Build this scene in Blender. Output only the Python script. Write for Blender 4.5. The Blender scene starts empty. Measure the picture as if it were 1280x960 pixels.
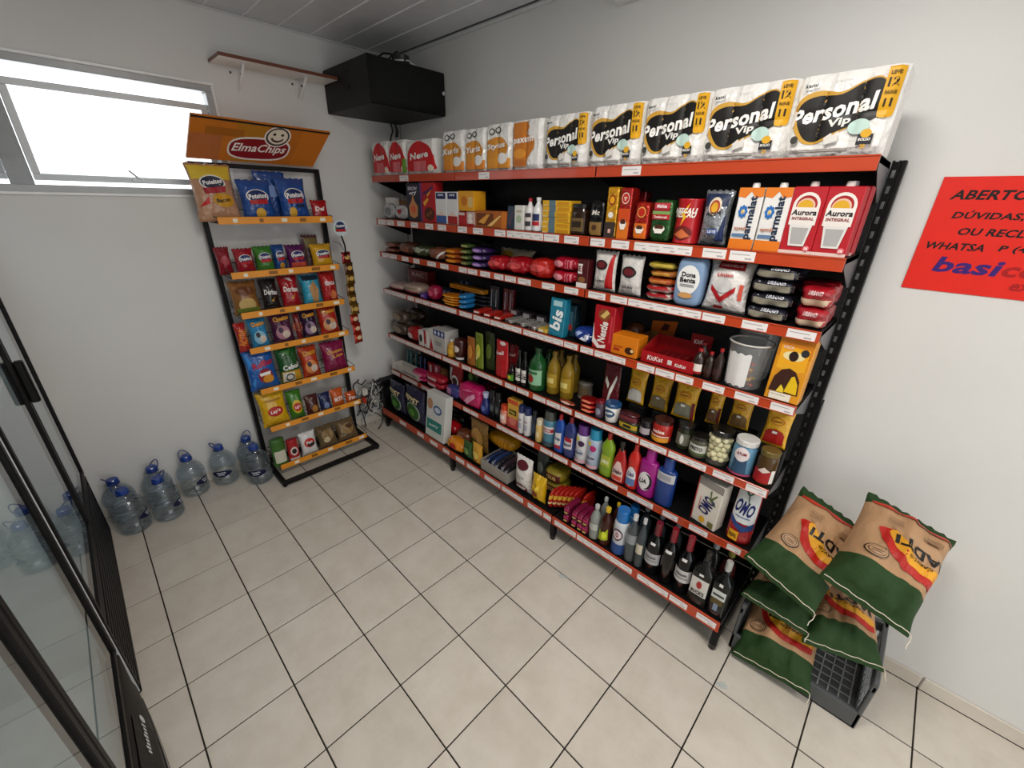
import bpy, math, random
from mathutils import Vector, Matrix, noise
from mathutils.geometry import tessellate_polygon
random.seed(7)
SC = bpy.context.scene
COL = SC.collection
# ------------------------------------------------------------------ camera
F_PX = 518.852
cam_d = bpy.data.cameras.new('camera'); cam = bpy.data.objects.new('camera', cam_d); COL.objects.link(cam)
cam_d.sensor_fit = 'HORIZONTAL'; cam_d.sensor_width = 36.0; cam_d.lens = 36.0 * F_PX / 1280.0
cam_d.clip_start = 0.02
_right = Vector((0.71436, 0.69946, 0.02111)); _down = Vector((0.29641, -0.27512, -0.91457)); _fwd = Vector((-0.63390, 0.65959, -0.40387))
_m = Matrix((_right, -_down, -_fwd)).transposed().to_4x4(); _m.translation = Vector((2.7746, -1.4908, 1.9752))
cam.matrix_world = _m
SC.camera = cam
# ------------------------------------------------------------------ view, world and large lights
SC.view_settings.view_transform = 'Standard'; SC.view_settings.look = 'None'
SC.view_settings.exposure = -0.66; SC.view_settings.gamma = 1.0; SC.view_settings.use_curve_mapping = False
SC.cycles.use_denoising = True
SC.cycles.max_bounces = 8; SC.cycles.transparent_max_bounces = 16; SC.cycles.caustics_reflective = False; SC.cycles.caustics_refractive = False
SC.cycles.sample_clamp_indirect = 6.0
W = bpy.data.worlds.new('overcast_daylight'); SC.world = W; W.use_nodes = True
W.node_tree.nodes['Background'].inputs['Color'].default_value = (0.93, 0.97, 1.0, 1)
W.node_tree.nodes['Background'].inputs['Strength'].default_value = 3.6

def area(name, loc, rot, sx, sy, power, color=(1, 1, 1), portal=False):
    l = bpy.data.lights.new(name, 'AREA'); l.shape = 'RECTANGLE'; l.size = sx; l.size_y = sy
    l.energy = power; l.color = color
    if portal: l.cycles.is_portal = True
    o = bpy.data.objects.new(name, l); COL.objects.link(o); o.location = loc; o.rotation_euler = rot
    return o
XW, YW, ZC = -0.6204, 0.6567, 2.955            # window wall plane, shelf wall plane, ceiling
XE, YS = 5.3, -2.75                            # storefront wall, wall behind the coolers
PI = math.pi
area('window_daylight', (XW - 0.06, -1.66, 2.266), (0, -PI / 2, 0), 0.6, 2.08, 10, portal=True)
area('storefront_daylight', (XE + 0.03, -1.0, 1.25), (0, PI / 2, 0), 2.3, 2.6, 10, portal=True)
# the ceiling lamps' own light is set in their builder

# ------------------------------------------------------------------ materials
def lin(c):
    if isinstance(c, str):
        c = c.lstrip('#'); c = tuple(int(c[i:i + 2], 16) / 255 for i in (0, 2, 4))
    return tuple((v / 12.92 if v <= 0.04045 else ((v + 0.055) / 1.055) ** 2.4) for v in c) + (1.0,)
_mats = {}
# style: roughness, specular, coat, bump scale, bump strength, metallic
STY = {'film': (0.27, 0.5, 0.3, 38, 0.6, 0), 'paper': (0.62, 0.3, 0, 120, 0.08, 0), 'card': (0.42, 0.4, 0.1, 60, 0.04, 0),
       'plastic': (0.28, 0.5, 0.2, 0, 0, 0), 'matte': (0.75, 0.25, 0, 90, 0.08, 0), 'foil': (0.26, 0.6, 0.2, 40, 0.6, 0.55),
       'print': (0.45, 0.35, 0, 0, 0, 0), 'bglass': (0.08, 0.4, 0.0, 0, 0, 0), 'steel': (0.38, 0.5, 0, 0, 0, 0.25), 'kraft': (0.7, 0.25, 0, 18, 0.5, 0),
       'dry': (0.8, 0.2, 0, 35, 0.6, 0), 'rough': (0.5, 0.22, 0, 160, 0.15, 0)}
def M(c, sty='print'):
    key = (c, sty)
    if key in _mats: return _mats[key]
    m = bpy.data.materials.new('%s_%s' % (sty, c if isinstance(c, str) else 'x')); m.use_nodes = True
    nt = m.node_tree; b = nt.nodes['Principled BSDF']; r, sp, ct, bs, bt, mt = STY[sty]
    col = lin(c)
    b.inputs['Base Color'].default_value = col; b.inputs['Roughness'].default_value = r
    b.inputs['Specular IOR Level'].default_value = sp; b.inputs['Coat Weight'].default_value = ct; b.inputs['Metallic'].default_value = mt
    tc = nt.nodes.new('ShaderNodeTexCoord')
    if bs:
        n = nt.nodes.new('ShaderNodeTexNoise'); n.inputs['Scale'].default_value = bs; n.inputs['Detail'].default_value = 2
        bp = nt.nodes.new('ShaderNodeBump'); bp.inputs['Strength'].default_value = bt; bp.inputs['Distance'].default_value = 0.016
        nt.links.new(tc.outputs['Object'], n.inputs['Vector']); nt.links.new(n.outputs['Fac'], bp.inputs['Height']); nt.links.new(bp.outputs['Normal'], b.inputs['Normal'])
    # slight tonal variation of the print or paint
    n2 = nt.nodes.new('ShaderNodeTexNoise'); n2.inputs['Scale'].default_value = 14
    hs = nt.nodes.new('ShaderNodeHueSaturation'); hs.inputs['Color'].default_value = col
    mp = nt.nodes.new('ShaderNodeMapRange'); mp.inputs['To Min'].default_value = 0.9; mp.inputs['To Max'].default_value = 1.08
    nt.links.new(tc.outputs['Object'], n2.inputs['Vector']); nt.links.new(n2.outputs['Fac'], mp.inputs['Value']); nt.links.new(mp.outputs['Result'], hs.inputs['Value'])
    nt.links.new(hs.outputs['Color'], b.inputs['Base Color'])
    _mats[key] = m; return m
def clear_mat(name, tint, rough=0.03, ior=1.45, body=0.0, bodycol=(1, 1, 1)):
    """thin clear plastic or glass sheet: Fresnel reflection over tinted transparency, plus an optional milky share"""
    if name in _mats: return _mats[name]
    m = bpy.data.materials.new(name); m.use_nodes = True; nt = m.node_tree; nt.nodes.clear()
    out = nt.nodes.new('ShaderNodeOutputMaterial'); tr = nt.nodes.new('ShaderNodeBsdfTransparent'); gl = nt.nodes.new('ShaderNodeBsdfGlossy')
    fr = nt.nodes.new('ShaderNodeFresnel'); mx = nt.nodes.new('ShaderNodeMixShader'); df = nt.nodes.new('ShaderNodeBsdfDiffuse'); m2 = nt.nodes.new('ShaderNodeMixShader')
    tr.inputs['Color'].default_value = tint + (1,); gl.inputs['Roughness'].default_value = rough; fr.inputs['IOR'].default_value = ior
    df.inputs['Color'].default_value = bodycol + (1,); m2.inputs['Fac'].default_value = body
    nt.links.new(tr.outputs[0], m2.inputs[1]); nt.links.new(df.outputs[0], m2.inputs[2])
    ge = nt.nodes.new('ShaderNodeNewGeometry'); sb = nt.nodes.new('ShaderNodeMath'); sb.operation = 'SUBTRACT'; sb.inputs[0].default_value = 1.0; mu = nt.nodes.new('ShaderNodeMath'); mu.operation = 'MULTIPLY'
    nt.links.new(ge.outputs['Backfacing'], sb.inputs[1]); nt.links.new(sb.outputs[0], mu.inputs[0]); nt.links.new(fr.outputs[0], mu.inputs[1]); gl.inputs['Color'].default_value = (1, 1, 1, 1)
    nt.links.new(mu.outputs[0], mx.inputs[0]); nt.links.new(m2.outputs[0], mx.inputs[1]); nt.links.new(gl.outputs[0], mx.inputs[2]); nt.links.new(mx.outputs[0], out.inputs[0])
    _mats[name] = m; return m
def water_mat():
    if 'jug' in _mats: return _mats['jug']
    m = clear_mat('water_filled_plastic', (.93, .97, 1.0), .04, 1.75, .015, (.62, .75, .85)); nt = m.node_tree; out = next(n for n in nt.nodes if n.type == 'OUTPUT_MATERIAL')
    g = nt.nodes.new('ShaderNodeBsdfGlass'); g.inputs['Color'].default_value = (.93, .97, 1, 1); g.inputs['Roughness'].default_value = .03; g.inputs['IOR'].default_value = 1.33
    mx = nt.nodes.new('ShaderNodeMixShader'); mx.inputs[0].default_value = .30; src = out.inputs[0].links[0].from_socket
    nt.links.new(src, mx.inputs[1]); nt.links.new(g.outputs[0], mx.inputs[2]); nt.links.new(mx.outputs[0], out.inputs[0]); _mats['jug'] = m; return m
def any_mat(c):
    """'#rrggbb:style' or a special name"""
    if not isinstance(c, str): return c
    if c == 'clear': return clear_mat('clear_plastic', (0.90, 0.94, 0.95), 0.08, 1.4, 0.12)
    if c == 'cleargreen': return clear_mat('green_glass', (0.10, 0.42, 0.14), 0.04, 1.5, 0.35, (0.03, 0.2, 0.05))
    if c == 'clearoil': return clear_mat('oil_bottle', (0.75, 0.55, 0.10), 0.05, 1.45, 0.45, (0.5, 0.32, 0.03))
    if ':' in c: a, b = c.split(':'); return M(a, b)
    return M(c, 'print')

# ------------------------------------------------------------------ mesh helpers
def mk(name, V, Fc, mats, parent=None, fm=None, smooth=False):
    me = bpy.data.meshes.new(name); me.from_pydata([tuple(v) for v in V], [], Fc)
    if not isinstance(mats, (list, tuple)): mats = [mats]
    for m in mats: me.materials.append(any_mat(m))
    if fm: me.polygons.foreach_set('material_index', fm)
    if smooth: me.polygons.foreach_set('use_smooth', [True] * len(me.polygons))
    me.update()
    o = bpy.data.objects.new(name, me); COL.objects.link(o)
    if parent is not None: o.parent = parent
    return o
def tag(o, label, cat, group=None):
    o['label'] = label; o['category'] = cat
    if group: o['group'] = group
    return o
def struct(o):
    o['kind'] = 'structure'; return o
def empty(name, loc=(0, 0, 0), rz=0, parent=None):
    o = bpy.data.objects.new(name, None); COL.objects.link(o); o.location = loc; o.rotation_euler = (0, 0, rz); o.empty_display_size = 0.1
    if parent: o.parent = parent
    return o
class G:
    """collects shapes into one mesh"""
    def __init__(s): s.V = []; s.F = []; s.m = []
    def add(s, V, F, m=0, T=None):
        k = len(s.V)
        s.V += [tuple(T @ Vector(v)) if T is not None else tuple(v) for v in V]
        s.F += [tuple(i + k for i in f) for f in F]; s.m += [m] * len(F); return s
    def box(s, x0, x1, y0, y1, z0, z1, m=0, T=None):
        V = [(x, y, z) for z in (z0, z1) for y in (y0, y1) for x in (x0, x1)]
        return s.add(V, [(0, 2, 3, 1), (4, 5, 7, 6), (0, 1, 5, 4), (2, 6, 7, 3), (0, 4, 6, 2), (1, 3, 7, 5)], m, T)
    def bbox(s, x0, x1, y0, y1, z0, z1, b, m=0, T=None):
        V, F = rbox(x1 - x0, y1 - y0, z1 - z0, b)
        Tm = Matrix.Translation(((x0 + x1) / 2, (y0 + y1) / 2, (z0 + z1) / 2))
        return s.add(V, F, m, (T @ Tm) if T is not None else Tm)
    def tube(s, pts, r, n=8, m=0, closed=False):
        V, F = tube(pts, r, n, closed); return s.add(V, F, m)
    def lathe(s, prof, n=20, m=0, T=None):
        V, F = lathe(prof, n); return s.add(V, F, m, T)
    def build(s, name, mats, parent=None, smooth=False): return mk(name, s.V, s.F, mats, parent, s.m, smooth)
def rbox(w, d, h, b):
    """box centred on the origin with chamfered edges"""
    b = min(b, w * .45, d * .45, h * .45); V = []
    hw, hd, hh = w / 2, d / 2, h / 2; idx = {}
    for sx in (-1, 1):
        for sy in (-1, 1):
            for sz in (-1, 1):
                for ax in range(3):
                    p = [sx * (hw - b), sy * (hd - b), sz * (hh - b)]; p[ax] = (sx * hw, sy * hd, sz * hh)[ax]
                    idx[(sx, sy, sz, ax)] = len(V); V.append(tuple(p))
    F = []
    for ax in range(3):
        o = [a for a in range(3) if a != ax]
        for s in (-1, 1):
            q = []
            for (a, c) in ((-1, -1), (1, -1), (1, 1), (-1, 1)):
                k = [0, 0, 0]; k[ax] = s; k[o[0]] = a; k[o[1]] = c; q.append(idx[tuple(k) + (ax,)])
            flip = (s == 1) == (ax == 1)
            F.append(tuple(q[::-1]) if flip else tuple(q))
    for ax in range(3):            # edges along axis ax
        o = [a for a in range(3) if a != ax]
        for a in (-1, 1):
            for c in (-1, 1):
                def kk(s, which):
                    k = [0, 0, 0]; k[ax] = s; k[o[0]] = a; k[o[1]] = c; return idx[tuple(k) + (which,)]
                F.append((kk(-1, o[0]), kk(1, o[0]), kk(1, o[1]), kk(-1, o[1])))
    for sx in (-1, 1):
        for sy in (-1, 1):
            for sz in (-1, 1): F.append(tuple(idx[(sx, sy, sz, a)] for a in range(3)))
    # make normals point outwards
    R = []
    for f in F:
        a, b2, c = (Vector(V[i]) for i in f[:3]); nrm = (b2 - a).cross(c - a); ctr = sum((Vector(V[i]) for i in f), Vector()) / len(f)
        R.append(f if nrm.dot(ctr) > 0 else f[::-1])
    return V, R
def tube(pts, r, n=8, closed=False):
    pts = [Vector(p) for p in pts]; V = []; F = []; L = len(pts); prev = None
    for i, p in enumerate(pts):
        if closed: t = pts[(i + 1) % L] - pts[i - 1]
        else: t = pts[min(i + 1, L - 1)] - pts[max(i - 1, 0)]
        t.normalize()
        if prev is None: a = t.orthogonal().normalized()
        else:
            a = prev - t * prev.dot(t)
            a = a.normalized() if a.length > 1e-6 else t.orthogonal().normalized()
        prev = a; b = t.cross(a); rr = r[i] if isinstance(r, (list, tuple)) else r
        V += [tuple(p + (a * math.cos(2 * PI * k / n) + b * math.sin(2 * PI * k / n)) * rr) for k in range(n)]
    for i in range(L if closed else L - 1):
        j = (i + 1) % L
        F += [(i * n + k, i * n + (k + 1) % n, j * n + (k + 1) % n, j * n + k) for k in range(n)]
    if not closed: F += [tuple(range(n))[::-1], tuple((L - 1) * n + k for k in range(n))]
    return V, F
def lathe(prof, n=20, wx=1.0, wy=1.0, e=2.0):
    """prof [(r, z)] bottom to top; wx/wy half sizes; e superellipse exponent"""
    V = []; F = []
    for r, z in prof:
        for k in range(n):
            a = 2 * PI * (k + .5) / n; c, s = math.cos(a), math.sin(a)
            q = (abs(c) ** e + abs(s) ** e) ** (-1 / e)
            V.append((r * wx * c * q, r * wy * s * q, z))
    L = len(prof)
    for i in range(L - 1): F += [(i * n + k, i * n + (k + 1) % n, (i + 1) * n + (k + 1) % n, (i + 1) * n + k) for k in range(n)]
    F += [tuple(range(n))[::-1], tuple((L - 1) * n + k for k in range(n))]
    return V, F
_txt = {}
def text_mesh(s, bold=0.0):
    """unit text: x -.5...5, y -.5...5 (bounding box), triangulated"""
    key = (s, bold)
    if key in _txt: return _txt[key]
    c = bpy.data.curves.new('t', 'FONT'); c.body = s; c.fill_mode = 'FRONT'; c.resolution_u = 2; c.offset = bold
    c.space_character = 1.0 + bold * 1.2
    o = bpy.data.objects.new('t', c); me = bpy.data.meshes.new_from_object(o)
    V = [v.co.copy() for v in me.vertices]; F = [tuple(p.vertices) for p in me.polygons]
    bpy.data.objects.remove(o); bpy.data.curves.remove(c); bpy.data.meshes.remove(me)
    xs = [v.x for v in V]; ys = [v.y for v in V]; cx, cy = (min(xs) + max(xs)) / 2, (min(ys) + max(ys)) / 2; sx, sy = max(xs) - min(xs), max(ys) - min(ys)
    r = ([((v.x - cx) / sx, (v.y - cy) / sy) for v in V], F, sx / sy); _txt[key] = r; return r

# ------------------------------------------------------------------ products: body shape + front surface for the print
def sgn(v): return -1 if v < 0 else 1
def shape_box(w, d, h, kw):
    V, F = rbox(w, d, h, kw.get('bev', 0.0025)); V = [(x, y, z + h / 2) for x, y, z in V]
    return V, F, (lambda x, z, o: (x, -d / 2 - o, z)), False
def shape_soft(w, d, h, kw):
    """superellipsoid: filled soft bag or brick pack"""
    n = kw.get('n', 4.0); k = kw.get('res', 8); a, b, c = w / 2, d / 2, h / 2; V = []; F = []; idx = {}
    wob = kw.get('wob', 0.02); sd = kw.get('seed', 0) * 3.7; tp = kw.get('taper', 0.0)
    def put(p):
        key = tuple(round(q, 5) for q in p)
        if key in idx: return idx[key]
        t = sum(abs(q) ** n for q in p) ** (-1 / n); q = Vector((p[0] * t * a, p[1] * t * b, p[2] * t * c))
        f = 1 + wob * noise.noise(q * 28 + Vector((sd, 0, 0))) * 2; q *= f
        s = 1 - tp * (q.z / h + .5); q.x *= s; q.y *= s
        idx[key] = len(V); V.append((q.x, q.y, q.z + c)); return idx[key]
    for ax in range(3):
        for s in (-1, 1):
            for i in range(k):
                for j in range(k):
                    q = []
                    for (u, v) in ((i, j), (i + 1, j), (i + 1, j + 1), (i, j + 1)):
                        p = [0, 0, 0]; p[ax] = s; p[(ax + 1) % 3] = math.sin((2 * u / k - 1) * PI / 2) if n < 3 else 2 * u / k - 1; p[(ax + 2) % 3] = math.sin((2 * v / k - 1) * PI / 2) if n < 3 else 2 * v / k - 1
                        q.append(put(p))
                    F.append(tuple(q) if s > 0 else tuple(q[::-1]))
    def S(x, z, o):
        zz = z - c; s = 1 - tp * (z / h); xx = x / max(s, .2)
        r = 1 - min(.999, abs(xx / a) ** n + abs(zz / c) ** n); y = b * r ** (1 / n)
        f = 1 + wob * noise.noise(Vector((xx, -y, zz)) * 28 + Vector((sd, 0, 0))) * 2
        return (x, -y * s * f - o - .0015, z)
    return V, F, S, True
def shape_bag(w, d, h, kw):
    """pillow bag with crimped seams, or stand-up pouch (stand=1)"""
    nx, nz = kw.get('nx', 14), kw.get('nz', 16); st = kw.get('stand', 0); sd = kw.get('seed', 0) * 5.3; cr = kw.get('crimp', 0.05); bo = kw.get('boff', .0022); wr = kw.get('wr', 0.15)
    def prof(u, v):      # u -1..1, v 0..1 -> half depth share
        e = max(0.0, 1 - abs(u) ** 2.6) ** 0.6
        if st: g = min(1, (1 - v) * 1.25) ** 0.75 if v > .04 else 0.85
        else:
            t = (v - cr) / (1 - 2 * cr)
            g = 0 if t <= 0 or t >= 1 else (4 * t * (1 - t)) ** 0.45
        q = e * g
        q += wr * noise.noise(Vector((u * 2.3 + sd, v * 3.1, sd))) * (q ** .5)
        q += wr * .6 * noise.noise(Vector((u * 5 + sd, v * 6, sd + 9))) * (q ** .5)
        return max(q, 0.03)
    def wid(v):
        if st: return 1 - 0.12 * v * v
        t = (v - cr) / (1 - 2 * cr); t = min(1, max(0, t)); return 1 - 0.10 * (4 * t * (1 - t)) ** .7
    V = []; F = []
    for side in (-1, 1):
        for j in range(nz + 1):
            v = j / nz
            for i in range(nx + 1):
                u = 2 * i / nx - 1; y = side * d / 2 * prof(u * side * -1 if side > 0 else u, v)
                edge = 0 if 0 < i < nx and 0 < j < nz else 1
                zz = v * h + (.004 * math.sin(i * 2.2 + sd) if j == nz else 0)
                V.append((u * w / 2 * wid(v), side * .0012 if edge and (j or not st) else y, zz))
    K = (nx + 1) * (nz + 1)
    for j in range(nz):
        for i in range(nx):
            a = j * (nx + 1) + i
            F.append((a, a + 1, a + nx + 2, a + nx + 1)); F.append((K + a, K + a + nx + 1, K + a + nx + 2, K + a + 1))
    def br(i, j): return j * (nx + 1) + i
    for j in range(nz):
        F.append((br(0, j), br(0, j + 1), K + br(0, j + 1), K + br(0, j))); F.append((br(nx, j), K + br(nx, j), K + br(nx, j + 1), br(nx, j + 1)))
    for i in range(nx):
        F.append((br(i, 0), K + br(i, 0), K + br(i + 1, 0), br(i + 1, 0))); F.append((br(i, nz), br(i + 1, nz), K + br(i + 1, nz), K + br(i, nz)))
    def grid_y(u, v):
        fi = (u + 1) / 2 * nx; fj = v * nz; i = min(nx - 1, max(0, int(fi))); j = min(nz - 1, max(0, int(fj))); a, b = fi - i, fj - j
        g = lambda ii, jj: V[br(ii, jj)][1]
        return (g(i, j) * (1 - a) + g(i + 1, j) * a) * (1 - b) + (g(i, j + 1) * (1 - a) + g(i + 1, j + 1) * a) * b
    def S(x, z, o):
        v = min(1, max(0, z / h)); u = x / (w / 2)
        return (x * wid(v), grid_y(max(-1, min(1, u)), v) - o - bo, z)
    return V, F, S, True
PROF = {
    'bottle': [(.80, 0), (.97, .012), (1, .04), (1, .56), (.96, .63), (.80, .71), (.52, .79), (.34, .86), (.33, .93)],
    'wine': [(.88, 0), (1, .012), (1, .55), (.97, .60), (.80, .66), (.52, .71), (.38, .76), (.36, .80)],
    'jar': [(.86, 0), (.98, .03), (1, .08), (1, .70), (.96, .78), (.84, .84), (.84, .86)],
    'can': [(.92, 0), (.97, .01), (.97, .03), (.94, .05), (.94, .95), (.97, .97), (.97, 1)],
    'tin': [(1, 0), (1, .04), (.97, .06), (.97, .94), (1, .96), (1, 1)],
    'aerosol': [(.94, 0), (1, .02), (1, .68), (.92, .73), (.82, .75)],
    'deterg': [(.90, 0), (1, .03), (1, .25), (.92, .40), (.92, .55), (.98, .64), (.84, .74), (.50, .82), (.40, .86)],
    'spray': [(.92, 0), (1, .03), (1, .35), (.86, .50), (.66, .62), (.45, .72), (.40, .78)],
    'tub': [(.84, 0), (.86, .02), (1, .84)],
    'tubew': [(.70, 0), (.80, .02), (1, .40), (1, .86), (.90, 1)],
    'square': [(.92, 0), (1, .02), (1, .60), (.92, .66), (.50, .72), (.36, .76), (.34, .86)],
    'jug': [(.70, 0), (.88, .012), (.96, .05), (.97, .09), (.90, .125), (.90, .135), (1, .165), (1, .215), (.93, .235), (.93, .43), (1, .45), (1, .475), (.91, .495), (.91, .505), (1, .53), (.99, .555), (.90, .575), (.90, .585), (.97, .61), (.95, .635), (.86, .655), (.88, .675), (.86, .70), (.74, .75), (.52, .81), (.32, .855), (.30, .90)],
    'capsule': [(.36, .70), (.385, .705), (.385, .99), (.36, 1)],
}
CAPS = {'bottle': [(.42, .90), (.42, .99), (.38, 1)], 'wine': [(.395, .765), (.40, .98), (.38, 1)], 'jar': [(.92, .85), (.95, .86), (.95, .985), (.90, 1)],
        'aerosol': [(.86, .75), (.88, .76), (.84, .98), (.78, 1)], 'deterg': [(.48, .84), (.48, .97), (.40, 1)], 'tub': [(1.05, .83), (1.07, .85), (1.07, .97), (1.0, 1)],
        'spray': [(.50, .76), (.50, .86), (.62, .88), (.60, 1)], 'square': [(.42, .84), (.42, .985), (.38, 1)], 'jug': [(.36, .885), (.37, .89), (.37, .985), (.33, 1)], 'can': [(.90, .965), (.90, .985)]}
def shape_lathe(w, d, h, kw):
    pr = PROF[kw['prof']]; e = kw.get('e', 2.0); P = [(r, z * h) for r, z in pr]
    V, F = lathe(P, kw.get('seg', 20), w / 2, d / 2, e)
    def rad(z):
        for (r0, z0), (r1, z1) in zip(P, P[1:]):
            if z0 <= z <= z1: return r0 + (r1 - r0) * (z - z0) / max(1e-9, z1 - z0)
        return P[-1][0] if z > P[-1][1] else P[0][0]
    def S(x, z, o):
        r = rad(z); rx = r * w / 2; ry = r * d / 2; t = max(-.985, min(.985, x / rx))
        y = ry * (1 - abs(t) ** e) ** (1 / e); return (t * (rx + o * abs(t)), -y - o - .0004, z)
    return V, F, S, True
def shape_pack(w, d, h, kw):
    """wrapped pack of paper rolls: vertical lobes, two tiers"""
    lob, tiers = kw.get('lobes', 3), kw.get('tiers', 2); nx, nz, ny = lob * 6, tiers * 5, 4; V = []; F = []; idx = {}
    hw, hd, hh = w / 2, d / 2, h / 2
    def depth(x, z):
        fx = ((x / w + .5) * lob) % 1.0; fz = ((z / h) * tiers) % 1.0
        b = .007 * (1 - (2 * fx - 1) ** 4) + .004 * (1 - (2 * fz - 1) ** 6)
        ex = 1 - max(0, abs(x) / hw - .86) / .14 * .25; ez = 1 - max(0, abs(z - hh) / hh - .9) / .1 * .12
        return (hd - .012 + b) * ex * ez
    n = 0
    for s in (-1, 1):
        for j in range(nz + 1):
            for i in range(nx + 1):
                x = w * (i / nx - .5); z = h * j / nz; V.append((x, s * depth(x, z), z))
    K = (nx + 1) * (nz + 1); b = lambda i, j: j * (nx + 1) + i
    for j in range(nz):
        for i in range(nx):
            F.append((b(i, j), b(i + 1, j), b(i + 1, j + 1), b(i, j + 1))); F.append((K + b(i, j), K + b(i, j + 1), K + b(i + 1, j + 1), K + b(i + 1, j)))
    for j in range(nz):
        F.append((b(0, j), b(0, j + 1), K + b(0, j + 1), K + b(0, j))); F.append((b(nx, j), K + b(nx, j), K + b(nx, j + 1), b(nx, j + 1)))
    for i in range(nx):
        F.append((b(i, 0), K + b(i, 0), K + b(i + 1, 0), b(i + 1, 0))); F.append((b(i, nz), b(i + 1, nz), K + b(i + 1, nz), K + b(i, nz)))
    def S(x, z, o): return (x, -depth(x, max(0, min(h, z))) - o - .001, z)
    return V, F, S, False
SHAPES = {'box': shape_box, 'soft': shape_soft, 'bag': shape_bag, 'lathe': shape_lathe, 'pack': shape_pack}

def subdiv2d(P, F, lim):
    P = list(P); out = []; todo = [tuple(f) for f in F]; mid = {}
    while todo:
        f = todo.pop()
        if len(f) > 3: todo += [(f[0], f[i], f[i + 1]) for i in range(1, len(f) - 1)]; continue
        e = max(((math.dist(P[f[i]], P[f[(i + 1) % 3]]), i) for i in range(3)))
        if e[0] <= lim: out.append(f); continue
        a, b, c = f[e[1]], f[(e[1] + 1) % 3], f[(e[1] + 2) % 3]; k = (min(a, b), max(a, b))
        if k not in mid: mid[k] = len(P); P.append(((P[a][0] + P[b][0]) / 2, (P[a][1] + P[b][1]) / 2))
        m = mid[k]; todo += [(a, m, c), (m, b, c)]
    return P, out
def catmull(P, n=4):
    out = []; L = len(P)
    for i in range(L):
        a, b, c, d = P[i - 1], P[i], P[(i + 1) % L], P[(i + 2) % L]
        for k in range(n):
            t = k / n; out.append(tuple(.5 * (2 * b[j] + (c[j] - a[j]) * t + (2 * a[j] - 5 * b[j] + 4 * c[j] - d[j]) * t * t + (3 * b[j] - a[j] - 3 * c[j] + d[j]) * t ** 3) for j in (0, 1)))
    return out
def add_print(root, S, w, h, dec, curved):
    """printed label patches and lettering that follow the front surface"""
    g = G(); t = G(); gm = []; tm = []; k = 0
    def mi(lst, c):
        if c not in lst: lst.append(c)
        return lst.index(c)
    for q in dec:
        if q[0] == 's': q = ('p', catmull(q[1]), q[2])
        k += 1; o = .0005 + (.0007 if curved else .00035) * k
        if q[0] == 'r':
            _, x0, x1, z0, z1, c = q; rs = 1 / (curved or 1); nx, nz = (max(2, int(abs(x1 - x0) * rs)), max(2, int(abs(z1 - z0) * rs))) if curved else (1, 1)
            V = [S(w * (x0 + (x1 - x0) * i / nx), h * (z0 + (z1 - z0) * j / nz), o) for j in range(nz + 1) for i in range(nx + 1)]
            g.add(V, [(j * (nx + 1) + i, j * (nx + 1) + i + 1, (j + 1) * (nx + 1) + i + 1, (j + 1) * (nx + 1) + i) for j in range(nz) for i in range(nx)], mi(gm, c))
        elif q[0] == 'e':
            _, cx, cz, rx, rz, c = q[:6]; n = 22; rings = max(3, int(max(rx, rz) / curved)) if curved else 1
            V = [S(w * cx, h * cz, o)]; F = []
            for r in range(1, rings + 1):
                for a in range(n): V.append(S(w * (cx + rx * r / rings * math.cos(2 * PI * a / n)), h * (cz + rz * r / rings * math.sin(2 * PI * a / n)), o))
            F += [(0, 1 + a, 1 + (a + 1) % n) for a in range(n)]
            for r in range(rings - 1): F += [(1 + r * n + a, 1 + (r + 1) * n + a, 1 + (r + 1) * n + (a + 1) % n, 1 + r * n + (a + 1) % n) for a in range(n)]
            g.add(V, F, mi(gm, c))
        elif q[0] == 'p':
            _, pts, c = q; tris = tessellate_polygon([[Vector((p[0], p[1], 0)) for p in pts]])
            todo = [tuple(pts[i] for i in t3) for t3 in tris]; V = []; F = []; lim = curved if curved else 9
            while todo:
                A, B, C3 = todo.pop(); ee = sorted(((math.dist(A, B), A, B, C3), (math.dist(B, C3), B, C3, A), (math.dist(C3, A), C3, A, B)), key=lambda e: -e[0])[0]
                if ee[0] > lim:
                    mid = ((ee[1][0] + ee[2][0]) / 2, (ee[1][1] + ee[2][1]) / 2); todo += [(ee[1], mid, ee[3]), (mid, ee[2], ee[3])]
                else:
                    if (B[0] - A[0]) * (C3[1] - A[1]) - (B[1] - A[1]) * (C3[0] - A[0]) < 0: A, B = B, A
                    k0 = len(V); V += [S(w * p[0], h * p[1], o) for p in (A, B, C3)]; F.append((k0, k0 + 1, k0 + 2))
            g.add(V, F, mi(gm, c))
        elif q[0] == 't':
            _, s, cx, cz, wd, ht, c = q[:7]; rot = math.radians(q[7]) if len(q) > 7 else 0; sh = q[8] if len(q) > 8 else 0
            TV, TF, asp = text_mesh(s, 0.035); cr, sr = math.cos(rot), math.sin(rot); P = []
            for (a, b) in TV:
                x = a * wd * w + b * ht * h * sh; z = b * ht * h
                P.append((w * cx + x * cr - z * sr, h * cz + x * sr + z * cr))
            if curved: P, TF = subdiv2d(P, TF, max(.008, .07 * w))
            V = [S(x, z, o + .0006) for x, z in P]
            t.add(V, TF, mi(tm, c))
    if g.V: g.build('label', gm, root, smooth=bool(curved))
    if t.V: t.build('lettering', tm, root)
_proto = {}
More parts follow.
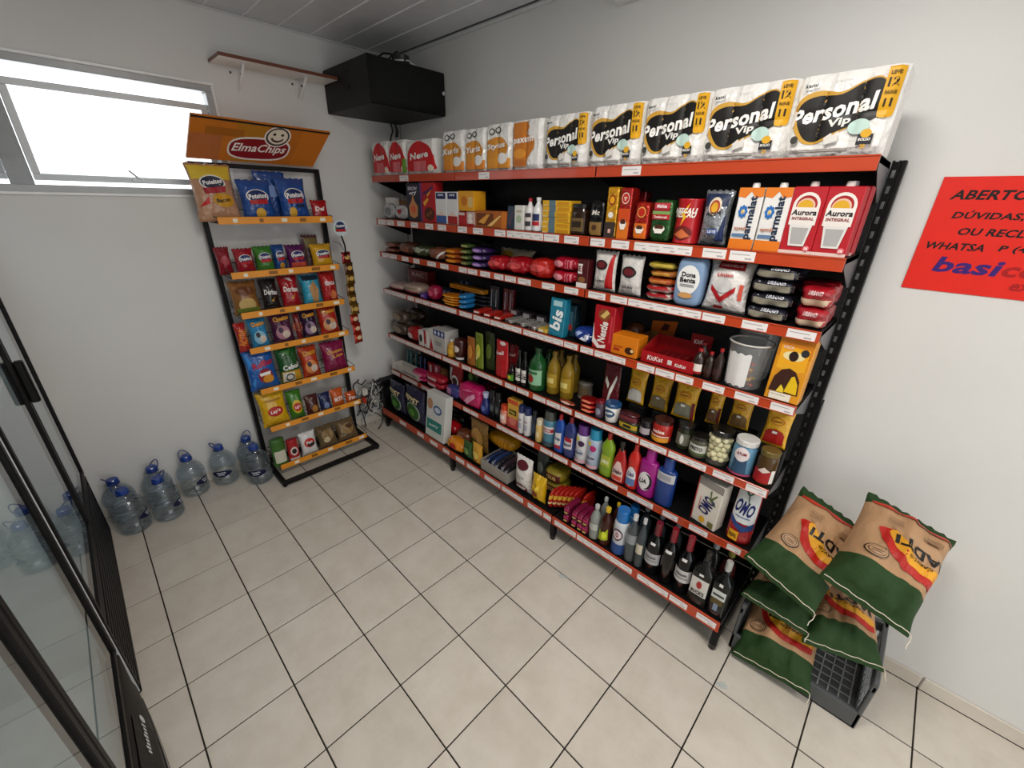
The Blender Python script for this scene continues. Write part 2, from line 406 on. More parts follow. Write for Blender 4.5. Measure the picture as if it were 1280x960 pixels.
def I(shape, name, loc, size, col, label, cat, group=None, dec=(), rz=0.0, lean=0.0, **kw):
    """one product standing at loc (centre of its base); front faces -y before rz"""
    w, d, h = size; key = repr((shape, name, tuple(round(v, 3) for v in size), col, dec, sorted(kw.items()))) if group else None
    if key and key in _proto:
        src = _proto[key]; root = src.copy(); COL.objects.link(root)
        for ch in src.children:
            c = ch.copy(); COL.objects.link(c); c.parent = root
    else:
        V, F, S, sm = SHAPES[shape](w, d, h, kw)
        root = mk(name, V, F, col, smooth=sm)
        cap = kw.get('cap')
        if cap:
            P = CAPS[kw['prof']]; e = kw.get('e', 2.0) if kw['prof'] in ('tub', 'jar') else 2.0
            m = min(w, d) if e == 2.0 and kw['prof'] not in ('jar', 'tub') else None
            Vc, Fc = lathe([(r, z * h) for r, z in P], 16, (m or w) / 2, (m or d) / 2, e); mk(kw.get('capname', 'cap'), Vc, Fc, cap, root, smooth=False)
        if kw.get('spout'):
            gg = G(); gg.lathe([(.013, h), (.013, h + .008), (.011, h + .016), (0.001, h + .017)], 14); gg.build('screw_cap', kw['spout'], root)
        if dec: add_print(root, S, w, h, dec, {'box': 0, 'pack': .03, 'bag': .05}.get(shape, .07))
        if key: _proto[key] = root
    root.location = loc; root.rotation_euler = (lean, 0, rz)
    tag(root, label, cat, group)
    return root
# ================================================================== the room
def wall_paint(name, col, rough=0.42):
    m = bpy.data.materials.new(name); m.use_nodes = True; nt = m.node_tree; b = nt.nodes['Principled BSDF']
    b.inputs['Roughness'].default_value = rough; b.inputs['Specular IOR Level'].default_value = 0.35
    tc = nt.nodes.new('ShaderNodeTexCoord'); n = nt.nodes.new('ShaderNodeTexNoise'); n.inputs['Scale'].default_value = 220; n.inputs['Detail'].default_value = 3
    n2 = nt.nodes.new('ShaderNodeTexNoise'); n2.inputs['Scale'].default_value = 1.3; n2.inputs['Detail'].default_value = 4
    cr = nt.nodes.new('ShaderNodeValToRGB'); c = lin(col); cr.color_ramp.elements[0].color = tuple(v * .94 for v in c[:3]) + (1,); cr.color_ramp.elements[1].color = c
    cr.color_ramp.elements[0].position = .3; cr.color_ramp.elements[1].position = .6
    bp = nt.nodes.new('ShaderNodeBump'); bp.inputs['Strength'].default_value = .12; bp.inputs['Distance'].default_value = .004
    L = nt.links.new; L(tc.outputs['Object'], n.inputs['Vector']); L(tc.outputs['Object'], n2.inputs['Vector']); L(n.outputs['Fac'], bp.inputs['Height']); L(bp.outputs['Normal'], b.inputs['Normal'])
    L(n2.outputs['Fac'], cr.inputs['Fac']); L(cr.outputs['Color'], b.inputs['Base Color']); return m
def tile_mat():
    m = bpy.data.materials.new('cream_ceramic'); m.use_nodes = True; nt = m.node_tree; b = nt.nodes['Principled BSDF']
    b.inputs['Roughness'].default_value = 0.33; b.inputs['Specular IOR Level'].default_value = 0.4
    oi = nt.nodes.new('ShaderNodeObjectInfo'); tc = nt.nodes.new('ShaderNodeTexCoord'); ad = nt.nodes.new('ShaderNodeVectorMath'); ad.operation = 'ADD'
    n = nt.nodes.new('ShaderNodeTexNoise'); n.inputs['Scale'].default_value = 7; n.inputs['Detail'].default_value = 6; n.inputs['Roughness'].default_value = .65
    cr = nt.nodes.new('ShaderNodeValToRGB'); cr.color_ramp.elements[0].color = lin('#c8bfb2'); cr.color_ramp.elements[1].color = lin('#d2cabe'); cr.color_ramp.elements[0].position = .35; cr.color_ramp.elements[1].position = .62
    hs = nt.nodes.new('ShaderNodeHueSaturation'); mp = nt.nodes.new('ShaderNodeMapRange'); mp.inputs['To Min'].default_value = .965; mp.inputs['To Max'].default_value = 1.03
    rr = nt.nodes.new('ShaderNodeMapRange'); rr.inputs['To Min'].default_value = .26; rr.inputs['To Max'].default_value = .44
    sc = nt.nodes.new('ShaderNodeVectorMath'); sc.operation = 'SCALE'; sc.inputs['Scale'].default_value = 50
    cb = nt.nodes.new('ShaderNodeCombineXYZ')
    L = nt.links.new; L(oi.outputs['Random'], cb.inputs[0]); L(oi.outputs['Random'], cb.inputs[2]); L(cb.outputs[0], sc.inputs[0]); L(tc.outputs['Object'], ad.inputs[0]); L(sc.outputs[0], ad.inputs[1])
    L(ad.outputs[0], n.inputs['Vector']); L(n.outputs['Fac'], cr.inputs['Fac']); L(cr.outputs['Color'], hs.inputs['Color']); L(oi.outputs['Random'], mp.inputs['Value']); L(mp.outputs['Result'], hs.inputs['Value'])
    L(hs.outputs['Color'], b.inputs['Base Color']); L(n.outputs['Fac'], rr.inputs['Value']); L(rr.outputs['Result'], b.inputs['Roughness']); return m
WALLM = wall_paint('white_wall_paint', '#dcdbd8'); TILE = tile_mat()
T = 0.33
# floor: grout bed with ceramic tiles
g = G(); g.box(XW - .15, XE + .15, YS - .15, YW + .15, -.12, -.004)
floor = struct(g.build('floor', M('#2a2420', 'matte')))
_tm = {}
gap = .0030
xs = sorted({XW, XE} | {k * T for k in range(-5, 30) if XW < k * T < XE}); ys = sorted({YS, YW - .008} | {k * T for k in range(-12, 5) if YS < k * T < YW - .008})
for x0, x1 in zip(xs, xs[1:]):
    for y0, y1 in zip(ys, ys[1:]):
        w, d = x1 - x0 - 2 * gap, y1 - y0 - 2 * gap
        if w < .02 or d < .02: continue
        key = (round(w, 3), round(d, 3))
        if key not in _tm:
            V, F = rbox(w, d, .016, .0007); o = mk('tile', [(x, y, z - .008) for x, y, z in V], F, TILE, floor); _tm[key] = o.data
        else:
            o = bpy.data.objects.new('tile', _tm[key]); COL.objects.link(o); o.parent = floor
        o.location = ((x0 + x1) / 2, (y0 + y1) / 2, 0)
# ceramic skirting along the shelf wall and the window wall
def skirting(name, a, b, along_x):
    e = struct(empty(name)); k = [v for v in (xs if along_x else ys) if a < v < b]; k = [a] + k + [b]
    for p, q in zip(k, k[1:]):
        if q - p < .03: continue
        g = G()
        if along_x: g.bbox(p + gap, q - gap, YW - .010, YW, .001, .074, .003)
        else: g.bbox(XW, XW + .010, p + gap, q - gap, .001, .074, .003)
        g.build('tile', TILE, e)
    return e
skirting('baseboard_right', XW + .012, XE, True); skirting('baseboard_left', YS, YW - .012, False)
# walls
WY0, WY1, WZ0, WZ1 = -2.70, -.623, 1.965, 2.567      # window opening
g = G(); g.box(XW - .14, XW, YS - .14, YW, 0, WZ0); g.box(XW - .14, XW, YS - .14, YW, WZ1, ZC + .1); g.box(XW - .14, XW, WY1, YW, WZ0, WZ1); g.box(XW - .14, XW, YS - .14, WY0, WZ0, WZ1)
struct(g.build('wall_left', WALLM))
g = G(); g.box(XW - .14, XE + .14, YW, YW + .14, 0, ZC + .1); struct(g.build('wall_right', WALLM))
g = G(); g.box(XW - .14, XE + .14, YS - .14, YS, 0, ZC + .1); struct(g.build('wall_cooler_side', WALLM))
g = G(); g.box(XE, XE + .14, YS, -2.3, 0, ZC + .1); g.box(XE, XE + .14, .3, YW, 0, ZC + .1); g.box(XE, XE + .14, -2.3, .3, 2.4, ZC + .1); struct(g.build('wall_storefront', WALLM))
g = G()
for y in (-2.3, -1.44, -.58, .26): g.bbox(XE + .03, XE + .08, y, y + .04, 0.0, 2.4, .004)
g.bbox(XE + .03, XE + .08, -2.26, .26, 2.36, 2.4, .004); g.bbox(XE + .03, XE + .08, -2.26, .26, 0.0, .05, .004)
door = struct(g.build('door_1', M('#c9cacb', 'steel')))
# ceiling of long plastic panels with joint beads, their white standing for light the seams catch
g = G(); g.box(XW - .14, XE + .14, YS - .14, YW + .14, ZC + .012, ZC + .12); ceil = struct(g.build('ceiling', M('#6f6f70', 'matte')))
yy = YW
seams = [YW] + [.624 - .2 * k for k in range(0, 17)] + [YS]
for a, b in zip(seams, seams[1:]):
    if a - b < .04: continue
    g = G(); g.bbox(XW, XE, b + .004, a - .004, ZC, ZC + .011, .002); g.build('panel', M('#d2d2d4', 'plastic'), ceil)
    g = G(); g.bbox(XW, XE, b - .004, b + .004, ZC - .003, ZC + .011, .001); g.build('joint_highlight', M('#f4f4f6', 'plastic'), ceil)
g = G(); g.bbox(XW, XE, YW - .02, YW, ZC - .02, ZC, .003); struct(g.build('trim_1', M('#d8d8d6', 'plastic')))
g = G(); g.bbox(XW, XW + .012, YS, YW - .02, ZC - .012, ZC, .003); struct(g.build('trim_2', M('#cfcfcd', 'plastic')))
# ceiling lamps of the shop (outside the picture)
for x, y, pw in ((2.35, -.85, 50), (4.2, -.95, 40)):
    e = empty('ceiling_lamp', (x, y, ZC)); tag(e, 'white square ceiling lamp on the plastic panels', 'lamp', 'ceiling lamps')
    g = G(); g.bbox(-.32, .32, -.32, .32, -.03, 0, .006); g.build('housing', M('#e8e8e8', 'plastic'), e)
    l = area('lamp_light', (x, y, ZC - .034), (0, 0, 0), .56, .56, pw, (1.0, .96, .90))

# ------------------------------------------------------------------ window
WH = M('#d3d4d4', 'plastic'); GREYF = M('#a9abab', 'plastic')
def frame_rect(g, y0, y1, z0, z1, t, x0, x1, m=0, T=None):
    g.bbox(x0, x1, y0, y1, z0, z0 + t, .003, m, T); g.bbox(x0, x1, y0, y1, z1 - t, z1, .003, m, T)
    g.bbox(x0, x1, y0, y0 + t, z0 + t, z1 - t, .003, m, T); g.bbox(x0, x1, y1 - t, y1, z0 + t, z1 - t, .003, m, T)
win = struct(empty('window_1'))
g = G(); frame_rect(g, WY0, WY1, WZ0, WZ1, .035, XW - .09, XW + .004); g.build('window_frame', GREYF, win)
g = G(); frame_rect(g, WY0 - .02, WY1 + .014, WZ0 - .014, WZ1 + .014, .016, XW, XW + .012); g.build('window_trim', M('#eeeeec', 'plastic'), win)
g = G(); g.bbox(XW - .09, XW - .004, -1.60, -1.515, WZ0 + .03, WZ1 - .03, .004); g.build('window_mullion', M('#8f9191', 'plastic'), win)
GL = clear_mat('window_glass', (.97, .985, .99), .01, 1.45)
for (a, b) in ((-1.512, -.660), (-2.66, -1.603)):
    Tm = Matrix.Translation((XW - .03, 0, 2.468)) @ Matrix.Rotation(math.radians(9), 4, 'Y')
    g = G(); frame_rect(g, a, b, -.452, .0, .032, -.022, .002, 0, Tm); sash = g.build('window_sash', WH, win)
    g = G(); g.box(-.012, -.008, a + .03, b - .03, -.42, -.03, 0, Tm); g.build('pane', GL, sash)
    g = G(); c = (a + b) / 2; g.bbox(.002, .016, c - .03, c + .03, -.445, -.425, .003, 0, Tm); g.tube([Tm @ Vector(p) for p in ((.012, c, -.435), (.03, c + .01, -.43), (.032, c - .035, -.38))], .006, 6); g.build('lever', WH, sash)

# ------------------------------------------------------------------ board shelf on the window wall
sh = empty('wall_shelf', (XW, -.26, 2.69)); tag(sh, 'narrow white board with brown edge on two white brackets above the chip rack', 'shelf')
g = G(); g.bbox(.002, .222, -.345, .332, -.008, .010, .001); g.build('board', M('#e9e6df', 'card'), sh)
g = G(); g.bbox(.222, .2235, -.345, .332, -.008, .010, .0004); g.bbox(.002, .222, -.3465, -.345, -.008, .010, .0004); g.bbox(.002, .222, .332, .3335, -.008, .010, .0004); g.build('edge_band', M('#6b3a26', 'card'), sh)
for y in (-.21, .15):
    g = G(); g.bbox(0, .004, y - .011, y + .011, -.135, -.008, .001); g.bbox(0, .18, y - .011, y + .011, -.012, -.008, .001); br = g.build('bracket', M('#e4e4e2', 'plastic'), sh)
    g = G(); g.tube([(.003, y, -.125), (.035, y, -.105), (.15, y, -.03), (.165, y, -.012)], .007, 8); g.build('brace', M('#efefed', 'plastic'), br)
    for dy in (-.03, .03):
        g = G(); g.add(*lathe([(.007, 0), (.006, .004)], 10), 0, Matrix.Translation((.001, y + dy, -.035)) @ Matrix.Rotation(PI / 2, 4, 'Y')); g.build('screw', M('#4a4744', 'steel'), br)

# ------------------------------------------------------------------ black network cabinet in the corner
cb = empty('wall_cabinet', (XW, .078, 2.512)); tag(cb, 'black steel wall cabinet with lock hung high in the corner', 'cabinet')
BLK = M('#141414', 'rough'); cd, cw, chh = .615, .576, .256
g = G(); g.bbox(.001, cd, 0, cw, 0, chh, .004); g.build('body', BLK, cb)
g = G(); g.bbox(cd, cd + .012, .006, cw - .006, .006, chh - .006, .003); dr = g.build('door', M('#0e0e0e', 'rough'), cb)
g = G(); g.bbox(cd + .012, cd + .0145, .028, cw - .028, .028, chh - .028, .002); g.build('door_panel', M('#101010', 'rough'), dr)
g = G(); g.add(*lathe([(.011, 0), (.011, .008), (.007, .009)], 14), 0, Matrix.Translation((cd + .012, cw - .022, chh * .52)) @ Matrix.Rotation(PI / 2, 4, 'Y')); g.build('lock', M('#d8d8d8', 'steel'), dr)
for z in (chh * .74, chh * .42):
    g = G(); g.bbox(.33, .36, -.003, 0, z, z + .02, .001); g.build('side_latch', M('#050505', 'rough'), cb)
g = G(); g.tube([(.02, .49 + .012 * math.sin(i * .9), -.002 - i * .022) for i in range(12)], .006, 6); g.tube([(.03, .525, 0), (.035, .535, -.05), (.03, .53, -.09)], .011, 6); hc = g.build('cable_bundle', M('#101010', 'plastic'), cb)
rt = empty('router', (-.085, .37, 2.7685)); tag(rt, 'small black router with white cable lying on the cabinet', 'router')
g = G(); g.lathe([(.05, 0), (.055, .01), (.055, .05), (.04, .058)], 16); g.build('case', M('#0c0c0c', 'plastic'), rt)
g = G(); g.tube([(.058 * math.cos(a * .5), .058 * math.sin(a * .5), .02 + .004 * math.sin(a)) for a in range(13)], .004, 6); g.tube([(.04, .04, .02), (.055, .07, .006), (.03, .1, .005)], .004, 6); g.build('cable', M('#cfcfcf', 'plastic'), rt)
g = G(); g.tube([(.0, .0, .05), (.0, -.03, .07), (.0, -.05, .055), (.0, -.09, .02), (.02, -.12, .006)], .005, 6); g.tube([(0, -.05, .01), (.03, -.09, .04), (.02, -.14, .035), (-.03, -.17, .008)], .006, 6); g.build('power_cord', M('#0a0a0a', 'plastic'), rt)
cv = empty('cable_conduit', (XW + .006, YW - .03, 0)); tag(cv, 'thin white cable duct running down the room corner', 'duct')
g = G(); g.bbox(0, .014, -.006, .02, .08, 2.53, .002); g.build('duct', M('#d6d4d0', 'plastic'), cv)
# ------------------------------------------------------------------ white casing high on the shelf wall
wu = empty('wall_casing', (1.36, YW, 2.83)); tag(wu, 'white metal casing fixed high on the wall under the ceiling', 'casing')
g = G(); g.bbox(0, .42, -.05, -.0005, 0, .10, .004); g.build('body', M('#dededc', 'plastic'), wu); g = G(); g.bbox(.006, .414, -.053, -.05, .006, .094, .002); g.build('cover', M('#d2d2d0', 'plastic'), wu)
# ------------------------------------------------------------------ red notice
sg = empty('notice_sign', (2.722, YW, 1.71)); tag(sg, 'bright red notice with black lettering fixed to the white wall', 'sign')
g = G(); g.bbox(0, .56, -.004, 0, 0, .37, .001); g.build('board', M('#e02010', 'card'), sg)
def wall_text(s, x, z, wd, ht, col, parent, shear=.25):
    TV, TF, asp = text_mesh(s, .03); V = [(x + wd * (a + .5) + b * ht * shear, -.0048, z + ht * (b + .5)) for a, b in TV]; return mk('lettering', V, TF, col, parent)
DK = '#1b0d10'
wall_text('ABERTO', .037, .300, .178, .030, DK, sg); wall_text('D\u00daVIDAS,', .060, .238, .165, .030, DK, sg); wall_text('OU RECL', .088, .190, .155, .024, DK, sg)
wall_text('WHATSA', .020, .141, .150, .024, DK, sg); wall_text('P (4', .200, .141, .062, .024, DK, sg); wall_text('basi', .068, .066, .158, .052, '#3a1a6e', sg); wall_text('co', .230, .068, .085, .034, '#a81414', sg); wall_text('ex', .262, .027, .05, .024, '#a81414', sg)

# ================================================================== shelving unit
S_Z = [2.125, 1.825, 1.574, 1.280, .888, .545, .198]
S_N = ['top', 'second', 'third', 'fourth', 'fifth', 'sixth', 'bottom']
YF, YB = .284, .152                           # front edges: upper shelves, base shelf
MX = [(-.458, .541), (.549, 1.562), (1.570, 2.574)]
gon = empty('shelving_unit', (0, 0, 0)); tag(gon, 'long black steel gondola shelving with seven orange-edged shelves along the wall', 'shelving')
BK = M('#0d0d0e', 'rough'); BKP = M('#303132', 'rough'); ORG = M('#b9401d', 'plastic'); BRK = M('#77777a', 'steel')
for x in (-.466, .537, 1.558):
    g = G(); g.bbox(x, x + .016, .607, .645, .02, 2.13, .002); g.build('upright', BK, gon)
# right-hand upright, punched with slots
g = G(); x0, x1 = 2.580, 2.616
g.bbox(2.601, x1, .592, .640, .02, 2.13, .002); g.bbox(x0 - .003, x0 + .004, .592, .597, .02, 2.13, .001); g.bbox(x0 + .014, 2.601, .592, .597, .02, 2.13, .001)
z = .05
while z < 2.12: g.box(x0 + .004, x0 + .014, .592, .597, z, z + .026); z += .05
g.build('upright', BK, gon)
g = G(); g.bbox(x1 - .001, x1 + .006, .588, .652, 0, 1.205, .002); g.bbox(2.600, x1, .588, .592, 0, 1.205, .001); g.build('upright_sleeve', BK, gon)
for (a, b) in MX:
    n = 4; zz = [.2, .66, 1.14, 1.62, 2.11]
    for p, q in zip(zz, zz[1:]):
        g = G(); g.bbox(a + .012, b, .597, .605, p + .002, q - .002, .001); g.build('back_panel', BKP, gon)
TAGS = [[(-0.071,0.041),(0.769,0.857),(1.702,1.794)],[(-0.432,-0.312),(-0.3,-0.197),(-0.152,-0.055),(0.029,0.119),(0.206,0.299),(0.353,0.44),(0.565,0.651),(0.712,0.8),(0.905,0.991),(1.004,1.278),(1.284,1.38),(1.416,1.505),(1.567,1.657),(1.691,1.783),(1.807,2.07),(2.112,2.201),(2.213,2.306)],[(-0.422,-0.312),(-0.3,-0.205),(-0.126,-0.038),(0.026,0.109),(0.209,0.304),(0.36,0.449),(0.561,0.643),(0.651,0.745),(0.775,0.863),(0.899,0.983),(0.996,1.082),(1.101,1.201),(1.284,1.374),(1.439,1.527),(1.591,1.69),(1.717,1.812),(1.817,2.154),(2.16,2.253),(2.314,2.408),(2.472,2.562)],[(-0.443,-0.114),(-0.091,-0.002),(0.02,0.106),(0.116,0.209),(0.219,0.52),(0.555,0.682),(0.699,0.863),(0.871,1.139),(1.159,1.455),(1.466,1.552),(1.573,1.655),(1.665,1.843),(1.909,1.996),(2.004,2.094),(2.101,2.182),(2.221,2.315),(2.356,2.445),(2.488,2.571)],[(-0.426,-0.184),(-0.172,0.223),(0.233,0.315),(0.335,0.528),(0.565,0.663),(0.68,0.98),(1.011,1.106),(1.12,1.217),(1.258,1.355),(1.368,1.466),(1.472,1.554),(1.576,1.98),(1.989,2.126),(2.138,2.319),(2.352,2.438),(2.491,2.569)],[(-0.461,-0.326),(-0.287,-0.049),(0.01,0.158),(0.17,0.372),(0.569,0.644),(0.653,0.734),(0.93,1.284),(1.339,1.438),(1.444,1.557),(1.587,1.658),(1.664,1.902),(1.967,2.113),(2.166,2.251),(2.309,2.395),(2.487,2.547)],[(-0.169,-0.067),(0.104,0.197),(0.287,0.385),(0.459,0.54),(0.62,0.724),(0.752,0.895),(0.947,1.111),(1.127,1.322),(1.365,1.488),(1.502,1.579),(1.592,1.75),(1.762,2.12),(2.153,2.326),(2.335,2.421),(2.472,2.558)]]
_tg = {}
def price_tag(parent, x0, x1, y, z):
    w = round(x1 - x0, 2); w = max(.02, w)
    if w not in _tg:
        g = G(); g.bbox(-w / 2, w / 2, -.0012, 0, -.0178, .0178, .0005)
        n = max(1, int(w / .06)); 
        for k in range(n):
            c = -w / 2 + w * (k + .5) / n; u = w / n
            g.box(c - u * .42, c + u * .30, -.0015, -.0012, .004, .0075, 1); g.box(c + u * .12, c + u * .38, -.0015, -.0012, -.011, -.005, 1)
        o = g.build('price_tag', [M('#e9e4e2', 'card'), M('#b3adad', 'print')], parent); _tg[w] = o.data
    else:
        o = bpy.data.objects.new('price_tag', _tg[w]); COL.objects.link(o); o.parent = parent
    o.location = ((x0 + x1) / 2, y, z); o.rotation_euler = (-.0, 0, 0)
for s, z in enumerate(S_Z):
    yf = YB if s == 6 else YF; lip = .058 if s == 6 else .044 if s < 2 else .040
    for k, (a, b) in enumerate(MX):
        g = G(); g.bbox(a, b, yf + .003, .596, z - .022, z - .0005, .001); bd = g.build('shelf_board', BK, gon)
        g = G(); g.bbox(a, b, yf - .003, yf + .003, z - lip, z + .001, .001); g.bbox(a, b, yf - .006, yf - .003, z - lip, z - lip + .004, .001); g.bbox(a, b, yf - .006, yf - .003, z - .004, z + .001, .001); g.build('shelf_edge', ORG, bd)
        for xx, sd in ((a, 1), (b, -1)):
            g = G(); t = .0015 * sd
            P = [(yf + .012, z - .003), (.59, z - .003), (.59, z - .13 if s < 6 else z - .09), (.56, z - .13 if s < 6 else z - .09), (yf + .03, z - .04)]
            V = [(xx + (0 if q == 0 else t), y_, z_) for q in (0, 1) for y_, z_ in P]; n = len(P)
            F = [tuple(range(n)), tuple(range(n, 2 * n))[::-1]] + [(i, (i + 1) % n, n + (i + 1) % n, n + i) for i in range(n)]
            g.add(V, F); g.build('bracket', BRK if (k == 2 and sd < 0) else BK, bd)
        for (p, q) in TAGS[s]:
            if a <= (p + q) / 2 < b: price_tag(bd, max(p, a + .002), min(q, b - .002), yf - .0035, z - lip / 2 - .001)
for x in (-.44, .545, 1.566, 2.567):
    g = G(); g.bbox(x - .012, x + .012, .165, .60, .075, .14, .003); g.bbox(x - .016, x + .016, .160, .196, .03, .145, .003); ft = g.build('leg', BK, gon)
    g = G(); g.lathe([(.016, 0), (.018, .004), (.018, .03), (.012, .034)], 14, 0, Matrix.Translation((x, .176, 0.001))); g.build('foot', M('#0a0a0a', 'plastic'), ft)

# ================================================================== snack rack
RK_Z = [1.815, 1.49, 1.232, .988, .69, .40, .082]; RK_X = [-.345, -.345, -.345, -.345, -.325, -.300, -.275]
rk = empty('snack_rack', (0, 0, 0)); tag(rk, 'black wire snack rack with seven orange-edged tiers and an orange header board', 'rack')
RB = M('#090909', 'rough'); ORY = '#e8962a:card'
for y in (-.842, -.098):
    g = G(); g.bbox(-.565, -.525, y - .013, y + .013, .035, 2.15, .003); g.build('post', RB, rk)
g = G(); g.bbox(-.556, -.532, -.842, -.098, 2.125, 2.15, .003); g.build('top_rail', RB, rk)
g = G(); g.bbox(-.17, -.14, -.858, -.082, .012, .045, .003); g.bbox(-.560, -.17, -.858, -.828, .012, .045, .003); g.bbox(-.560, -.17, -.112, -.082, .012, .045, .003); g.bbox(-.560, -.53, -.828, -.112, .012, .045, .003)
for px, py in ((-.155, -.843), (-.155, -.097), (-.545, -.843), (-.545, -.097)): g.lathe([(.012, .0005), (.014, .012)], 10, 0, Matrix.Translation((px, py, 0)))
g.build('base_frame', RB, rk)
hb = [(-.47, -.868, 2.163), (-.47, -.150, 2.160), (-.25, -.095, 2.352), (-.25, -.842, 2.358)]
nrm = (Vector(hb[1]) - Vector(hb[0])).cross(Vector(hb[3]) - Vector(hb[0])).normalized()
V = [tuple(Vector(p) + nrm * o) for o in (0, -.012) for p in hb]
hd = mk('header_board', V, [(0, 1, 2, 3), (7, 6, 5, 4), (0, 4, 5, 1), (1, 5, 6, 2), (2, 6, 7, 3), (3, 7, 4, 0)], M('#c9721a', 'card'), rk)
def HS(u, v, o=.002):
    a = Vector(hb[0]).lerp(Vector(hb[1]), u); b = Vector(hb[3]).lerp(Vector(hb[2]), u); return tuple(a.lerp(b, v) + nrm * o)
g = G(); 
def hrect(u0, u1, v0, v1, m, o): g.add([HS(u0, v0, o), HS(u1, v0, o), HS(u1, v1, o), HS(u0, v1, o)], [(0, 1, 2, 3)], m)
hrect(0.0, 1.0, .96, 1.0, 0, .003); hrect(.30, .52, 0, .96, 1, .0008); hrect(.52, .78, 0, .96, 2, .0008); hrect(0, .22, .0, .62, 3, .0008); hrect(.10, .36, .62, .80, 4, .0009)
def hpoly(pts, m, o): 
    n = len(pts); cu = sum(p[0] for p in pts) / n; cv2 = sum(p[1] for p in pts) / n
    g.add([HS(cu, cv2, o)] + [HS(p[0], p[1], o) for p in pts], [(0, 1 + i, 1 + (i + 1) % n) for i in range(n)], m)
def rr_pts(cu, cv2, ru, rv, e=3.2, n=28, tilt=0): 
    out = []
    for k in range(n):
        a = 2 * PI * k / n; c, s = math.cos(a), math.sin(a); q = (abs(c) ** e + abs(s) ** e) ** (-1 / e); out.append((cu + ru * c * q, cv2 + rv * s * q + tilt * c * q)); 
    return out
hpoly(rr_pts(.50, .37, .235, .30, 3, 28, 0.02), 5, .0016); hpoly(rr_pts(.50, .37, .222, .255, 3, 28, .02), 6, .0022)
hpoly(rr_pts(.605, .73, .10, .26, 2), 5, .0026); hpoly(rr_pts(.605, .73, .088, .23, 2), 7, .0030); hpoly(rr_pts(.605, .735, .075, .19, 2), 8, .0034)
for du in (-.03, .03): hpoly(rr_pts(.605 + du, .79, .012, .035, 2, 12), 7, .0038)
sm = [(.605 + .05 * math.cos(a), .71 + .12 * math.sin(a)) for a in [PI * 1.05 + k * PI * .9 / 8 for k in range(9)]]; sm2 = [(.605 + .038 * math.cos(a), .72 + .08 * math.sin(a)) for a in [PI * 1.05 + k * PI * .9 / 8 for k in range(9)]]
for i in range(8): g.add([HS(*p, .0038) for p in (sm[i], sm[i + 1], sm2[i + 1], sm2[i])], [(0, 1, 2, 3)], 7)
lg = g.build('logo', [M('#161616'), M('#b5761a'), M('#bb6a1c'), M('#b86a3a'), M('#a86418'), M('#f0e6dc'), M('#8a1418'), M('#3a2a20'), M('#e8dcc8')], hd)
TV, TF, _ = text_mesh('ElmaChips', .02); mk('lettering', [HS(.50 + .40 * a + b * .02, .37 + .27 * b + .02 * a * 2, .003) for a, b in TV], TF, '#f6efe6', hd)
for i, (z, xf) in enumerate(zip(RK_Z, RK_X)):
    y0, y1 = -.822, -.118; g = G()
    g.tube([(-.53, y0, z + .0), (xf, y0, z + .0), (xf, y1, z + .0), (-.53, y1, z + .0)], .003, 6, closed=True)
    g.tube([(-.53, y0, z + .055), (xf + .004, y0, z + .032), (xf + .004, y1, z + .032), (-.53, y1, z + .055)], .003, 6)
    for k in range(1, 24):
        y = y0 + (y1 - y0) * k / 24; g.tube([(xf, y, z), (-.53, y, z), (-.53, y, z + .07)], .0015, 4)
    for k in (1, 2, 3): x = xf + (-.53 - xf) * k / 4; g.tube([(x, y0, z), (x, y1, z)], .002, 4)
    g.tube([(-.53, y0, z + .07), (-.53, y1, z + .07)], .0025, 6)
    tr = g.build('wire_basket', RB, rk)
    g = G(); g.bbox(xf + .004, xf + .008, y0 + .005, y1 - .005, z - .008, z + .034, .001); st = g.build('price_strip', ORY, tr)
    for k in range(5):
        g = G(); c = y0 + .09 + k * .135 + random.uniform(-.02, .02); g.bbox(xf + .008, xf + .0088, c, c + random.uniform(.02, .06), z + .002, z + .024, .0003); g.build('price_tag', M(['#f0ead8', '#8a5a1a'][k % 2], 'card'), st)
# round sign and hanging strip of sachets beside the rack
dk = empty('round_sign', (-.315, -.085, 1.772)); tag(dk, 'small round printed sign clipped to the side of the snack rack', 'sign')
g = G(); g.add(*lathe([(.054, 0), (.054, .004)], 24), 0, Matrix.Rotation(PI / 2, 4, 'Y')); g.build('disc', M('#c8d4d8', 'card'), dk)
g = G(); g.add(*lathe([(.034, .0045), (.034, .005)], 24), 0, Matrix.Translation((0, 0, .008)) @ Matrix.Rotation(PI / 2, 4, 'Y')); g.box(.0055, .0062, -.036, .036, -.026, -.008, 1); g.box(.0042, .0048, -.04, -.015, -.02, .01, 2); g.build('print', [M('#1e2c5c'), M('#b01820'), M('#6aa04a')], dk)
TV, TF, _ = text_mesh('Poteitos', .02); mk('lettering', [(.0068, .058 * a, .014 + .02 * b + a * .005) for a, b in TV], TF, '#ffffff', dk)
g = G(); g.tube([(-.002, .0, -.05), (-.01, .02, -.12), (-.01, .022, -.2)], .006, 6); g.build('clip_arm', RB, dk)
sr = empty('hanger_strip', (-.36, -.052, 0)); tag(sr, 'clear plastic hanger strip hooked onto the side of the snack rack', 'strip')
g = G(); g.bbox(-.002, 0, -.012, .012, .86, 1.62, .0005); g.build('strip', 'clear', sr); g = G(); g.tube([(-.001, 0, 1.60), (-.03, -.02, 1.66), (-.10, -.035, 1.67)], .002, 5); g.build('hook', RB, sr)
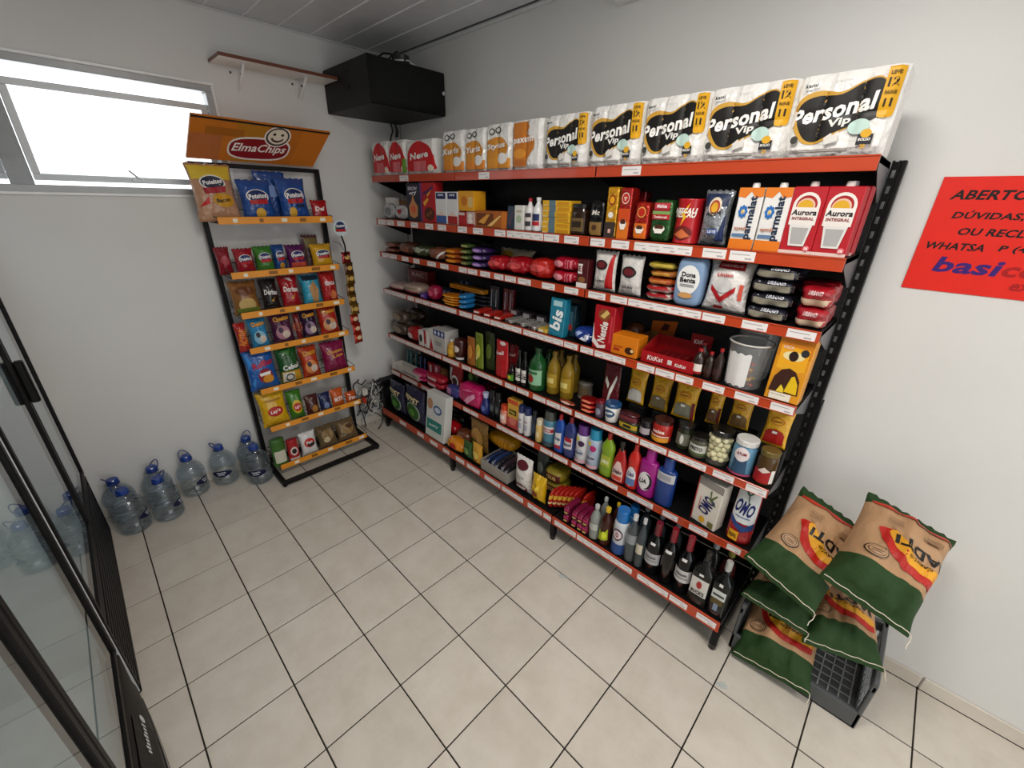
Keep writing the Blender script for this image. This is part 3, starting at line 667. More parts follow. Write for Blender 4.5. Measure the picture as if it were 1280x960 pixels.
for k in range(9):
    c = ['#8a1c20:foil', '#5a3a20:foil', '#7a5a1c:foil', '#6a4a20:foil', '#7a5c24:foil', '#8a6a28:foil', '#a82418:foil', '#b02a18:foil', '#b83018:foil'][k]
    I('bag', 'sachet', (-.348 + (k % 2) * .006, -.05 + (k % 3 - 1) * .006, 1.52 - k * .078), (.085, .022, .082), c, ['small dark red sachet at the top of the hanger strip', 'small brown gold sachet clipped on the hanger strip', 'small red sachet clipped low on the hanger strip'][0 if k == 0 else 1 if k < 6 else 2], 'sachet', None if k == 0 else 'brown gold sachets on the hanger strip' if k < 6 else 'red sachets on the hanger strip',
      (('e', 0, .55, .3, .2, '#d8b060' if k < 6 else '#e8c8a0'),), rz=PI / 2 + .3, nx=8, nz=8, seed=k if k == 0 else 1)

# ================================================================== coolers on the left
CB = M('#0b0a0a', 'rough'); CWH = M('#cfd3d4', 'plastic'); CGL = clear_mat('cooler_glass', (.82, .86, .86), .012, 2.7)
def cooler(name, x0, x1, zb, label, doors, curved):
    e = empty(name, (0, 0, 0)); tag(e, label, 'cooler'); yf = -1.792; yb = -2.42; zt = 2.02
    g = G(); g.box(x0, x0 + .012, yb, yf - .02, zb, zt); g.box(x1 - .012, x1, yb, yf - .02, zb, zt); g.box(x0, x1, yb, yb + .02, zb, zt); g.box(x0, x1, yb, yf - .02, zt, zt + .18); g.box(x0 + .012, x1 - .012, yb + .02, yf - .02, zb, zb + .02)
    g.build('cabinet', [CWH], e)
    g = G(); g.bbox(x0 - .003, x0, yb, yf, .03, zt + .18, .001); g.build('side_panel', M('#b9bdbe', 'plastic'), e); g = G(); g.bbox(x1, x1 + .003, yb, yf, .03, zt + .18, .001); g.build('side_panel', M('#b9bdbe', 'plastic'), e)
    g = G(); g.bbox(x0 + .05, x1 - .05, yf - .075, yf - .045, zt - .03, zt - .005, .004); g.build('light_bar', M('#e8eaea', 'plastic'), e)
    area('cooler_fill_light', ((x0 + x1) / 2, yf - .075, zt - .035), (math.radians(-18), 0, 0), x1 - x0 - .12, .03, 5, (.93, .97, 1.0))  # unseen lamp added to brighten the dark cooler interior
    for k in range(3):
        z = 1.16 + k * .28; g = G()
        for j in range(16): y = yb + .04 + j * .034; g.tube([(x0 + .014, y, z), (x1 - .014, y, z)], .003, 4)
        for x in (x0 + .02, (x0 + x1) / 2, x1 - .02): g.tube([(x, yb + .03, z), (x, yf - .06, z)], .004, 4)
        g.build('wire_shelf', M('#e6e8e8', 'plastic'), e)
    for (a, b, hs) in doors:
        g = G(); t = .030
        g.bbox(a, a + t, yf - .022, yf + .006, zb + .02, zt, .003); g.bbox(b - t, b, yf - .022, yf + .006, zb + .02, zt, .003); g.bbox(a + t, b - t, yf - .022, yf + .004, zb + .02, zb + .05, .003); g.bbox(a + t, b - t, yf - .022, yf + .004, zt - .03, zt, .003)
        d = g.build('door', CB, e)
        g = G(); g.box(a + t, b - t, yf - .006, yf - .002, zb + .05, zt - .03); g.build('glass', CGL, d)
        if hs: g = G(); g.bbox(b - .034, b + .002, yf + .006, yf + .036, 1.12, 1.31, .006); g.build('handle', M('#070707', 'rough'), d)
    if not curved:
        g = G(); g.box(x0, x1, yb, yf - .03, .02, zb)
        g.bbox(x0, x1, yf - .03, yf + .002, zb - .03, zb + .012, .004); g.bbox(x0, x1, yf - .03, yf + .004, .015, .05, .004)
        for k in range(9): z = .055 + k * (zb - .09) / 9; g.bbox(x0 + .01, x1 - .01, yf - .03, yf + .002, z, z + (zb - .09) / 9 * .62, .003)
        g.bbox(x0, x0 + .03, yf - .03, yf + .004, .02, zb, .004); g.bbox(x1 - .03, x1, yf - .03, yf + .004, .02, zb, .004)
        g.build('base_grille', CB, e)
        for fx in (x0 + .06, x1 - .06):
            g = G(); g.lathe([(.02, .0005), (.02, .022)], 10, 0, Matrix.Translation((fx, yf - .06, 0))); g.build('foot', CB, e)
    else:
        def bow(x, k): u = (x - x0) / (x1 - x0) * 2 - 1; return yf + .004 + k * (1 - u * u)
        N = 24; X = [x0 + (x1 - x0) * i / N for i in range(N + 1)]
        def sheet(g, prof, m=0, i0=0, i1=N):   # prof: (k, dy, z)
            V = [(X[i], bow(X[i], k) + dy, z) for i in range(i0, i1 + 1) for k, dy, z in prof]; n = len(prof)
            g.add(V, [(a * n + b, (a + 1) * n + b, (a + 1) * n + b + 1, a * n + b + 1) for a in range(i1 - i0) for b in range(n - 1)], m)
        g = G(); sheet(g, [(.045, -.02, .0), (.045, -.004, .004), (.045, 0, .03), (.045, -.006, .05)]); sheet(g, [(.045, -.012, .05), (.045, -.002, .056), (.045, -.002, .10), (.045, -.012, .106)]); sheet(g, [(.045, -.012, .106), (.044, 0, .112), (.042, -.004, .15), (.0, -.0, zb - .02), (.0, -.02, zb + .02)]); g.box(x0, x1, yb, yf - .02, .0, zb); g.build('base_bumper', CB, e, smooth=True)
        g = G(); sheet(g, [(.0455, .0012, .062), (.0455, .0012, .094)]); g.build('bumper_strip', M('#8a8b8c', 'steel'), e)
        i0, i1 = 5, 19
        g = G(); sheet(g, [(.041, .002, .155), (.004, .0025, zb - .035)], 0, i0, i1); lp = g.build('logo_panel', M('#060606', 'rough'), e)
        def LP(x, v): a = Vector((x, bow(x, .041) + .003, .155)); b = Vector((x, bow(x, .004) + .0035, zb - .035)); return tuple(a.lerp(b, v))
        g = G(); cx = x0 + .265
        g.add([LP(cx + .016 * math.cos(a * PI / 6), .5 + .13 * math.sin(a * PI / 6)) for a in range(12)], [tuple(range(12))])
        for k in range(8): u = cx + .026 + k * .016; g.add([LP(u, .42), LP(u + .010, .42), LP(u + .010, .56 + .05 * (k % 3 == 0)), LP(u, .56 + .05 * (k % 3 == 0))], [(0, 1, 2, 3)])
        g.build('emblem', M('#d8d8d8'), lp)
        g = G(); sheet(g, [(.02, -.03, zb - .02), (.02, -.034, zb + .12)], 0, 1, N - 1); g.build('inner_guard', M('#c6cacb', 'steel'), e)
    return e
cooler('display_cooler', -.44, .905, .43, 'upright glass-door cooler with louvred black base beside the water jugs', ((-.436, .150, 1), (.158, .900, 0)), False)
cooler('display_cooler', .955, 2.30, .33, 'upright glass-door cooler with bowed black base and emblem plate', ((.960, 1.625, 0), (1.635, 2.296, 0)), True)

# ================================================================== water jugs
JP = [(-.365, -.940, 2.2), (-.532, -.945, .9), (-.532, -1.123, 2.9), (-.532, -1.314, 1.9), (-.362, -1.495, .2), (-.530, -1.503, .6), (-.366, -1.668, 2.5), (-.532, -1.698, -2.7)]
JL = [('clear water jug with blue cap and navy oval label, touching the snack rack base', 1), ('clear water jug half hidden between wall and rack, handle raised', 0), ('clear water jug with navy oval label standing alone by the wall', 1), ('pale blue water jug with upright square handle, label turned sideways', 1),
      ('clear ribbed water jug in front of another, handle folded down', 0), ('clear water jug with loop handle tilted to the side, behind a ribbed jug', 0), ('clear ribbed water jug in front, wide blue handle loop over its cap', 0), ('water jug wedged behind another beside the cooler, handle pointing to the cooler', 0)]
LABROT = [-.5, 2.5, -.45, .9, 1.2, 2.0, 1.25, 2.4]
jw, jh = .167, .305
for (x, y, ha), (lab, front), lr in zip(JP, JL, LABROT):
    V, F, S, _ = shape_lathe(jw, jw, jh, {'prof': 'jug', 'seg': 28}); root = mk('water_jug', V, F, water_mat(), smooth=True); root.location = (x, y, 0.001); root.rotation_euler = (0, 0, PI / 2 + lr + .0)
    tag(root, lab, 'water jug')
    V, F = lathe([(r * .93, z * jh * .985 + .004) for r, z in PROF['jug'] if z < .80], 24, jw / 2, jw / 2)
    Vc, Fc = lathe([(r, z * jh) for r, z in CAPS['jug']], 18, jw / 2, jw / 2); mk('cap', Vc, Fc, '#1c3f8f:plastic', root)
    g = G(); r = .026; a0 = ha - lr; ux, uy = math.cos(a0), math.sin(a0); vx, vy = -uy, ux; lp = []
    for k in range(13):
        t = PI * k / 12; s = math.cos(t) * .034; q = math.sin(t); lp.append((ux * q * .045 + vx * s, uy * q * .045 + vy * s, jh * .90 + q * .058))
    g.tube(lp, .0035, 6); g.add(*lathe([(.034, jh * .885), (.034, jh * .90)], 16)); g.build('handle', M('#1b2f6e', 'plastic'), root, smooth=True)
    add_print(root, S, jw, jh, (('e', 0, .345, .36, .085, '#10163a'), ('t', 'SANTA', 0, .375, .34, .034, '#e8ecf4'), ('t', 'RITA', 0, .325, .24, .034, '#e8ecf4')), .07)

# ================================================================== charcoal bags in a grey crate
cr = empty('plastic_crate', (2.87, .425, .001)); tag(cr, 'grey plastic crate with grid sides holding the charcoal bags', 'crate')
GR = M('#4b4e50', 'plastic'); g = G(); hw, hd2 = .25, .185
g.bbox(-hw, hw, -hd2, hd2, 0, .012, .003); g.bbox(-hw, hw, -hd2, -hd2 + .02, .0, .095, .004)
for sx in (-1, 1):
    xa = sx * hw
    g.bbox(min(xa, xa - sx * .016), max(xa, xa - sx * .016), -hd2, -hd2 + .035, .0, .27 if 1 else .1, .004); g.bbox(min(xa, xa - sx * .016), max(xa, xa - sx * .016), hd2 - .04, hd2, 0, .29, .004)
    g.bbox(min(xa, xa - sx * .02), max(xa, xa - sx * .02), -hd2, hd2, .235, .29, .004); g.bbox(min(xa, xa - sx * .016), max(xa, xa - sx * .016), -hd2, hd2, 0, .05, .004)
g.bbox(-hw, hw, hd2 - .02, hd2, .235, .29, .004); g.bbox(-hw, hw, hd2 - .016, hd2, 0, .05, .004)
g.build('shell', GR, cr)
g = G()
for sx in (-1, 1):
    xa = sx * (hw - .008)
    for z in (.09, .135, .18): g.box(xa - .004, xa + .004, -hd2 + .03, hd2 - .03, z, z + .006)
    for k in range(9): y = -hd2 + .04 + k * .0375; g.box(xa - .003, xa + .003, y, y + .004, .05, .24)
for z in (.09, .14, .19): g.box(-hw + .02, hw - .02, hd2 - .012, hd2 - .006, z, z + .006)
for k in range(15): x = -hw + .03 + k * .0314; g.box(x, x + .004, hd2 - .012, hd2 - .006, .05, .24)
g.build('grid_wall', M('#8f9294', 'plastic'), cr)
g = G()
for k in range(12): x = -hw + .04 + k * .0385; g.box(x, x + .005, -hd2 + .03, hd2 - .03, .012, .016)
for k in range(8): y = -hd2 + .04 + k * .042; g.box(-hw + .03, hw - .03, y, y + .005, .012, .016)
g.build('grid_floor', M('#a0a2a2', 'plastic'), cr)
def coal_bag(origin, ux, vy, w, h, d, label, prn=True, seed=1, side_text=False):
    """sewn paper sack; origin = middle of the lower edge, ux = width direction, vy = up direction"""
    ux = Vector(ux).normalized(); vy = Vector(vy); vy = (vy - ux * vy.dot(ux)).normalized(); n = ux.cross(vy)
    kw = {'seed': seed, 'crimp': .05, 'wr': .30, 'nx': 22, 'nz': 26, 'boff': .004}
    V, F, S, _ = shape_bag(w, d, h, kw)
    me_m = []
    root = mk('charcoal_bag', V, F, [M('#b08a66', 'kraft'), M('#26401e', 'kraft')], smooth=True)
    root.data.polygons.foreach_set('material_index', [1 if (lambda z: z < .30 * h or z > .90 * h)(sum(V[i][2] for i in f) / len(f)) else 0 for f in F])
    m = Matrix((ux, -n, vy)).transposed().to_4x4(); m.translation = Vector(origin); root.matrix_world = m
    tag(root, label, 'charcoal bag')
    if prn:
        arc = lambda r0, r1, cx, cz, sq: [(cx + r1 * math.cos(a), cz + r1 * sq * math.sin(a)) for a in [PI * (1.0 + k / 10) for k in range(11)]]
        dec = [('s', [(-.30, .66), (-.30, .585), (-.2, .46), (-.02, .385), (.2, .36), (.44, .37), (.46, .43), (.46, .52), (.44, .62), (.2, .66)], '#b5221a'), ('s', [(-.22, .66), (-.16, .53), (0, .45), (.2, .425), (.455, .44), (.455, .5), (.44, .62), (.2, .66)], '#e0a02a'), ('p', [(-.24, .70), (-.10, .60), (.1, .52), (.46, .52), (.46, .66), (.40, .70)], '#b08a66'),
               ('p', [(-.46, .88), (-.3, .86), (-.15, .885), (0, .85), (.15, .88), (.3, .855), (.46, .88), (.46, .90), (-.46, .90)], '#b8321a'),
               ('t', 'IADTI', .12, .585, .60, .085, '#1a1512', 180, -.15), ('t', 'CARV\u00c3O', .16, .505, .30, .030, '#2a1c12', 180), ('t', 'PESO 2 KG', .12, .655, .4, .014, '#3a2a1c', 180),
               ('e', -.28, .395, .12, .055, '#3a2a20'), ('e', -.28, .395, .108, .049, '#b08a66'), ('e', -.28, .395, .09, .04, '#3f2e22'), ('e', -.28, .395, .082, .035, '#b08a66'), ('r', -.34, -.22, .38, .386, '#3f2e22'), ('r', -.34, -.22, .398, .404, '#3f2e22'), ('r', .12, .30, .72, .77, '#8a6a4a'), ('r', -.30, -.14, .72, .725, '#5a4430'), ('r', -.30, -.14, .74, .745, '#5a4430'), ('r', -.30, -.14, .76, .765, '#5a4430'), ('r', -.30, -.14, .78, .785, '#5a4430')]
        dec = [q for q in dec if not (q[0] == 't' and 'PESO' in q[1])]
        add_print(root, S, w, h, dec, .035)
    g = G(); g.tube([S(w * (-.47 + .94 * k / 14), h * .035 + .002 * math.sin(k * 2), .002) for k in range(15)], .0018, 5)
    g.tube([S(w * .47, h * .035, .003), (w * .50, -.012, h * .02), (w * .505, -.018, -.012), (w * .49, -.02, -.03), (w * .50, -.018, -.045)], .0018, 5); g.build('stitching', M('#d6cdb8', 'matte'), root)
    return root
coal_bag((2.800, .185, .055), (.28, 0, .045), (-.02, .33, .19), .31, .40, .17, 'charcoal bag lying lowest in the crate, green end poking out over its front lip', seed=3)
coal_bag((2.735, .235, .335), (.30, -.02, .0), (.03, .36, .05), .27, .36, .13, 'green-ended charcoal bag squashed in the middle layer against the shelving', seed=6)
coal_bag((2.985, .225, .335), (.28, .05, .045), (.03, .36, .06), .26, .37, .15, 'charcoal bag in the middle layer with crumpled green end above the open grid', seed=9)
coal_bag((2.715, .175, .545), (.285, -.0, -.105), (.03, .33, .27), .30, .42, .19, 'charcoal bag with upside-down lettering leaning on the end of the shelving', seed=12)
coal_bag((2.965, .180, .650), (.30, .02, -.09), (.03, .32, .22), .295, .42, .235, 'topmost charcoal bag with upside-down lettering leaning against the bare wall', seed=15)

# ================================================================== corner: power strip, adapter and cable tangle
pb = empty('power_box', (-.53, .345, .001)); tag(pb, 'black power box on the floor in the corner behind the shelving', 'power box')
g = G(); g.bbox(-.07, .03, -.14, .16, .02, .43, .01); g.bbox(-.06, .02, -.12, .14, 0, .02, .004); g.build('case', M('#0b0b0c', 'rough'), pb); g = G(); g.bbox(.03, .034, -.10, -.02, .12, .2, .004); g.bbox(.03, .033, -.12, -.03, .27, .36, .004); g.build('socket_plate', M('#26272a', 'plastic'), pb)
ct = empty('cable_tangle', (-.485, .085, .0)); tag(ct, 'tangled grey and white cables hanging in the corner beside the rack', 'cables')
random.seed(21)
for col, n, r in (('#c6c4be:plastic', 6, .005), ('#232326:plastic', 9, .006), ('#8f8d86:plastic', 5, .004)):
    for q in range(n):
        p = Vector((random.uniform(-.05, .04), random.uniform(-.10, .06), random.uniform(.34, .50))); pts = []
        for k in range(14):
            pts.append(p.copy()); p = p + Vector((random.uniform(-.03, .03), random.uniform(-.045, .045), random.uniform(-.07, .025))); p.x = min(.07, max(-.09, p.x)); p.y = min(.07, max(-.13, p.y)); p.z = max(.02, p.z)
        g = G(); g.tube(pts, r, 6); g.build('cable', col, ct, smooth=True)
g = G(); g.bbox(-.03, .02, -.10, -.05, .36, .42, .006); g.build('plug', M('#cfcabf', 'plastic'), ct); g = G(); g.bbox(-.02, .03, -.02, .04, .27, .32, .006); g.build('plug', M('#cfcabf', 'plastic'), ct)
g = G(); g.bbox(.0, .04, -.115, -.085, .30, .35, .004); g.build('red_plug', M('#b8321e', 'plastic'), ct)
# scraps on the floor
for x, y, l in ((1.79, -.02, 'small crumpled clear wrapper on the floor tiles before the shelving'), (2.66, .02, 'torn shred of clear film on the tiles by the crate')):
    V, F, S, _ = shape_soft(.05, .03, .008, {'n': 2.2, 'res': 6, 'wob': .4}); o = mk('plastic_scrap', V, F, 'clear'); o.location = (x, y, .001); o.rotation_euler = (0, 0, .6); tag(o, l, 'scrap')
# ================================================================== special containers
def open_box(e, w, d, h, t, mat, name='box'):
    g = G(); g.box(-w / 2, w / 2, -d / 2, d / 2, 0, t); g.box(-w / 2, w / 2, -d / 2, -d / 2 + t, t, h); g.box(-w / 2, w / 2, d / 2 - t, d / 2, t, h)
    g.box(-w / 2, -w / 2 + t, -d / 2 + t, d / 2 - t, t, h); g.box(w / 2 - t, w / 2, -d / 2 + t, d / 2 - t, t, h); return g.build(name, mat, e)
def flat_text(parent, s, x, y, z, wd, ht, col, rot=0.0, sh=.15):
    TV, TF, _ = text_mesh(s, .02); c, q = math.cos(rot), math.sin(rot)
    return mk('lettering', [(x + (a * wd + b * ht * sh) * c - b * ht * q, y, z + (a * wd) * q + b * ht * c) for a, b in TV], TF, col, parent)
def display_tray(loc, w, d, h):
    e = empty('chocolate_display_box', loc); tag(e, 'open red cardboard display box with raised back flap and white lettering', 'display box')
    open_box(e, w, d, h, .003, M('#a8141c', 'card'))
    g = G(); g.add([(-w / 2, -d / 2, h), (-w / 2, d / 2, h), (-w / 2, d / 2, h + .055), (-w / 2 + .002, -d / 2, h), (-w / 2 + .002, d / 2, h), (-w / 2 + .002, d / 2, h + .055)], [(0, 1, 2), (5, 4, 3), (0, 3, 4, 1), (1, 4, 5, 2), (2, 5, 3, 0)]); g.build('side_flap', M('#b01a20', 'card'), e); g = G()
    g.add([(w / 2, -d / 2, h), (w / 2, d / 2, h), (w / 2, d / 2, h + .055), (w / 2 - .002, -d / 2, h), (w / 2 - .002, d / 2, h), (w / 2 - .002, d / 2, h + .055)], [(2, 1, 0), (3, 4, 5), (0, 1, 4, 3), (1, 2, 5, 4), (2, 0, 3, 5)])
    g.build('side_flap', M('#b01a20', 'card'), e); g = G(); g.box(w * .12, w / 2, d / 2 - .003, d / 2, h, h + .085); g.box(-w / 2, w * .12, d / 2 - .003, d / 2, h, h + .045); fl = g.build('back_flap', M('#9a141a', 'card'), e)
    flat_text(e, 'KitKat', -w * .22, -d / 2 - .001, h * .5, w * .30, h * .42, '#f0e4e0', .05); flat_text(e, 'KitKat', w * .26, -d / 2 - .001, h * .45, w * .2, h * .3, '#f0e4e0', .05); flat_text(fl, 'KitKat', w * .3, d / 2 - .004, h + .05, w * .24, .022, '#f0e4e0', .1)
    g = G(); g.bbox(w * .02, w * .10, -d / 2 - .002, -d / 2, h * .3, h * .7, .0005); g.build('badge', M('#d8d0cc', 'card'), e)
    for i in range(5): I('box', 'chocolate_bar', (loc[0] - w * .3 + i * w * .12, loc[1], loc[2] + .004), (w * .10, d * .8, .03), '#6a1014:film', 'dark red bar lying inside the open red display box', 'candy bar', 'bars inside the red display box', (('r', -.3, .3, .3, .7, '#a84a40'),))
def lid_tray(loc, w, d, h):
    e = empty('cardboard_tray', loc); tag(e, 'open orange lidded cardboard tray with plain brown inside, behind the red display box', 'display box')
    open_box(e, w, d, h, .003, M('#a87a48', 'card')); g = G(); V = [(-w / 2, d / 2 - .002, h), (w / 2, d / 2 - .002, h), (w / 2 + .01, d / 2 + .0, h + .075), (-w / 2, d / 2 + .0, h + .055)]
    g.add(V + [(x, y + .002, z) for x, y, z in V], [(0, 1, 2, 3), (7, 6, 5, 4), (0, 4, 5, 1), (1, 5, 6, 2), (2, 6, 7, 3), (3, 7, 4, 0)]); ld = g.build('lid', M('#c8641a', 'card'), e)
    g = G(); g.add([(x, d / 2 - .004, z) for x, z in ((-.01, h + .015), (.03, h + .02), (.035, h + .05), (.005, h + .055))], [(0, 1, 2, 3)]); g.build('label', M('#4a1c14'), ld)
def bucket(loc, r, h):
    for k, (dz, dy, lab) in enumerate(((0, 0, 'clear plastic bucket of wrapped candy with white paper label'), (.0, 2 * r + .012, 'clear plastic bucket behind the labelled candy bucket'))):
        dy = min(dy, .588 - r - loc[1]) if k else 0
        e = empty('candy_bucket', (loc[0] - (.012 if k else 0), loc[1] + dy, loc[2])); tag(e, lab, 'bucket'); hh = h * (1.0 if not k else 1.12)
        rb = r * .84; g = G(); g.lathe([(rb, 0), (rb + .001, .004), (r * .97, hh)], 28); del g.F[-1]; del g.m[-1]; g.build('tub', 'clear', e, smooth=True)
        g = G(); g.tube([(r * 1.0 * math.cos(2 * PI * q / 28), r * 1.0 * math.sin(2 * PI * q / 28), hh) for q in range(28)], .004, 6, closed=True); g.build('rim', M('#c8c4bc', 'plastic'), e, smooth=True)
        if not k:
            V = []; n = 12
            for j in (0, 1, 2):
                for i in range(n + 1):
                    a = -PI / 2 - .75 + 1.25 * i / n - .1; zz = hh * (.06 + .74 * j / 2) + .004 * math.sin(i * 1.7 + j); rr = rb + (r * .97 - rb) * zz / hh + .0025 + .0006 * math.sin(i * 1.1); V.append((rr * math.cos(a), rr * math.sin(a), zz))
            mk('paper_label', V, [(j * (n + 1) + i, j * (n + 1) + i + 1, (j + 1) * (n + 1) + i + 1, (j + 1) * (n + 1) + i) for j in range(2) for i in range(n)], M('#dedcda', 'paper'), e)
            random.seed(4); cs = ['#d8a020:foil', '#b8201c:foil', '#c84a1c:foil', '#e0b83a:foil']
            for q in range(40):
                a = random.uniform(0, 2 * PI); rr = random.uniform(0, rb - .018)
                I('soft', 'wrapped_candy', (loc[0] + rr * math.cos(a), loc[1] + rr * math.sin(a), loc[2] + .005 + (q // 9) * .019), (.03, .018, .016), cs[q % 4], ['gold wrapped candy inside the labelled bucket', 'red wrapped candy inside the labelled bucket', 'orange wrapped candy inside the labelled bucket', 'yellow wrapped candy inside the labelled bucket'][q % 4], 'candy', ['gold candies', 'red candies', 'orange candies', 'yellow candies'][q % 4] + ' in the bucket', rz=random.uniform(0, 3), n=2.4, res=4)
def mushroom_jar(loc, r, h):
    e = empty('mushroom_jar', loc); tag(e, 'glass jar packed with cream button mushrooms under a black lid', 'jar')
    V, F = lathe([(q, z * h) for q, z in PROF['jar']], 22, r, r); mk('glass', V, F, clear_mat('jar_glass', (.93, .95, .9), .04, 1.45, .05, (.8, .78, .66)), e, smooth=True)
    V, F = lathe([(q, z * h) for q, z in CAPS['jar']], 18, r, r); mk('lid', V, F, '#12110f:plastic', e)
    random.seed(5); base = None
    for lay in range(5):
        for k in range(8 if lay < 5 else 0):
            a = k * PI / 4 + lay * .4; rr = r * .62; z = h * (.10 + lay * .14)
            if base is None:
                V, F, S, _ = shape_soft(.034, .030, .028, {'n': 2.2, 'res': 5, 'wob': .05}); base = mk('mushroom', V, F, '#d8cda8:plastic', e, smooth=True); o = base
            else: o = bpy.data.objects.new('mushroom', base.data); COL.objects.link(o); o.parent = e
            o.location = (rr * math.cos(a), rr * math.sin(a), z); o.rotation_euler = (random.uniform(-.4, .4), random.uniform(-.4, .4), a)
def white_tray(loc, w, d, h):
    e = empty('toothbrush_tray', loc); tag(e, 'low white cardboard tray with tall end flap at the corner of the sixth shelf', 'tray')
    open_box(e, w, d, h, .003, M('#c4beb6', 'card')); g = G(); g.box(-w / 2, -w / 2 + .05, -d / 2 - .003, -d / 2, 0, h + .05); g.build('end_flap', M('#cfcac2', 'card'), e); g = G(); g.box(-w * .1, w * .4, -d / 2 - .001, -d / 2, h * .3, h * .6); g.build('print', M('#8a8684'), e)
def cardboard_box(loc, w, d, h):
    e = empty('cardboard_box', loc); tag(e, 'grey speckled open cardboard box full of dark rolled packs on the bottom shelf', 'box')
    open_box(e, w, d, h, .004, M('#9a958c', 'rough'))
    cs = ['#1c2c4e:film', '#22345e:film', '#26262c:film', '#3a2a34:film', '#1e2026:film']
    for i in range(5): I('soft', 'rolled_pack', (loc[0] - w * .36 + i * w * .18, loc[1] + .015 * (i % 2), loc[2] + .006), (w * .165, d * .84, h * 1.12), cs[i], ['dark blue rolled pack inside the grey cardboard box', 'brighter blue rolled pack in the grey cardboard box', 'black rolled pack in the middle of the grey cardboard box', 'plum rolled pack in the grey cardboard box', 'charcoal rolled pack at the edge of the grey cardboard box'][i], 'pack', None, (('r', -.3, .3, .5, .8, '#8a8a94'),), n=3.0)

# ================================================================== products
I('pack', 'paper_roll_pack', (-0.342, 0.349, 2.1262), (0.2281, 0.11, 0.2174), '#e9e7e3:film', 'red and white paper roll pack at the far corner end of the top shelf', 'roll pack', dec=(('s', [(-0.46, 0.3), (-0.4, 0.62), (-0.3, 0.8), (-0.16, 0.92), (0, 0.97), (0.16, 0.9), (0.32, 0.8), (0.42, 0.62), (0.47, 0.3), (0.42, 0.1), (-0.42, 0.1)], '#c4121c'), ('r', -0.2, 0.22, 0.08, 0.38, '#d46a70'), ('e', 0.36, 0.16, 0.09, 0.1, '#e8dcc8'), ('t', 'Neve', 0, 0.55, 0.62, 0.2, '#f4efea', 4, 0.25)), lobes=2, tiers=2)
I('pack', 'paper_roll_pack', (-0.1193, 0.349, 2.1262), (0.2177, 0.11, 0.2129), '#e9e7e3:film', 'red paper roll pack with a green strip on its side, on the top shelf', 'roll pack', dec=(('s', [(-0.46, 0.3), (-0.4, 0.62), (-0.3, 0.8), (-0.16, 0.92), (0, 0.97), (0.16, 0.9), (0.32, 0.8), (0.42, 0.62), (0.47, 0.3), (0.42, 0.1), (-0.42, 0.1)], '#c4121c'), ('r', -0.2, 0.22, 0.08, 0.38, '#d46a70'), ('e', 0.36, 0.16, 0.09, 0.1, '#e8dcc8'), ('t', 'Neve', 0, 0.55, 0.62, 0.2, '#f4efea', 4, 0.25), ('r', 0.36, 0.49, 0.05, 0.45, '#5c8a2c')), lobes=2, tiers=2)
I('pack', 'paper_roll_pack', (0.1655, 0.349, 2.1262), (0.3329, 0.11, 0.1984), '#e9e7e3:film', 'wider red paper roll pack beside the corner packs on the top shelf', 'roll pack', dec=(('s', [(-0.46, 0.3), (-0.4, 0.62), (-0.3, 0.8), (-0.16, 0.92), (0, 0.97), (0.16, 0.9), (0.32, 0.8), (0.42, 0.62), (0.47, 0.3), (0.42, 0.1), (-0.42, 0.1)], '#c4121c'), ('r', -0.2, 0.22, 0.08, 0.38, '#d46a70'), ('e', 0.36, 0.16, 0.09, 0.1, '#e8dcc8'), ('t', 'Neve', 0, 0.55, 0.62, 0.2, '#f4efea', 4, 0.25)), lobes=2, tiers=2)
I('pack', 'paper_roll_pack', (0.2456, 0.468, 2.1262), (0.1294, 0.1, 0.2006), '#e9e7e3:film', 'red paper roll pack mostly hidden behind an orange towel pack on the top shelf', 'roll pack', dec=(('s', [(-0.46, 0.3), (-0.4, 0.62), (-0.3, 0.8), (-0.16, 0.92), (0, 0.97), (0.16, 0.9), (0.32, 0.8), (0.42, 0.62), (0.47, 0.3), (0.42, 0.1), (-0.42, 0.1)], '#c4121c'), ('r', -0.2, 0.22, 0.08, 0.38, '#d46a70'), ('e', 0.36, 0.16, 0.09, 0.1, '#e8dcc8'), ('t', 'Neve', 0, 0.55, 0.62, 0.2, '#f4efea', 4, 0.25)), lobes=1, tiers=2)
I('pack', 'kitchen_roll_pack', (0.5134, 0.349, 2.1262), (0.2072, 0.11, 0.2208), '#e9e7e3:film', 'white and orange kitchen roll pack with a white sweep, next to the red packs', 'roll pack', dec=(('s', [(-0.46, 0.3), (-0.42, 0.62), (-0.2, 0.7), (0.1, 0.72), (0.32, 0.62), (0.4, 0.45), (0.3, 0.3), (0.1, 0.22), (-0.2, 0.22)], '#d08a2a'), ('r', -0.47, 0.47, 0.05, 0.26, '#d8842a'), ('e', 0.2, 0.26, 0.2, 0.12, '#ece9e4'), ('e', -0.2, 0.84, 0.12, 0.07, '#3c3a38'), ('e', 0.05, 0.86, 0.12, 0.07, '#3c3a38'), ('e', -0.2, 0.84, 0.08, 0.045, '#e9e7e3'), ('e', 0.05, 0.86, 0.08, 0.045, '#e9e7e3'), ('t', 'Kuris', -0.03, 0.52, 0.72, 0.15, '#f6f2ec', 4, 0.3)), lobes=2, tiers=2)
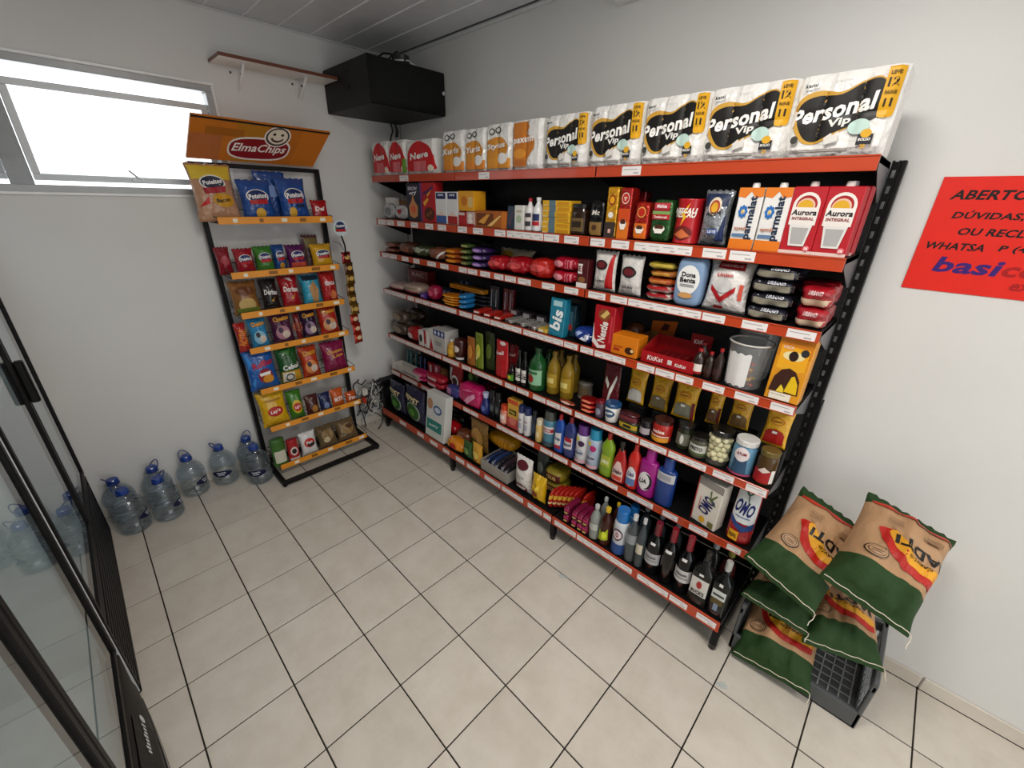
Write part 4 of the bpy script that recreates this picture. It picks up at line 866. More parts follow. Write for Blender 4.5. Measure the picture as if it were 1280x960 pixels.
I('pack', 'kitchen_roll_pack', (0.7143, 0.349, 2.1262), (0.1761, 0.11, 0.217), '#e9e7e3:film', 'white and orange kitchen roll pack between two taller orange-white packs', 'roll pack', dec=(('s', [(-0.46, 0.3), (-0.42, 0.62), (-0.2, 0.7), (0.1, 0.72), (0.32, 0.62), (0.4, 0.45), (0.3, 0.3), (0.1, 0.22), (-0.2, 0.22)], '#d08a2a'), ('r', -0.47, 0.47, 0.05, 0.26, '#d8842a'), ('e', 0.2, 0.26, 0.2, 0.12, '#ece9e4'), ('e', -0.2, 0.84, 0.12, 0.07, '#3c3a38'), ('e', 0.05, 0.86, 0.12, 0.07, '#3c3a38'), ('e', -0.2, 0.84, 0.08, 0.045, '#e9e7e3'), ('e', 0.05, 0.86, 0.08, 0.045, '#e9e7e3'), ('t', 'Yuris', -0.03, 0.52, 0.72, 0.15, '#f6f2ec', 4, 0.3)), lobes=2, tiers=2)
I('pack', 'kitchen_roll_pack', (0.9074, 0.354, 2.1262), (0.193, 0.12, 0.2236), '#e9e7e3:film', 'taller white and orange kitchen roll pack with large white script', 'roll pack', dec=(('s', [(-0.46, 0.3), (-0.42, 0.62), (-0.2, 0.7), (0.1, 0.72), (0.32, 0.62), (0.4, 0.45), (0.3, 0.3), (0.1, 0.22), (-0.2, 0.22)], '#d08a2a'), ('r', -0.47, 0.47, 0.05, 0.26, '#d8902a'), ('e', 0.2, 0.26, 0.2, 0.12, '#ece9e4'), ('e', -0.2, 0.84, 0.12, 0.07, '#3c3a38'), ('e', 0.05, 0.86, 0.12, 0.07, '#3c3a38'), ('e', -0.2, 0.84, 0.08, 0.045, '#e9e7e3'), ('e', 0.05, 0.86, 0.08, 0.045, '#e9e7e3'), ('t', 'Stylus', -0.03, 0.52, 0.72, 0.15, '#f6f2ec', 4, 0.3)), lobes=2, tiers=2)
I('pack', 'kitchen_roll_pack', (1.1159, 0.354, 2.1262), (0.2028, 0.12, 0.2229), '#e9e7e3:film', 'kitchen roll pack with broad brown orange panel, beside the smallest black and white pack', 'roll pack', dec=(('p', [(-0.48, 0.06), (-0.48, 0.95), (0.05, 0.97), (0.12, 0.85), (0.02, 0.72), (0.3, 0.6), (0.28, 0.42), (0.05, 0.2), (0, 0.06)], '#c87828'), ('t', 'paxum', -0.08, 0.58, 0.68, 0.14, '#f6f2ec', 3, 0.25), ('e', -0.2, 0.33, 0.2, 0.1, '#e0942e'), ('r', -0.35, 0.0, 0.1, 0.2, '#b8682a')), lobes=2, tiers=2)
I('pack', 'toilet_roll_pack', (1.3645, 0.392, 2.1262), (0.2436, 0.2, 0.2232), '#e9e7e3:film', 'smallest black and white toilet roll pack with yellow tab, beside the orange kitchen rolls', 'roll pack', dec=(('s', [(-0.44, 0.4), (-0.46, 0.62), (-0.38, 0.76), (-0.22, 0.8), (-0.02, 0.76), (0.16, 0.86), (0.3, 0.88), (0.38, 0.76), (0.4, 0.58), (0.34, 0.42), (0.16, 0.36), (-0.02, 0.24), (-0.18, 0.16), (-0.32, 0.2)], '#c9993a'), ('s', [(-0.4, 0.42), (-0.42, 0.6), (-0.36, 0.7), (-0.22, 0.74), (-0.02, 0.73), (0.16, 0.84), (0.3, 0.86), (0.38, 0.74), (0.4, 0.56), (0.34, 0.42), (0.16, 0.36), (-0.02, 0.28), (-0.18, 0.19), (-0.3, 0.24)], '#14110f'), ('t', 'Personal', -0.075, 0.555, 0.78, 0.2, '#f6f3ee', 9, 0.22), ('t', 'Vip', 0.02, 0.4, 0.22, 0.12, '#e4e0da', 9, 0.2), ('s', [(0.345, 0.46), (0.38, 0.42), (0.44, 0.42), (0.478, 0.46), (0.48, 0.7), (0.48, 0.95), (0.475, 0.97), (0.345, 0.97), (0.34, 0.95), (0.34, 0.7)], '#dda41c'), ('t', '12', 0.41, 0.8, 0.09, 0.1, '#1c1712'), ('t', '11', 0.41, 0.58, 0.07, 0.09, '#1c1712'), ('t', 'LEVE', 0.41, 0.9, 0.09, 0.04, '#5a4410'), ('t', 'PAGUE', 0.41, 0.69, 0.1, 0.04, '#5a4410'), ('e', 0.22, 0.335, 0.1, 0.09, '#bcd6cc'), ('r', 0.24, 0.38, 0.12, 0.24, '#25272e'), ('e', 0.31, 0.25, 0.05, 0.05, '#d8a428'), ('t', 'BOLSO', 0.31, 0.18, 0.11, 0.035, '#e8e4dc'), ('t', '20', 0.31, 0.1, 0.05, 0.05, '#d8a428'), ('r', -0.36, 0.18, 0.05, 0.065, '#6a6660'), ('r', -0.36, 0.18, 0.075, 0.085, '#8a867e'), ('e', -0.38, 0.22, 0.04, 0.05, '#3a3936'), ('p', [(-0.08, 0.22), (-0.02, 0.28), (0, 0.25), (0.05, 0.3), (0.06, 0.18), (-0.06, 0.14)], '#dad6d0'), ('t', 'kami', -0.33, 0.86, 0.12, 0.045, '#2a2826', 4, 0.2)), lobes=3, tiers=2)
I('pack', 'toilet_roll_pack', (1.6303, 0.392, 2.1262), (0.2548, 0.2, 0.2318), '#e9e7e3:film', 'toilet roll pack with black swoosh and yellow tab, second after the orange kitchen rolls', 'roll pack', dec=(('s', [(-0.44, 0.4), (-0.46, 0.62), (-0.38, 0.76), (-0.22, 0.8), (-0.02, 0.76), (0.16, 0.86), (0.3, 0.88), (0.38, 0.76), (0.4, 0.58), (0.34, 0.42), (0.16, 0.36), (-0.02, 0.24), (-0.18, 0.16), (-0.32, 0.2)], '#c9993a'), ('s', [(-0.4, 0.42), (-0.42, 0.6), (-0.36, 0.7), (-0.22, 0.74), (-0.02, 0.73), (0.16, 0.84), (0.3, 0.86), (0.38, 0.74), (0.4, 0.56), (0.34, 0.42), (0.16, 0.36), (-0.02, 0.28), (-0.18, 0.19), (-0.3, 0.24)], '#14110f'), ('t', 'Personal', -0.075, 0.555, 0.78, 0.2, '#f6f3ee', 9, 0.22), ('t', 'Vip', 0.02, 0.4, 0.22, 0.12, '#e4e0da', 9, 0.2), ('s', [(0.345, 0.46), (0.38, 0.42), (0.44, 0.42), (0.478, 0.46), (0.48, 0.7), (0.48, 0.95), (0.475, 0.97), (0.345, 0.97), (0.34, 0.95), (0.34, 0.7)], '#dda41c'), ('t', '12', 0.41, 0.8, 0.09, 0.1, '#1c1712'), ('t', '11', 0.41, 0.58, 0.07, 0.09, '#1c1712'), ('t', 'LEVE', 0.41, 0.9, 0.09, 0.04, '#5a4410'), ('t', 'PAGUE', 0.41, 0.69, 0.1, 0.04, '#5a4410'), ('e', 0.22, 0.335, 0.1, 0.09, '#bcd6cc'), ('r', 0.24, 0.38, 0.12, 0.24, '#25272e'), ('e', 0.31, 0.25, 0.05, 0.05, '#d8a428'), ('t', 'BOLSO', 0.31, 0.18, 0.11, 0.035, '#e8e4dc'), ('t', '20', 0.31, 0.1, 0.05, 0.05, '#d8a428'), ('r', -0.36, 0.18, 0.05, 0.065, '#6a6660'), ('r', -0.36, 0.18, 0.075, 0.085, '#8a867e'), ('e', -0.38, 0.22, 0.04, 0.05, '#3a3936'), ('p', [(-0.08, 0.22), (-0.02, 0.28), (0, 0.25), (0.05, 0.3), (0.06, 0.18), (-0.06, 0.14)], '#dad6d0'), ('t', 'kami', -0.33, 0.86, 0.12, 0.045, '#2a2826', 4, 0.2)), lobes=3, tiers=2)
I('pack', 'toilet_roll_pack', (1.8934, 0.392, 2.1262), (0.2565, 0.2, 0.2323), '#e9e7e3:film', 'middle one of the five black and white toilet roll packs with yellow tab', 'roll pack', dec=(('s', [(-0.44, 0.4), (-0.46, 0.62), (-0.38, 0.76), (-0.22, 0.8), (-0.02, 0.76), (0.16, 0.86), (0.3, 0.88), (0.38, 0.76), (0.4, 0.58), (0.34, 0.42), (0.16, 0.36), (-0.02, 0.24), (-0.18, 0.16), (-0.32, 0.2)], '#c9993a'), ('s', [(-0.4, 0.42), (-0.42, 0.6), (-0.36, 0.7), (-0.22, 0.74), (-0.02, 0.73), (0.16, 0.84), (0.3, 0.86), (0.38, 0.74), (0.4, 0.56), (0.34, 0.42), (0.16, 0.36), (-0.02, 0.28), (-0.18, 0.19), (-0.3, 0.24)], '#14110f'), ('t', 'Personal', -0.075, 0.555, 0.78, 0.2, '#f6f3ee', 9, 0.22), ('t', 'Vip', 0.02, 0.4, 0.22, 0.12, '#e4e0da', 9, 0.2), ('s', [(0.345, 0.46), (0.38, 0.42), (0.44, 0.42), (0.478, 0.46), (0.48, 0.7), (0.48, 0.95), (0.475, 0.97), (0.345, 0.97), (0.34, 0.95), (0.34, 0.7)], '#dda41c'), ('t', '12', 0.41, 0.8, 0.09, 0.1, '#1c1712'), ('t', '11', 0.41, 0.58, 0.07, 0.09, '#1c1712'), ('t', 'LEVE', 0.41, 0.9, 0.09, 0.04, '#5a4410'), ('t', 'PAGUE', 0.41, 0.69, 0.1, 0.04, '#5a4410'), ('e', 0.22, 0.335, 0.1, 0.09, '#bcd6cc'), ('r', 0.24, 0.38, 0.12, 0.24, '#25272e'), ('e', 0.31, 0.25, 0.05, 0.05, '#d8a428'), ('t', 'BOLSO', 0.31, 0.18, 0.11, 0.035, '#e8e4dc'), ('t', '20', 0.31, 0.1, 0.05, 0.05, '#d8a428'), ('r', -0.36, 0.18, 0.05, 0.065, '#6a6660'), ('r', -0.36, 0.18, 0.075, 0.085, '#8a867e'), ('e', -0.38, 0.22, 0.04, 0.05, '#3a3936'), ('p', [(-0.08, 0.22), (-0.02, 0.28), (0, 0.25), (0.05, 0.3), (0.06, 0.18), (-0.06, 0.14)], '#dad6d0'), ('t', 'kami', -0.33, 0.86, 0.12, 0.045, '#2a2826', 4, 0.2)), lobes=3, tiers=2)
I('pack', 'toilet_roll_pack', (2.1613, 0.392, 2.1262), (0.28, 0.2, 0.2319), '#e9e7e3:film', 'toilet roll pack with black swoosh and yellow tab, second from the open shelf end', 'roll pack', dec=(('s', [(-0.44, 0.4), (-0.46, 0.62), (-0.38, 0.76), (-0.22, 0.8), (-0.02, 0.76), (0.16, 0.86), (0.3, 0.88), (0.38, 0.76), (0.4, 0.58), (0.34, 0.42), (0.16, 0.36), (-0.02, 0.24), (-0.18, 0.16), (-0.32, 0.2)], '#c9993a'), ('s', [(-0.4, 0.42), (-0.42, 0.6), (-0.36, 0.7), (-0.22, 0.74), (-0.02, 0.73), (0.16, 0.84), (0.3, 0.86), (0.38, 0.74), (0.4, 0.56), (0.34, 0.42), (0.16, 0.36), (-0.02, 0.28), (-0.18, 0.19), (-0.3, 0.24)], '#14110f'), ('t', 'Personal', -0.075, 0.555, 0.78, 0.2, '#f6f3ee', 9, 0.22), ('t', 'Vip', 0.02, 0.4, 0.22, 0.12, '#e4e0da', 9, 0.2), ('s', [(0.345, 0.46), (0.38, 0.42), (0.44, 0.42), (0.478, 0.46), (0.48, 0.7), (0.48, 0.95), (0.475, 0.97), (0.345, 0.97), (0.34, 0.95), (0.34, 0.7)], '#dda41c'), ('t', '12', 0.41, 0.8, 0.09, 0.1, '#1c1712'), ('t', '11', 0.41, 0.58, 0.07, 0.09, '#1c1712'), ('t', 'LEVE', 0.41, 0.9, 0.09, 0.04, '#5a4410'), ('t', 'PAGUE', 0.41, 0.69, 0.1, 0.04, '#5a4410'), ('e', 0.22, 0.335, 0.1, 0.09, '#bcd6cc'), ('r', 0.24, 0.38, 0.12, 0.24, '#25272e'), ('e', 0.31, 0.25, 0.05, 0.05, '#d8a428'), ('t', 'BOLSO', 0.31, 0.18, 0.11, 0.035, '#e8e4dc'), ('t', '20', 0.31, 0.1, 0.05, 0.05, '#d8a428'), ('r', -0.36, 0.18, 0.05, 0.065, '#6a6660'), ('r', -0.36, 0.18, 0.075, 0.085, '#8a867e'), ('e', -0.38, 0.22, 0.04, 0.05, '#3a3936'), ('p', [(-0.08, 0.22), (-0.02, 0.28), (0, 0.25), (0.05, 0.3), (0.06, 0.18), (-0.06, 0.14)], '#dad6d0'), ('t', 'kami', -0.33, 0.86, 0.12, 0.045, '#2a2826', 4, 0.2)), lobes=3, tiers=2)
I('pack', 'toilet_roll_pack', (2.4364, 0.392, 2.1262), (0.2711, 0.2, 0.2293), '#e9e7e3:film', 'largest black and white toilet roll pack at the open shelf end, near the red notice', 'roll pack', dec=(('s', [(-0.44, 0.4), (-0.46, 0.62), (-0.38, 0.76), (-0.22, 0.8), (-0.02, 0.76), (0.16, 0.86), (0.3, 0.88), (0.38, 0.76), (0.4, 0.58), (0.34, 0.42), (0.16, 0.36), (-0.02, 0.24), (-0.18, 0.16), (-0.32, 0.2)], '#c9993a'), ('s', [(-0.4, 0.42), (-0.42, 0.6), (-0.36, 0.7), (-0.22, 0.74), (-0.02, 0.73), (0.16, 0.84), (0.3, 0.86), (0.38, 0.74), (0.4, 0.56), (0.34, 0.42), (0.16, 0.36), (-0.02, 0.28), (-0.18, 0.19), (-0.3, 0.24)], '#14110f'), ('t', 'Personal', -0.075, 0.555, 0.78, 0.2, '#f6f3ee', 9, 0.22), ('t', 'Vip', 0.02, 0.4, 0.22, 0.12, '#e4e0da', 9, 0.2), ('s', [(0.345, 0.46), (0.38, 0.42), (0.44, 0.42), (0.478, 0.46), (0.48, 0.7), (0.48, 0.95), (0.475, 0.97), (0.345, 0.97), (0.34, 0.95), (0.34, 0.7)], '#dda41c'), ('t', '12', 0.41, 0.8, 0.09, 0.1, '#1c1712'), ('t', '11', 0.41, 0.58, 0.07, 0.09, '#1c1712'), ('t', 'LEVE', 0.41, 0.9, 0.09, 0.04, '#5a4410'), ('t', 'PAGUE', 0.41, 0.69, 0.1, 0.04, '#5a4410'), ('e', 0.22, 0.335, 0.1, 0.09, '#bcd6cc'), ('r', 0.24, 0.38, 0.12, 0.24, '#25272e'), ('e', 0.31, 0.25, 0.05, 0.05, '#d8a428'), ('t', 'BOLSO', 0.31, 0.18, 0.11, 0.035, '#e8e4dc'), ('t', '20', 0.31, 0.1, 0.05, 0.05, '#d8a428'), ('r', -0.36, 0.18, 0.05, 0.065, '#6a6660'), ('r', -0.36, 0.18, 0.075, 0.085, '#8a867e'), ('e', -0.38, 0.22, 0.04, 0.05, '#3a3936'), ('p', [(-0.08, 0.22), (-0.02, 0.28), (0, 0.25), (0.05, 0.3), (0.06, 0.18), (-0.06, 0.14)], '#dad6d0'), ('t', 'kami', -0.33, 0.86, 0.12, 0.045, '#2a2826', 4, 0.2)), lobes=3, tiers=2)
I('soft', 'candy_bag', (-0.2978, 0.319, 1.8262), (0.1491, 0.05, 0.113), '#b9babd:foil', 'small silver foil bag at the corner end of the second shelf', 'candy', dec=(('e', 0, 0.5, 0.25, 0.25, '#7a7c80'),), n=2.6)
I('soft', 'candy_bag', (-0.1306, 0.324, 1.8262), (0.1826, 0.06, 0.1054), '#c4c4c6:foil', 'silver foil bag with a red heart on the second shelf', 'candy', dec=(('p', [(0, 0.35), (-0.16, 0.58), (-0.1, 0.72), (0, 0.66), (0.1, 0.72), (0.16, 0.58)], '#a01a18'),), n=2.6)
I('box', 'small_box', (-0.3965, 0.403, 1.8262), (0.119, 0.05, 0.1519), '#dcd8d4:card', 'little white box with red print stacked behind the silver foil bags', 'box', dec=(('r', -0.4, 0.4, 0.35, 0.65, '#8a2a28'),))
I('box', 'small_box', (-0.2945, 0.4577, 1.8262), (0.1699, 0.06, 0.1312), '#8a5a2c:card', 'little brown box behind the foil bag with the heart', 'box', dec=(('r', -0.4, 0.4, 0.3, 0.7, '#a8743c'),))
I('box', 'cereal_box', (0.0593, 0.324, 1.8262), (0.1621, 0.06, 0.2462), '#1b1d2c:card', 'tall dark navy cereal box with an orange bear-shaped spot', 'cereal box', dec=(('t', 'SNOW', 0, 0.86, 0.7, 0.1, '#c8c8d0'), ('t', 'gry', 0, 0.72, 0.6, 0.1, '#e8e8ec', 6, 0.2), ('p', [(-0.3, 0.15), (-0.34, 0.4), (-0.1, 0.55), (0, 0.72), (0.1, 0.55), (0.34, 0.4), (0.3, 0.15), (0, 0.08)], '#c88a5a'), ('e', 0, 0.32, 0.2, 0.1, '#d8603a')))
I('box', 'cereal_box', (0.2315, 0.329, 1.8262), (0.1684, 0.07, 0.2495), '#b01c22:card', 'tall red cereal box with purple edge and brown flakes, next to the navy box', 'cereal box', dec=(('r', -0.5, -0.38, 0, 1, '#6a3a7a'), ('p', [(-0.2, 0.4), (0.1, 0.58), (0, 0.62), (0.3, 0.82), (-0.05, 0.7), (0.05, 0.64), (-0.3, 0.5)], '#e0a030'), ('t', 'Nescau', 0.05, 0.8, 0.7, 0.1, '#2a2a6a', 24), ('e', 0.1, 0.22, 0.34, 0.17, '#4a2416'), ('e', 0, 0.2, 0.12, 0.05, '#7a4a2a'), ('e', 0.2, 0.26, 0.1, 0.05, '#7a4a2a')))
I('box', 'cereal_box', (0.1841, 0.473, 1.8262), (0.1375, 0.05, 0.15), '#9a1a1e:card', 'red box peeking out behind the white and blue cartons on the second shelf', 'cereal box', dec=(('r', -0.4, 0.4, 0.2, 0.5, '#c04a2a'),))
I('box', 'milk_carton', (0.3791, 0.324, 1.8262), (0.119, 0.06, 0.192), '#dcdcdc:card', 'white carton with navy badge and blue base on the second shelf', 'carton', dec=(('r', -0.42, 0.42, 0.78, 0.97, '#1e2a58'), ('t', 'NINE', 0, 0.9, 0.5, 0.06, '#e8e8f0'), ('r', -0.45, 0.45, 0.02, 0.26, '#3a5a9a'), ('p', [(-0.4, 0.26), (0, 0.4), (0.4, 0.26)], '#e4c8b8')))
I('box', 'milk_carton', (0.4984, 0.324, 1.8262), (0.1082, 0.06, 0.1924), '#dcdcdc:card', 'white carton with navy badge and red base on the second shelf', 'carton', dec=(('r', -0.42, 0.42, 0.78, 0.97, '#1e2a58'), ('t', 'NINE', 0, 0.9, 0.5, 0.06, '#e8e8f0'), ('r', -0.45, 0.45, 0.02, 0.26, '#a02424'), ('p', [(-0.4, 0.26), (0, 0.4), (0.4, 0.26)], '#e4c8b8')))
I('box', 'snack_box', (0.6304, 0.344, 1.9112), (0.1463, 0.1, 0.1123), '#dc9a1e:card', 'yellow orange box stacked on small red boxes on the second shelf', 'box', dec=(('e', -0.1, 0.5, 0.2, 0.25, '#c4701a'), ('r', 0.15, 0.45, 0.2, 0.7, '#d8b878')))
I('box', 'small_box', (0.5891, 0.344, 1.8262), (0.0729, 0.1, 0.0791), '#a8161c:card', 'little plain red box under the yellow orange box', 'box', dec=(('r', -0.4, 0.4, 0.75, 0.95, '#c8c0b8'),))
I('box', 'small_box', (0.6716, 0.344, 1.8262), (0.0736, 0.1, 0.0817), '#c8a8a0:card', 'little red and white box with two round prints under the yellow orange box', 'box', dec=(('r', -0.5, 0.5, 0, 0.15, '#a8161c'), ('e', 0, 0.7, 0.3, 0.18, '#e8e0d8'), ('e', 0, 0.35, 0.3, 0.18, '#e8e0d8')))
I('box', 'biscuit_box', (0.8509, 0.339, 1.8262), (0.2659, 0.09, 0.0916), '#a85a18:card', 'wide brown orange box with gold print lying on the second shelf', 'box', dec=(('r', -0.45, 0.1, 0.1, 0.85, '#6a3414'), ('p', [(-0.1, 0.1), (0.3, 0.75), (0.36, 0.75), (0.05, 0.1)], '#e8c070'), ('p', [(-0.4, 0.3), (-0.1, 0.8), (0, 0.8), (-0.2, 0.2)], '#d89a40'), ('r', 0.36, 0.5, 0, 1, '#c87020')))
I('box', 'small_box', (1.0175, 0.324, 1.8262), (0.0623, 0.06, 0.1213), '#14283e:card', 'dark blue box leaning beside the wide brown orange box', 'box', dec=(('p', [(-0.4, 0.2), (0.3, 0.9), (0.4, 0.8), (0, 0.1)], '#4a3a48'),), lean=-0.08)
I('box', 'tea_box', (1.0821, 0.319, 1.8262), (0.0677, 0.05, 0.127), '#dcdad4:card', 'slim white box with green print on the second shelf', 'box', dec=(('e', 0, 0.45, 0.3, 0.16, '#a8b89a'), ('r', -0.3, 0.3, 0.72, 0.8, '#b8a890')))
I('lathe', 'sweetener_bottle', (1.1415, 0.3195, 1.8262), (0.051, 0.051, 0.1636), '#e2dfdd:plastic', 'slim white bottle with dark label and red cap, beside the slim white box', 'bottle', dec=(('r', -0.4, 0.4, 0.15, 0.55, '#3a3438'), ('r', -0.4, 0.4, 0.3, 0.42, '#d8d0cc')), prof='bottle', cap='#a81a26:plastic')
I('lathe', 'sweetener_bottle', (1.197, 0.3244, 1.8262), (0.0608, 0.0608, 0.1682), '#e6e6e8:plastic', 'slim white bottle with navy and red label and white cap', 'bottle', dec=(('r', -0.4, 0.4, 0.32, 0.52, '#26305a'), ('r', -0.4, 0.4, 0.18, 0.3, '#b02028')), prof='bottle', cap='#e8e8e8:plastic')
I('box', 'yellow_box', (1.3389, 0.3415, 1.8262), (0.1785, 0.09, 0.0258), '#dba824:card', 'flat yellow box with grey blue stripe in the stack of six', 'box', 'stacked flat yellow boxes', dec=(('r', -0.25, -0.02, 0.0, 1.0, '#5a7480'), ('r', 0.05, 0.45, 0.25, 0.75, '#c88a18'), ('r', -0.48, -0.3, 0.0, 0.16, '#e8dcae')), rz=0.0271, bev=0.002)
I('box', 'yellow_box', (1.3359, 0.3425, 1.852), (0.1785, 0.09, 0.0258), '#dba824:card', 'flat yellow box with grey blue stripe in the stack of six', 'box', 'stacked flat yellow boxes', dec=(('r', -0.25, -0.02, 0.0, 1.0, '#5a7480'), ('r', 0.05, 0.45, 0.25, 0.75, '#c88a18'), ('r', -0.48, -0.3, 0.0, 0.16, '#e8dcae')), rz=0.0286, bev=0.002)
I('box', 'yellow_box', (1.3385, 0.3431, 1.8777), (0.1785, 0.09, 0.0258), '#dba824:card', 'flat yellow box with grey blue stripe in the stack of six', 'box', 'stacked flat yellow boxes', dec=(('r', -0.25, -0.02, 0.0, 1.0, '#5a7480'), ('r', 0.05, 0.45, 0.25, 0.75, '#c88a18'), ('r', -0.48, -0.3, 0.0, 0.16, '#e8dcae')), rz=-0.0303, bev=0.002)
I('box', 'yellow_box', (1.3381, 0.3404, 1.9035), (0.1785, 0.09, 0.0258), '#dba824:card', 'flat yellow box with grey blue stripe in the stack of six', 'box', 'stacked flat yellow boxes', dec=(('r', -0.25, -0.02, 0.0, 1.0, '#5a7480'), ('r', 0.05, 0.45, 0.25, 0.75, '#c88a18'), ('r', -0.48, -0.3, 0.0, 0.16, '#e8dcae')), rz=-0.0333, bev=0.002)
I('box', 'yellow_box', (1.3384, 0.3428, 1.9293), (0.1785, 0.09, 0.0258), '#dba824:card', 'flat yellow box with grey blue stripe in the stack of six', 'box', 'stacked flat yellow boxes', dec=(('r', -0.25, -0.02, 0.0, 1.0, '#5a7480'), ('r', 0.05, 0.45, 0.25, 0.75, '#c88a18'), ('r', -0.48, -0.3, 0.0, 0.16, '#e8dcae')), rz=0.0126, bev=0.002)
I('box', 'yellow_box', (1.3374, 0.3403, 1.9551), (0.1785, 0.09, 0.0258), '#dba824:card', 'flat yellow box with grey blue stripe in the stack of six', 'box', 'stacked flat yellow boxes', dec=(('r', -0.25, -0.02, 0.0, 1.0, '#5a7480'), ('r', 0.05, 0.45, 0.25, 0.75, '#c88a18'), ('r', -0.48, -0.3, 0.0, 0.16, '#e8dcae')), rz=0.0101, bev=0.002)
I('lathe', 'coffee_jar', (1.4731, 0.3265, 1.8262), (0.0878, 0.065, 0.1426), '#2a1a10:bglass', 'dark instant coffee jar with gold label and black lid', 'jar', dec=(('r', -0.42, 0.42, 0.12, 0.55, '#6a5530'), ('r', -0.3, 0.3, 0.25, 0.45, '#2c2014')), prof='jar', cap='#141210:plastic', capname='lid', e=4.0)
I('soft', 'coffee_bag', (1.5836, 0.324, 1.8262), (0.0782, 0.06, 0.1617), '#12100f:foil', 'black coffee brick with gold lower half on the second shelf', 'coffee bag', dec=(('r', -0.42, 0.42, 0.04, 0.4, '#8a6a3a'), ('t', 'Mc', 0, 0.66, 0.5, 0.14, '#d8d0c4', 0, 0.2), ('e', -0.05, 0.25, 0.18, 0.08, '#4a2c18')), n=6, wob=0.03)
I('box', 'coffee_box', (1.663, 0.324, 1.8262), (0.0565, 0.06, 0.2153), '#e0a01e:foil', 'tall yellow and charcoal coffee pack with round red emblem', 'coffee box', dec=(('r', -0.5, 0.5, 0, 0.32, '#3a302c'), ('e', 0, 0.75, 0.3, 0.1, '#8a2418'), ('e', 0, 0.75, 0.22, 0.07, '#e0a01e'), ('e', 0, 0.46, 0.24, 0.06, '#efe8de'), ('r', -0.12, 0.12, 0.1, 0.18, '#d8a8a0')), bev=0.004)
I('box', 'coffee_box', (1.7305, 0.329, 1.8262), (0.0562, 0.07, 0.2119), '#b4221c:foil', 'tall red to orange coffee pack with white cup and round emblem', 'coffee box', dec=(('r', -0.5, 0.5, 0, 0.35, '#d8701c'), ('r', -0.5, 0.5, 0.35, 0.6, '#cc4a1c'), ('e', 0, 0.8, 0.34, 0.11, '#e8c8b8'), ('e', 0, 0.8, 0.28, 0.09, '#b4221c'), ('e', -0.08, 0.81, 0.05, 0.02, '#f0e0d0'), ('e', 0.08, 0.81, 0.05, 0.02, '#f0e0d0'), ('e', 0, 0.77, 0.05, 0.02, '#f0e0d0'), ('e', 0, 0.3, 0.3, 0.1, '#efe8de'), ('e', 0, 0.33999999999999997, 0.24, 0.06, '#4a2412'), ('p', [(-0.28, 0.3), (-0.18, 0.19), (0.18, 0.19), (0.28, 0.3)], '#efe8de')), bev=0.004)
I('box', 'coffee_box', (1.7516, 0.418, 1.8262), (0.0439, 0.06, 0.2), '#8a161c:foil', 'dark red coffee pack standing behind the orange packs', 'coffee box', dec=(('r', -0.5, 0.5, 0.3, 0.36, '#a83a3a'),), bev=0.004)
I('soft', 'coffee_bag', (1.8164, 0.329, 1.8262), (0.0668, 0.07, 0.1556), '#b8281a:foil', 'red to orange coffee brick with white cup, shorter than the tall packs', 'coffee bag', dec=(('r', -0.44, 0.44, 0.05, 0.45, '#d86a1c'), ('e', 0, 0.74, 0.3, 0.14, '#e0a050'), ('e', 0, 0.74, 0.24, 0.11, '#b8281a'), ('e', 0, 0.3, 0.3, 0.1, '#efe8de'), ('e', 0, 0.33999999999999997, 0.24, 0.06, '#4a2412'), ('p', [(-0.28, 0.3), (-0.18, 0.19), (0.18, 0.19), (0.28, 0.3)], '#efe8de')), n=7, wob=0.015)
I('soft', 'coffee_bag', (1.9069, 0.329, 1.8262), (0.0879, 0.07, 0.1663), '#2c5a2c:foil', 'green coffee brick with red banner and white cup', 'coffee bag', dec=(('r', -0.4, 0.4, 0.74, 0.93, '#9a1a26'), ('r', -0.36, 0.36, 0.79, 0.92, '#b83a44'), ('t', 'Melitta', 0, 0.85, 0.5, 0.08, '#f0e0e0', 0, 0.2), ('r', -0.44, 0.44, 0.54, 0.66, '#b01c22'), ('r', -0.44, 0.44, 0.66, 0.735, '#7ca05c'), ('e', 0, 0.32, 0.3, 0.1, '#efe8de'), ('e', 0, 0.36, 0.24, 0.06, '#4a2412'), ('p', [(-0.28, 0.32), (-0.18, 0.21000000000000002), (0.18, 0.21000000000000002), (0.28, 0.32)], '#efe8de'), ('t', 'Tradicional', 0, 0.6, 0.66, 0.06, '#f0dcd8')), n=8, wob=0.012)
I('lathe', 'cocoa_can', (2.0044, 0.3472, 1.8262), (0.1065, 0.1065, 0.1714), '#b41a22:plastic', 'red cocoa powder can with yellow lightning bolt', 'can', dec=(('t', 'NESCAU', 0, 0.66, 0.74, 0.14, '#f4ece0', 0, 0.1), ('p', [(-0.1, 0.4), (0.1, 0.62), (0.02, 0.64), (0.16, 0.92), (-0.12, 0.66), (-0.03, 0.62)], '#e8b428'), ('e', 0, 0.25, 0.34, 0.16, '#6a1a14'), ('p', [(-0.3, 0.2), (0, 0.34), (0.3, 0.18), (0, 0.12)], '#c86a3a'), ('t', 'NESCAU', 0, 0.74, 0.74, 0.12, '#f6f0e6', 0, 0.15)), prof='can', cap='#d8d4d0:plastic', capname='lid')
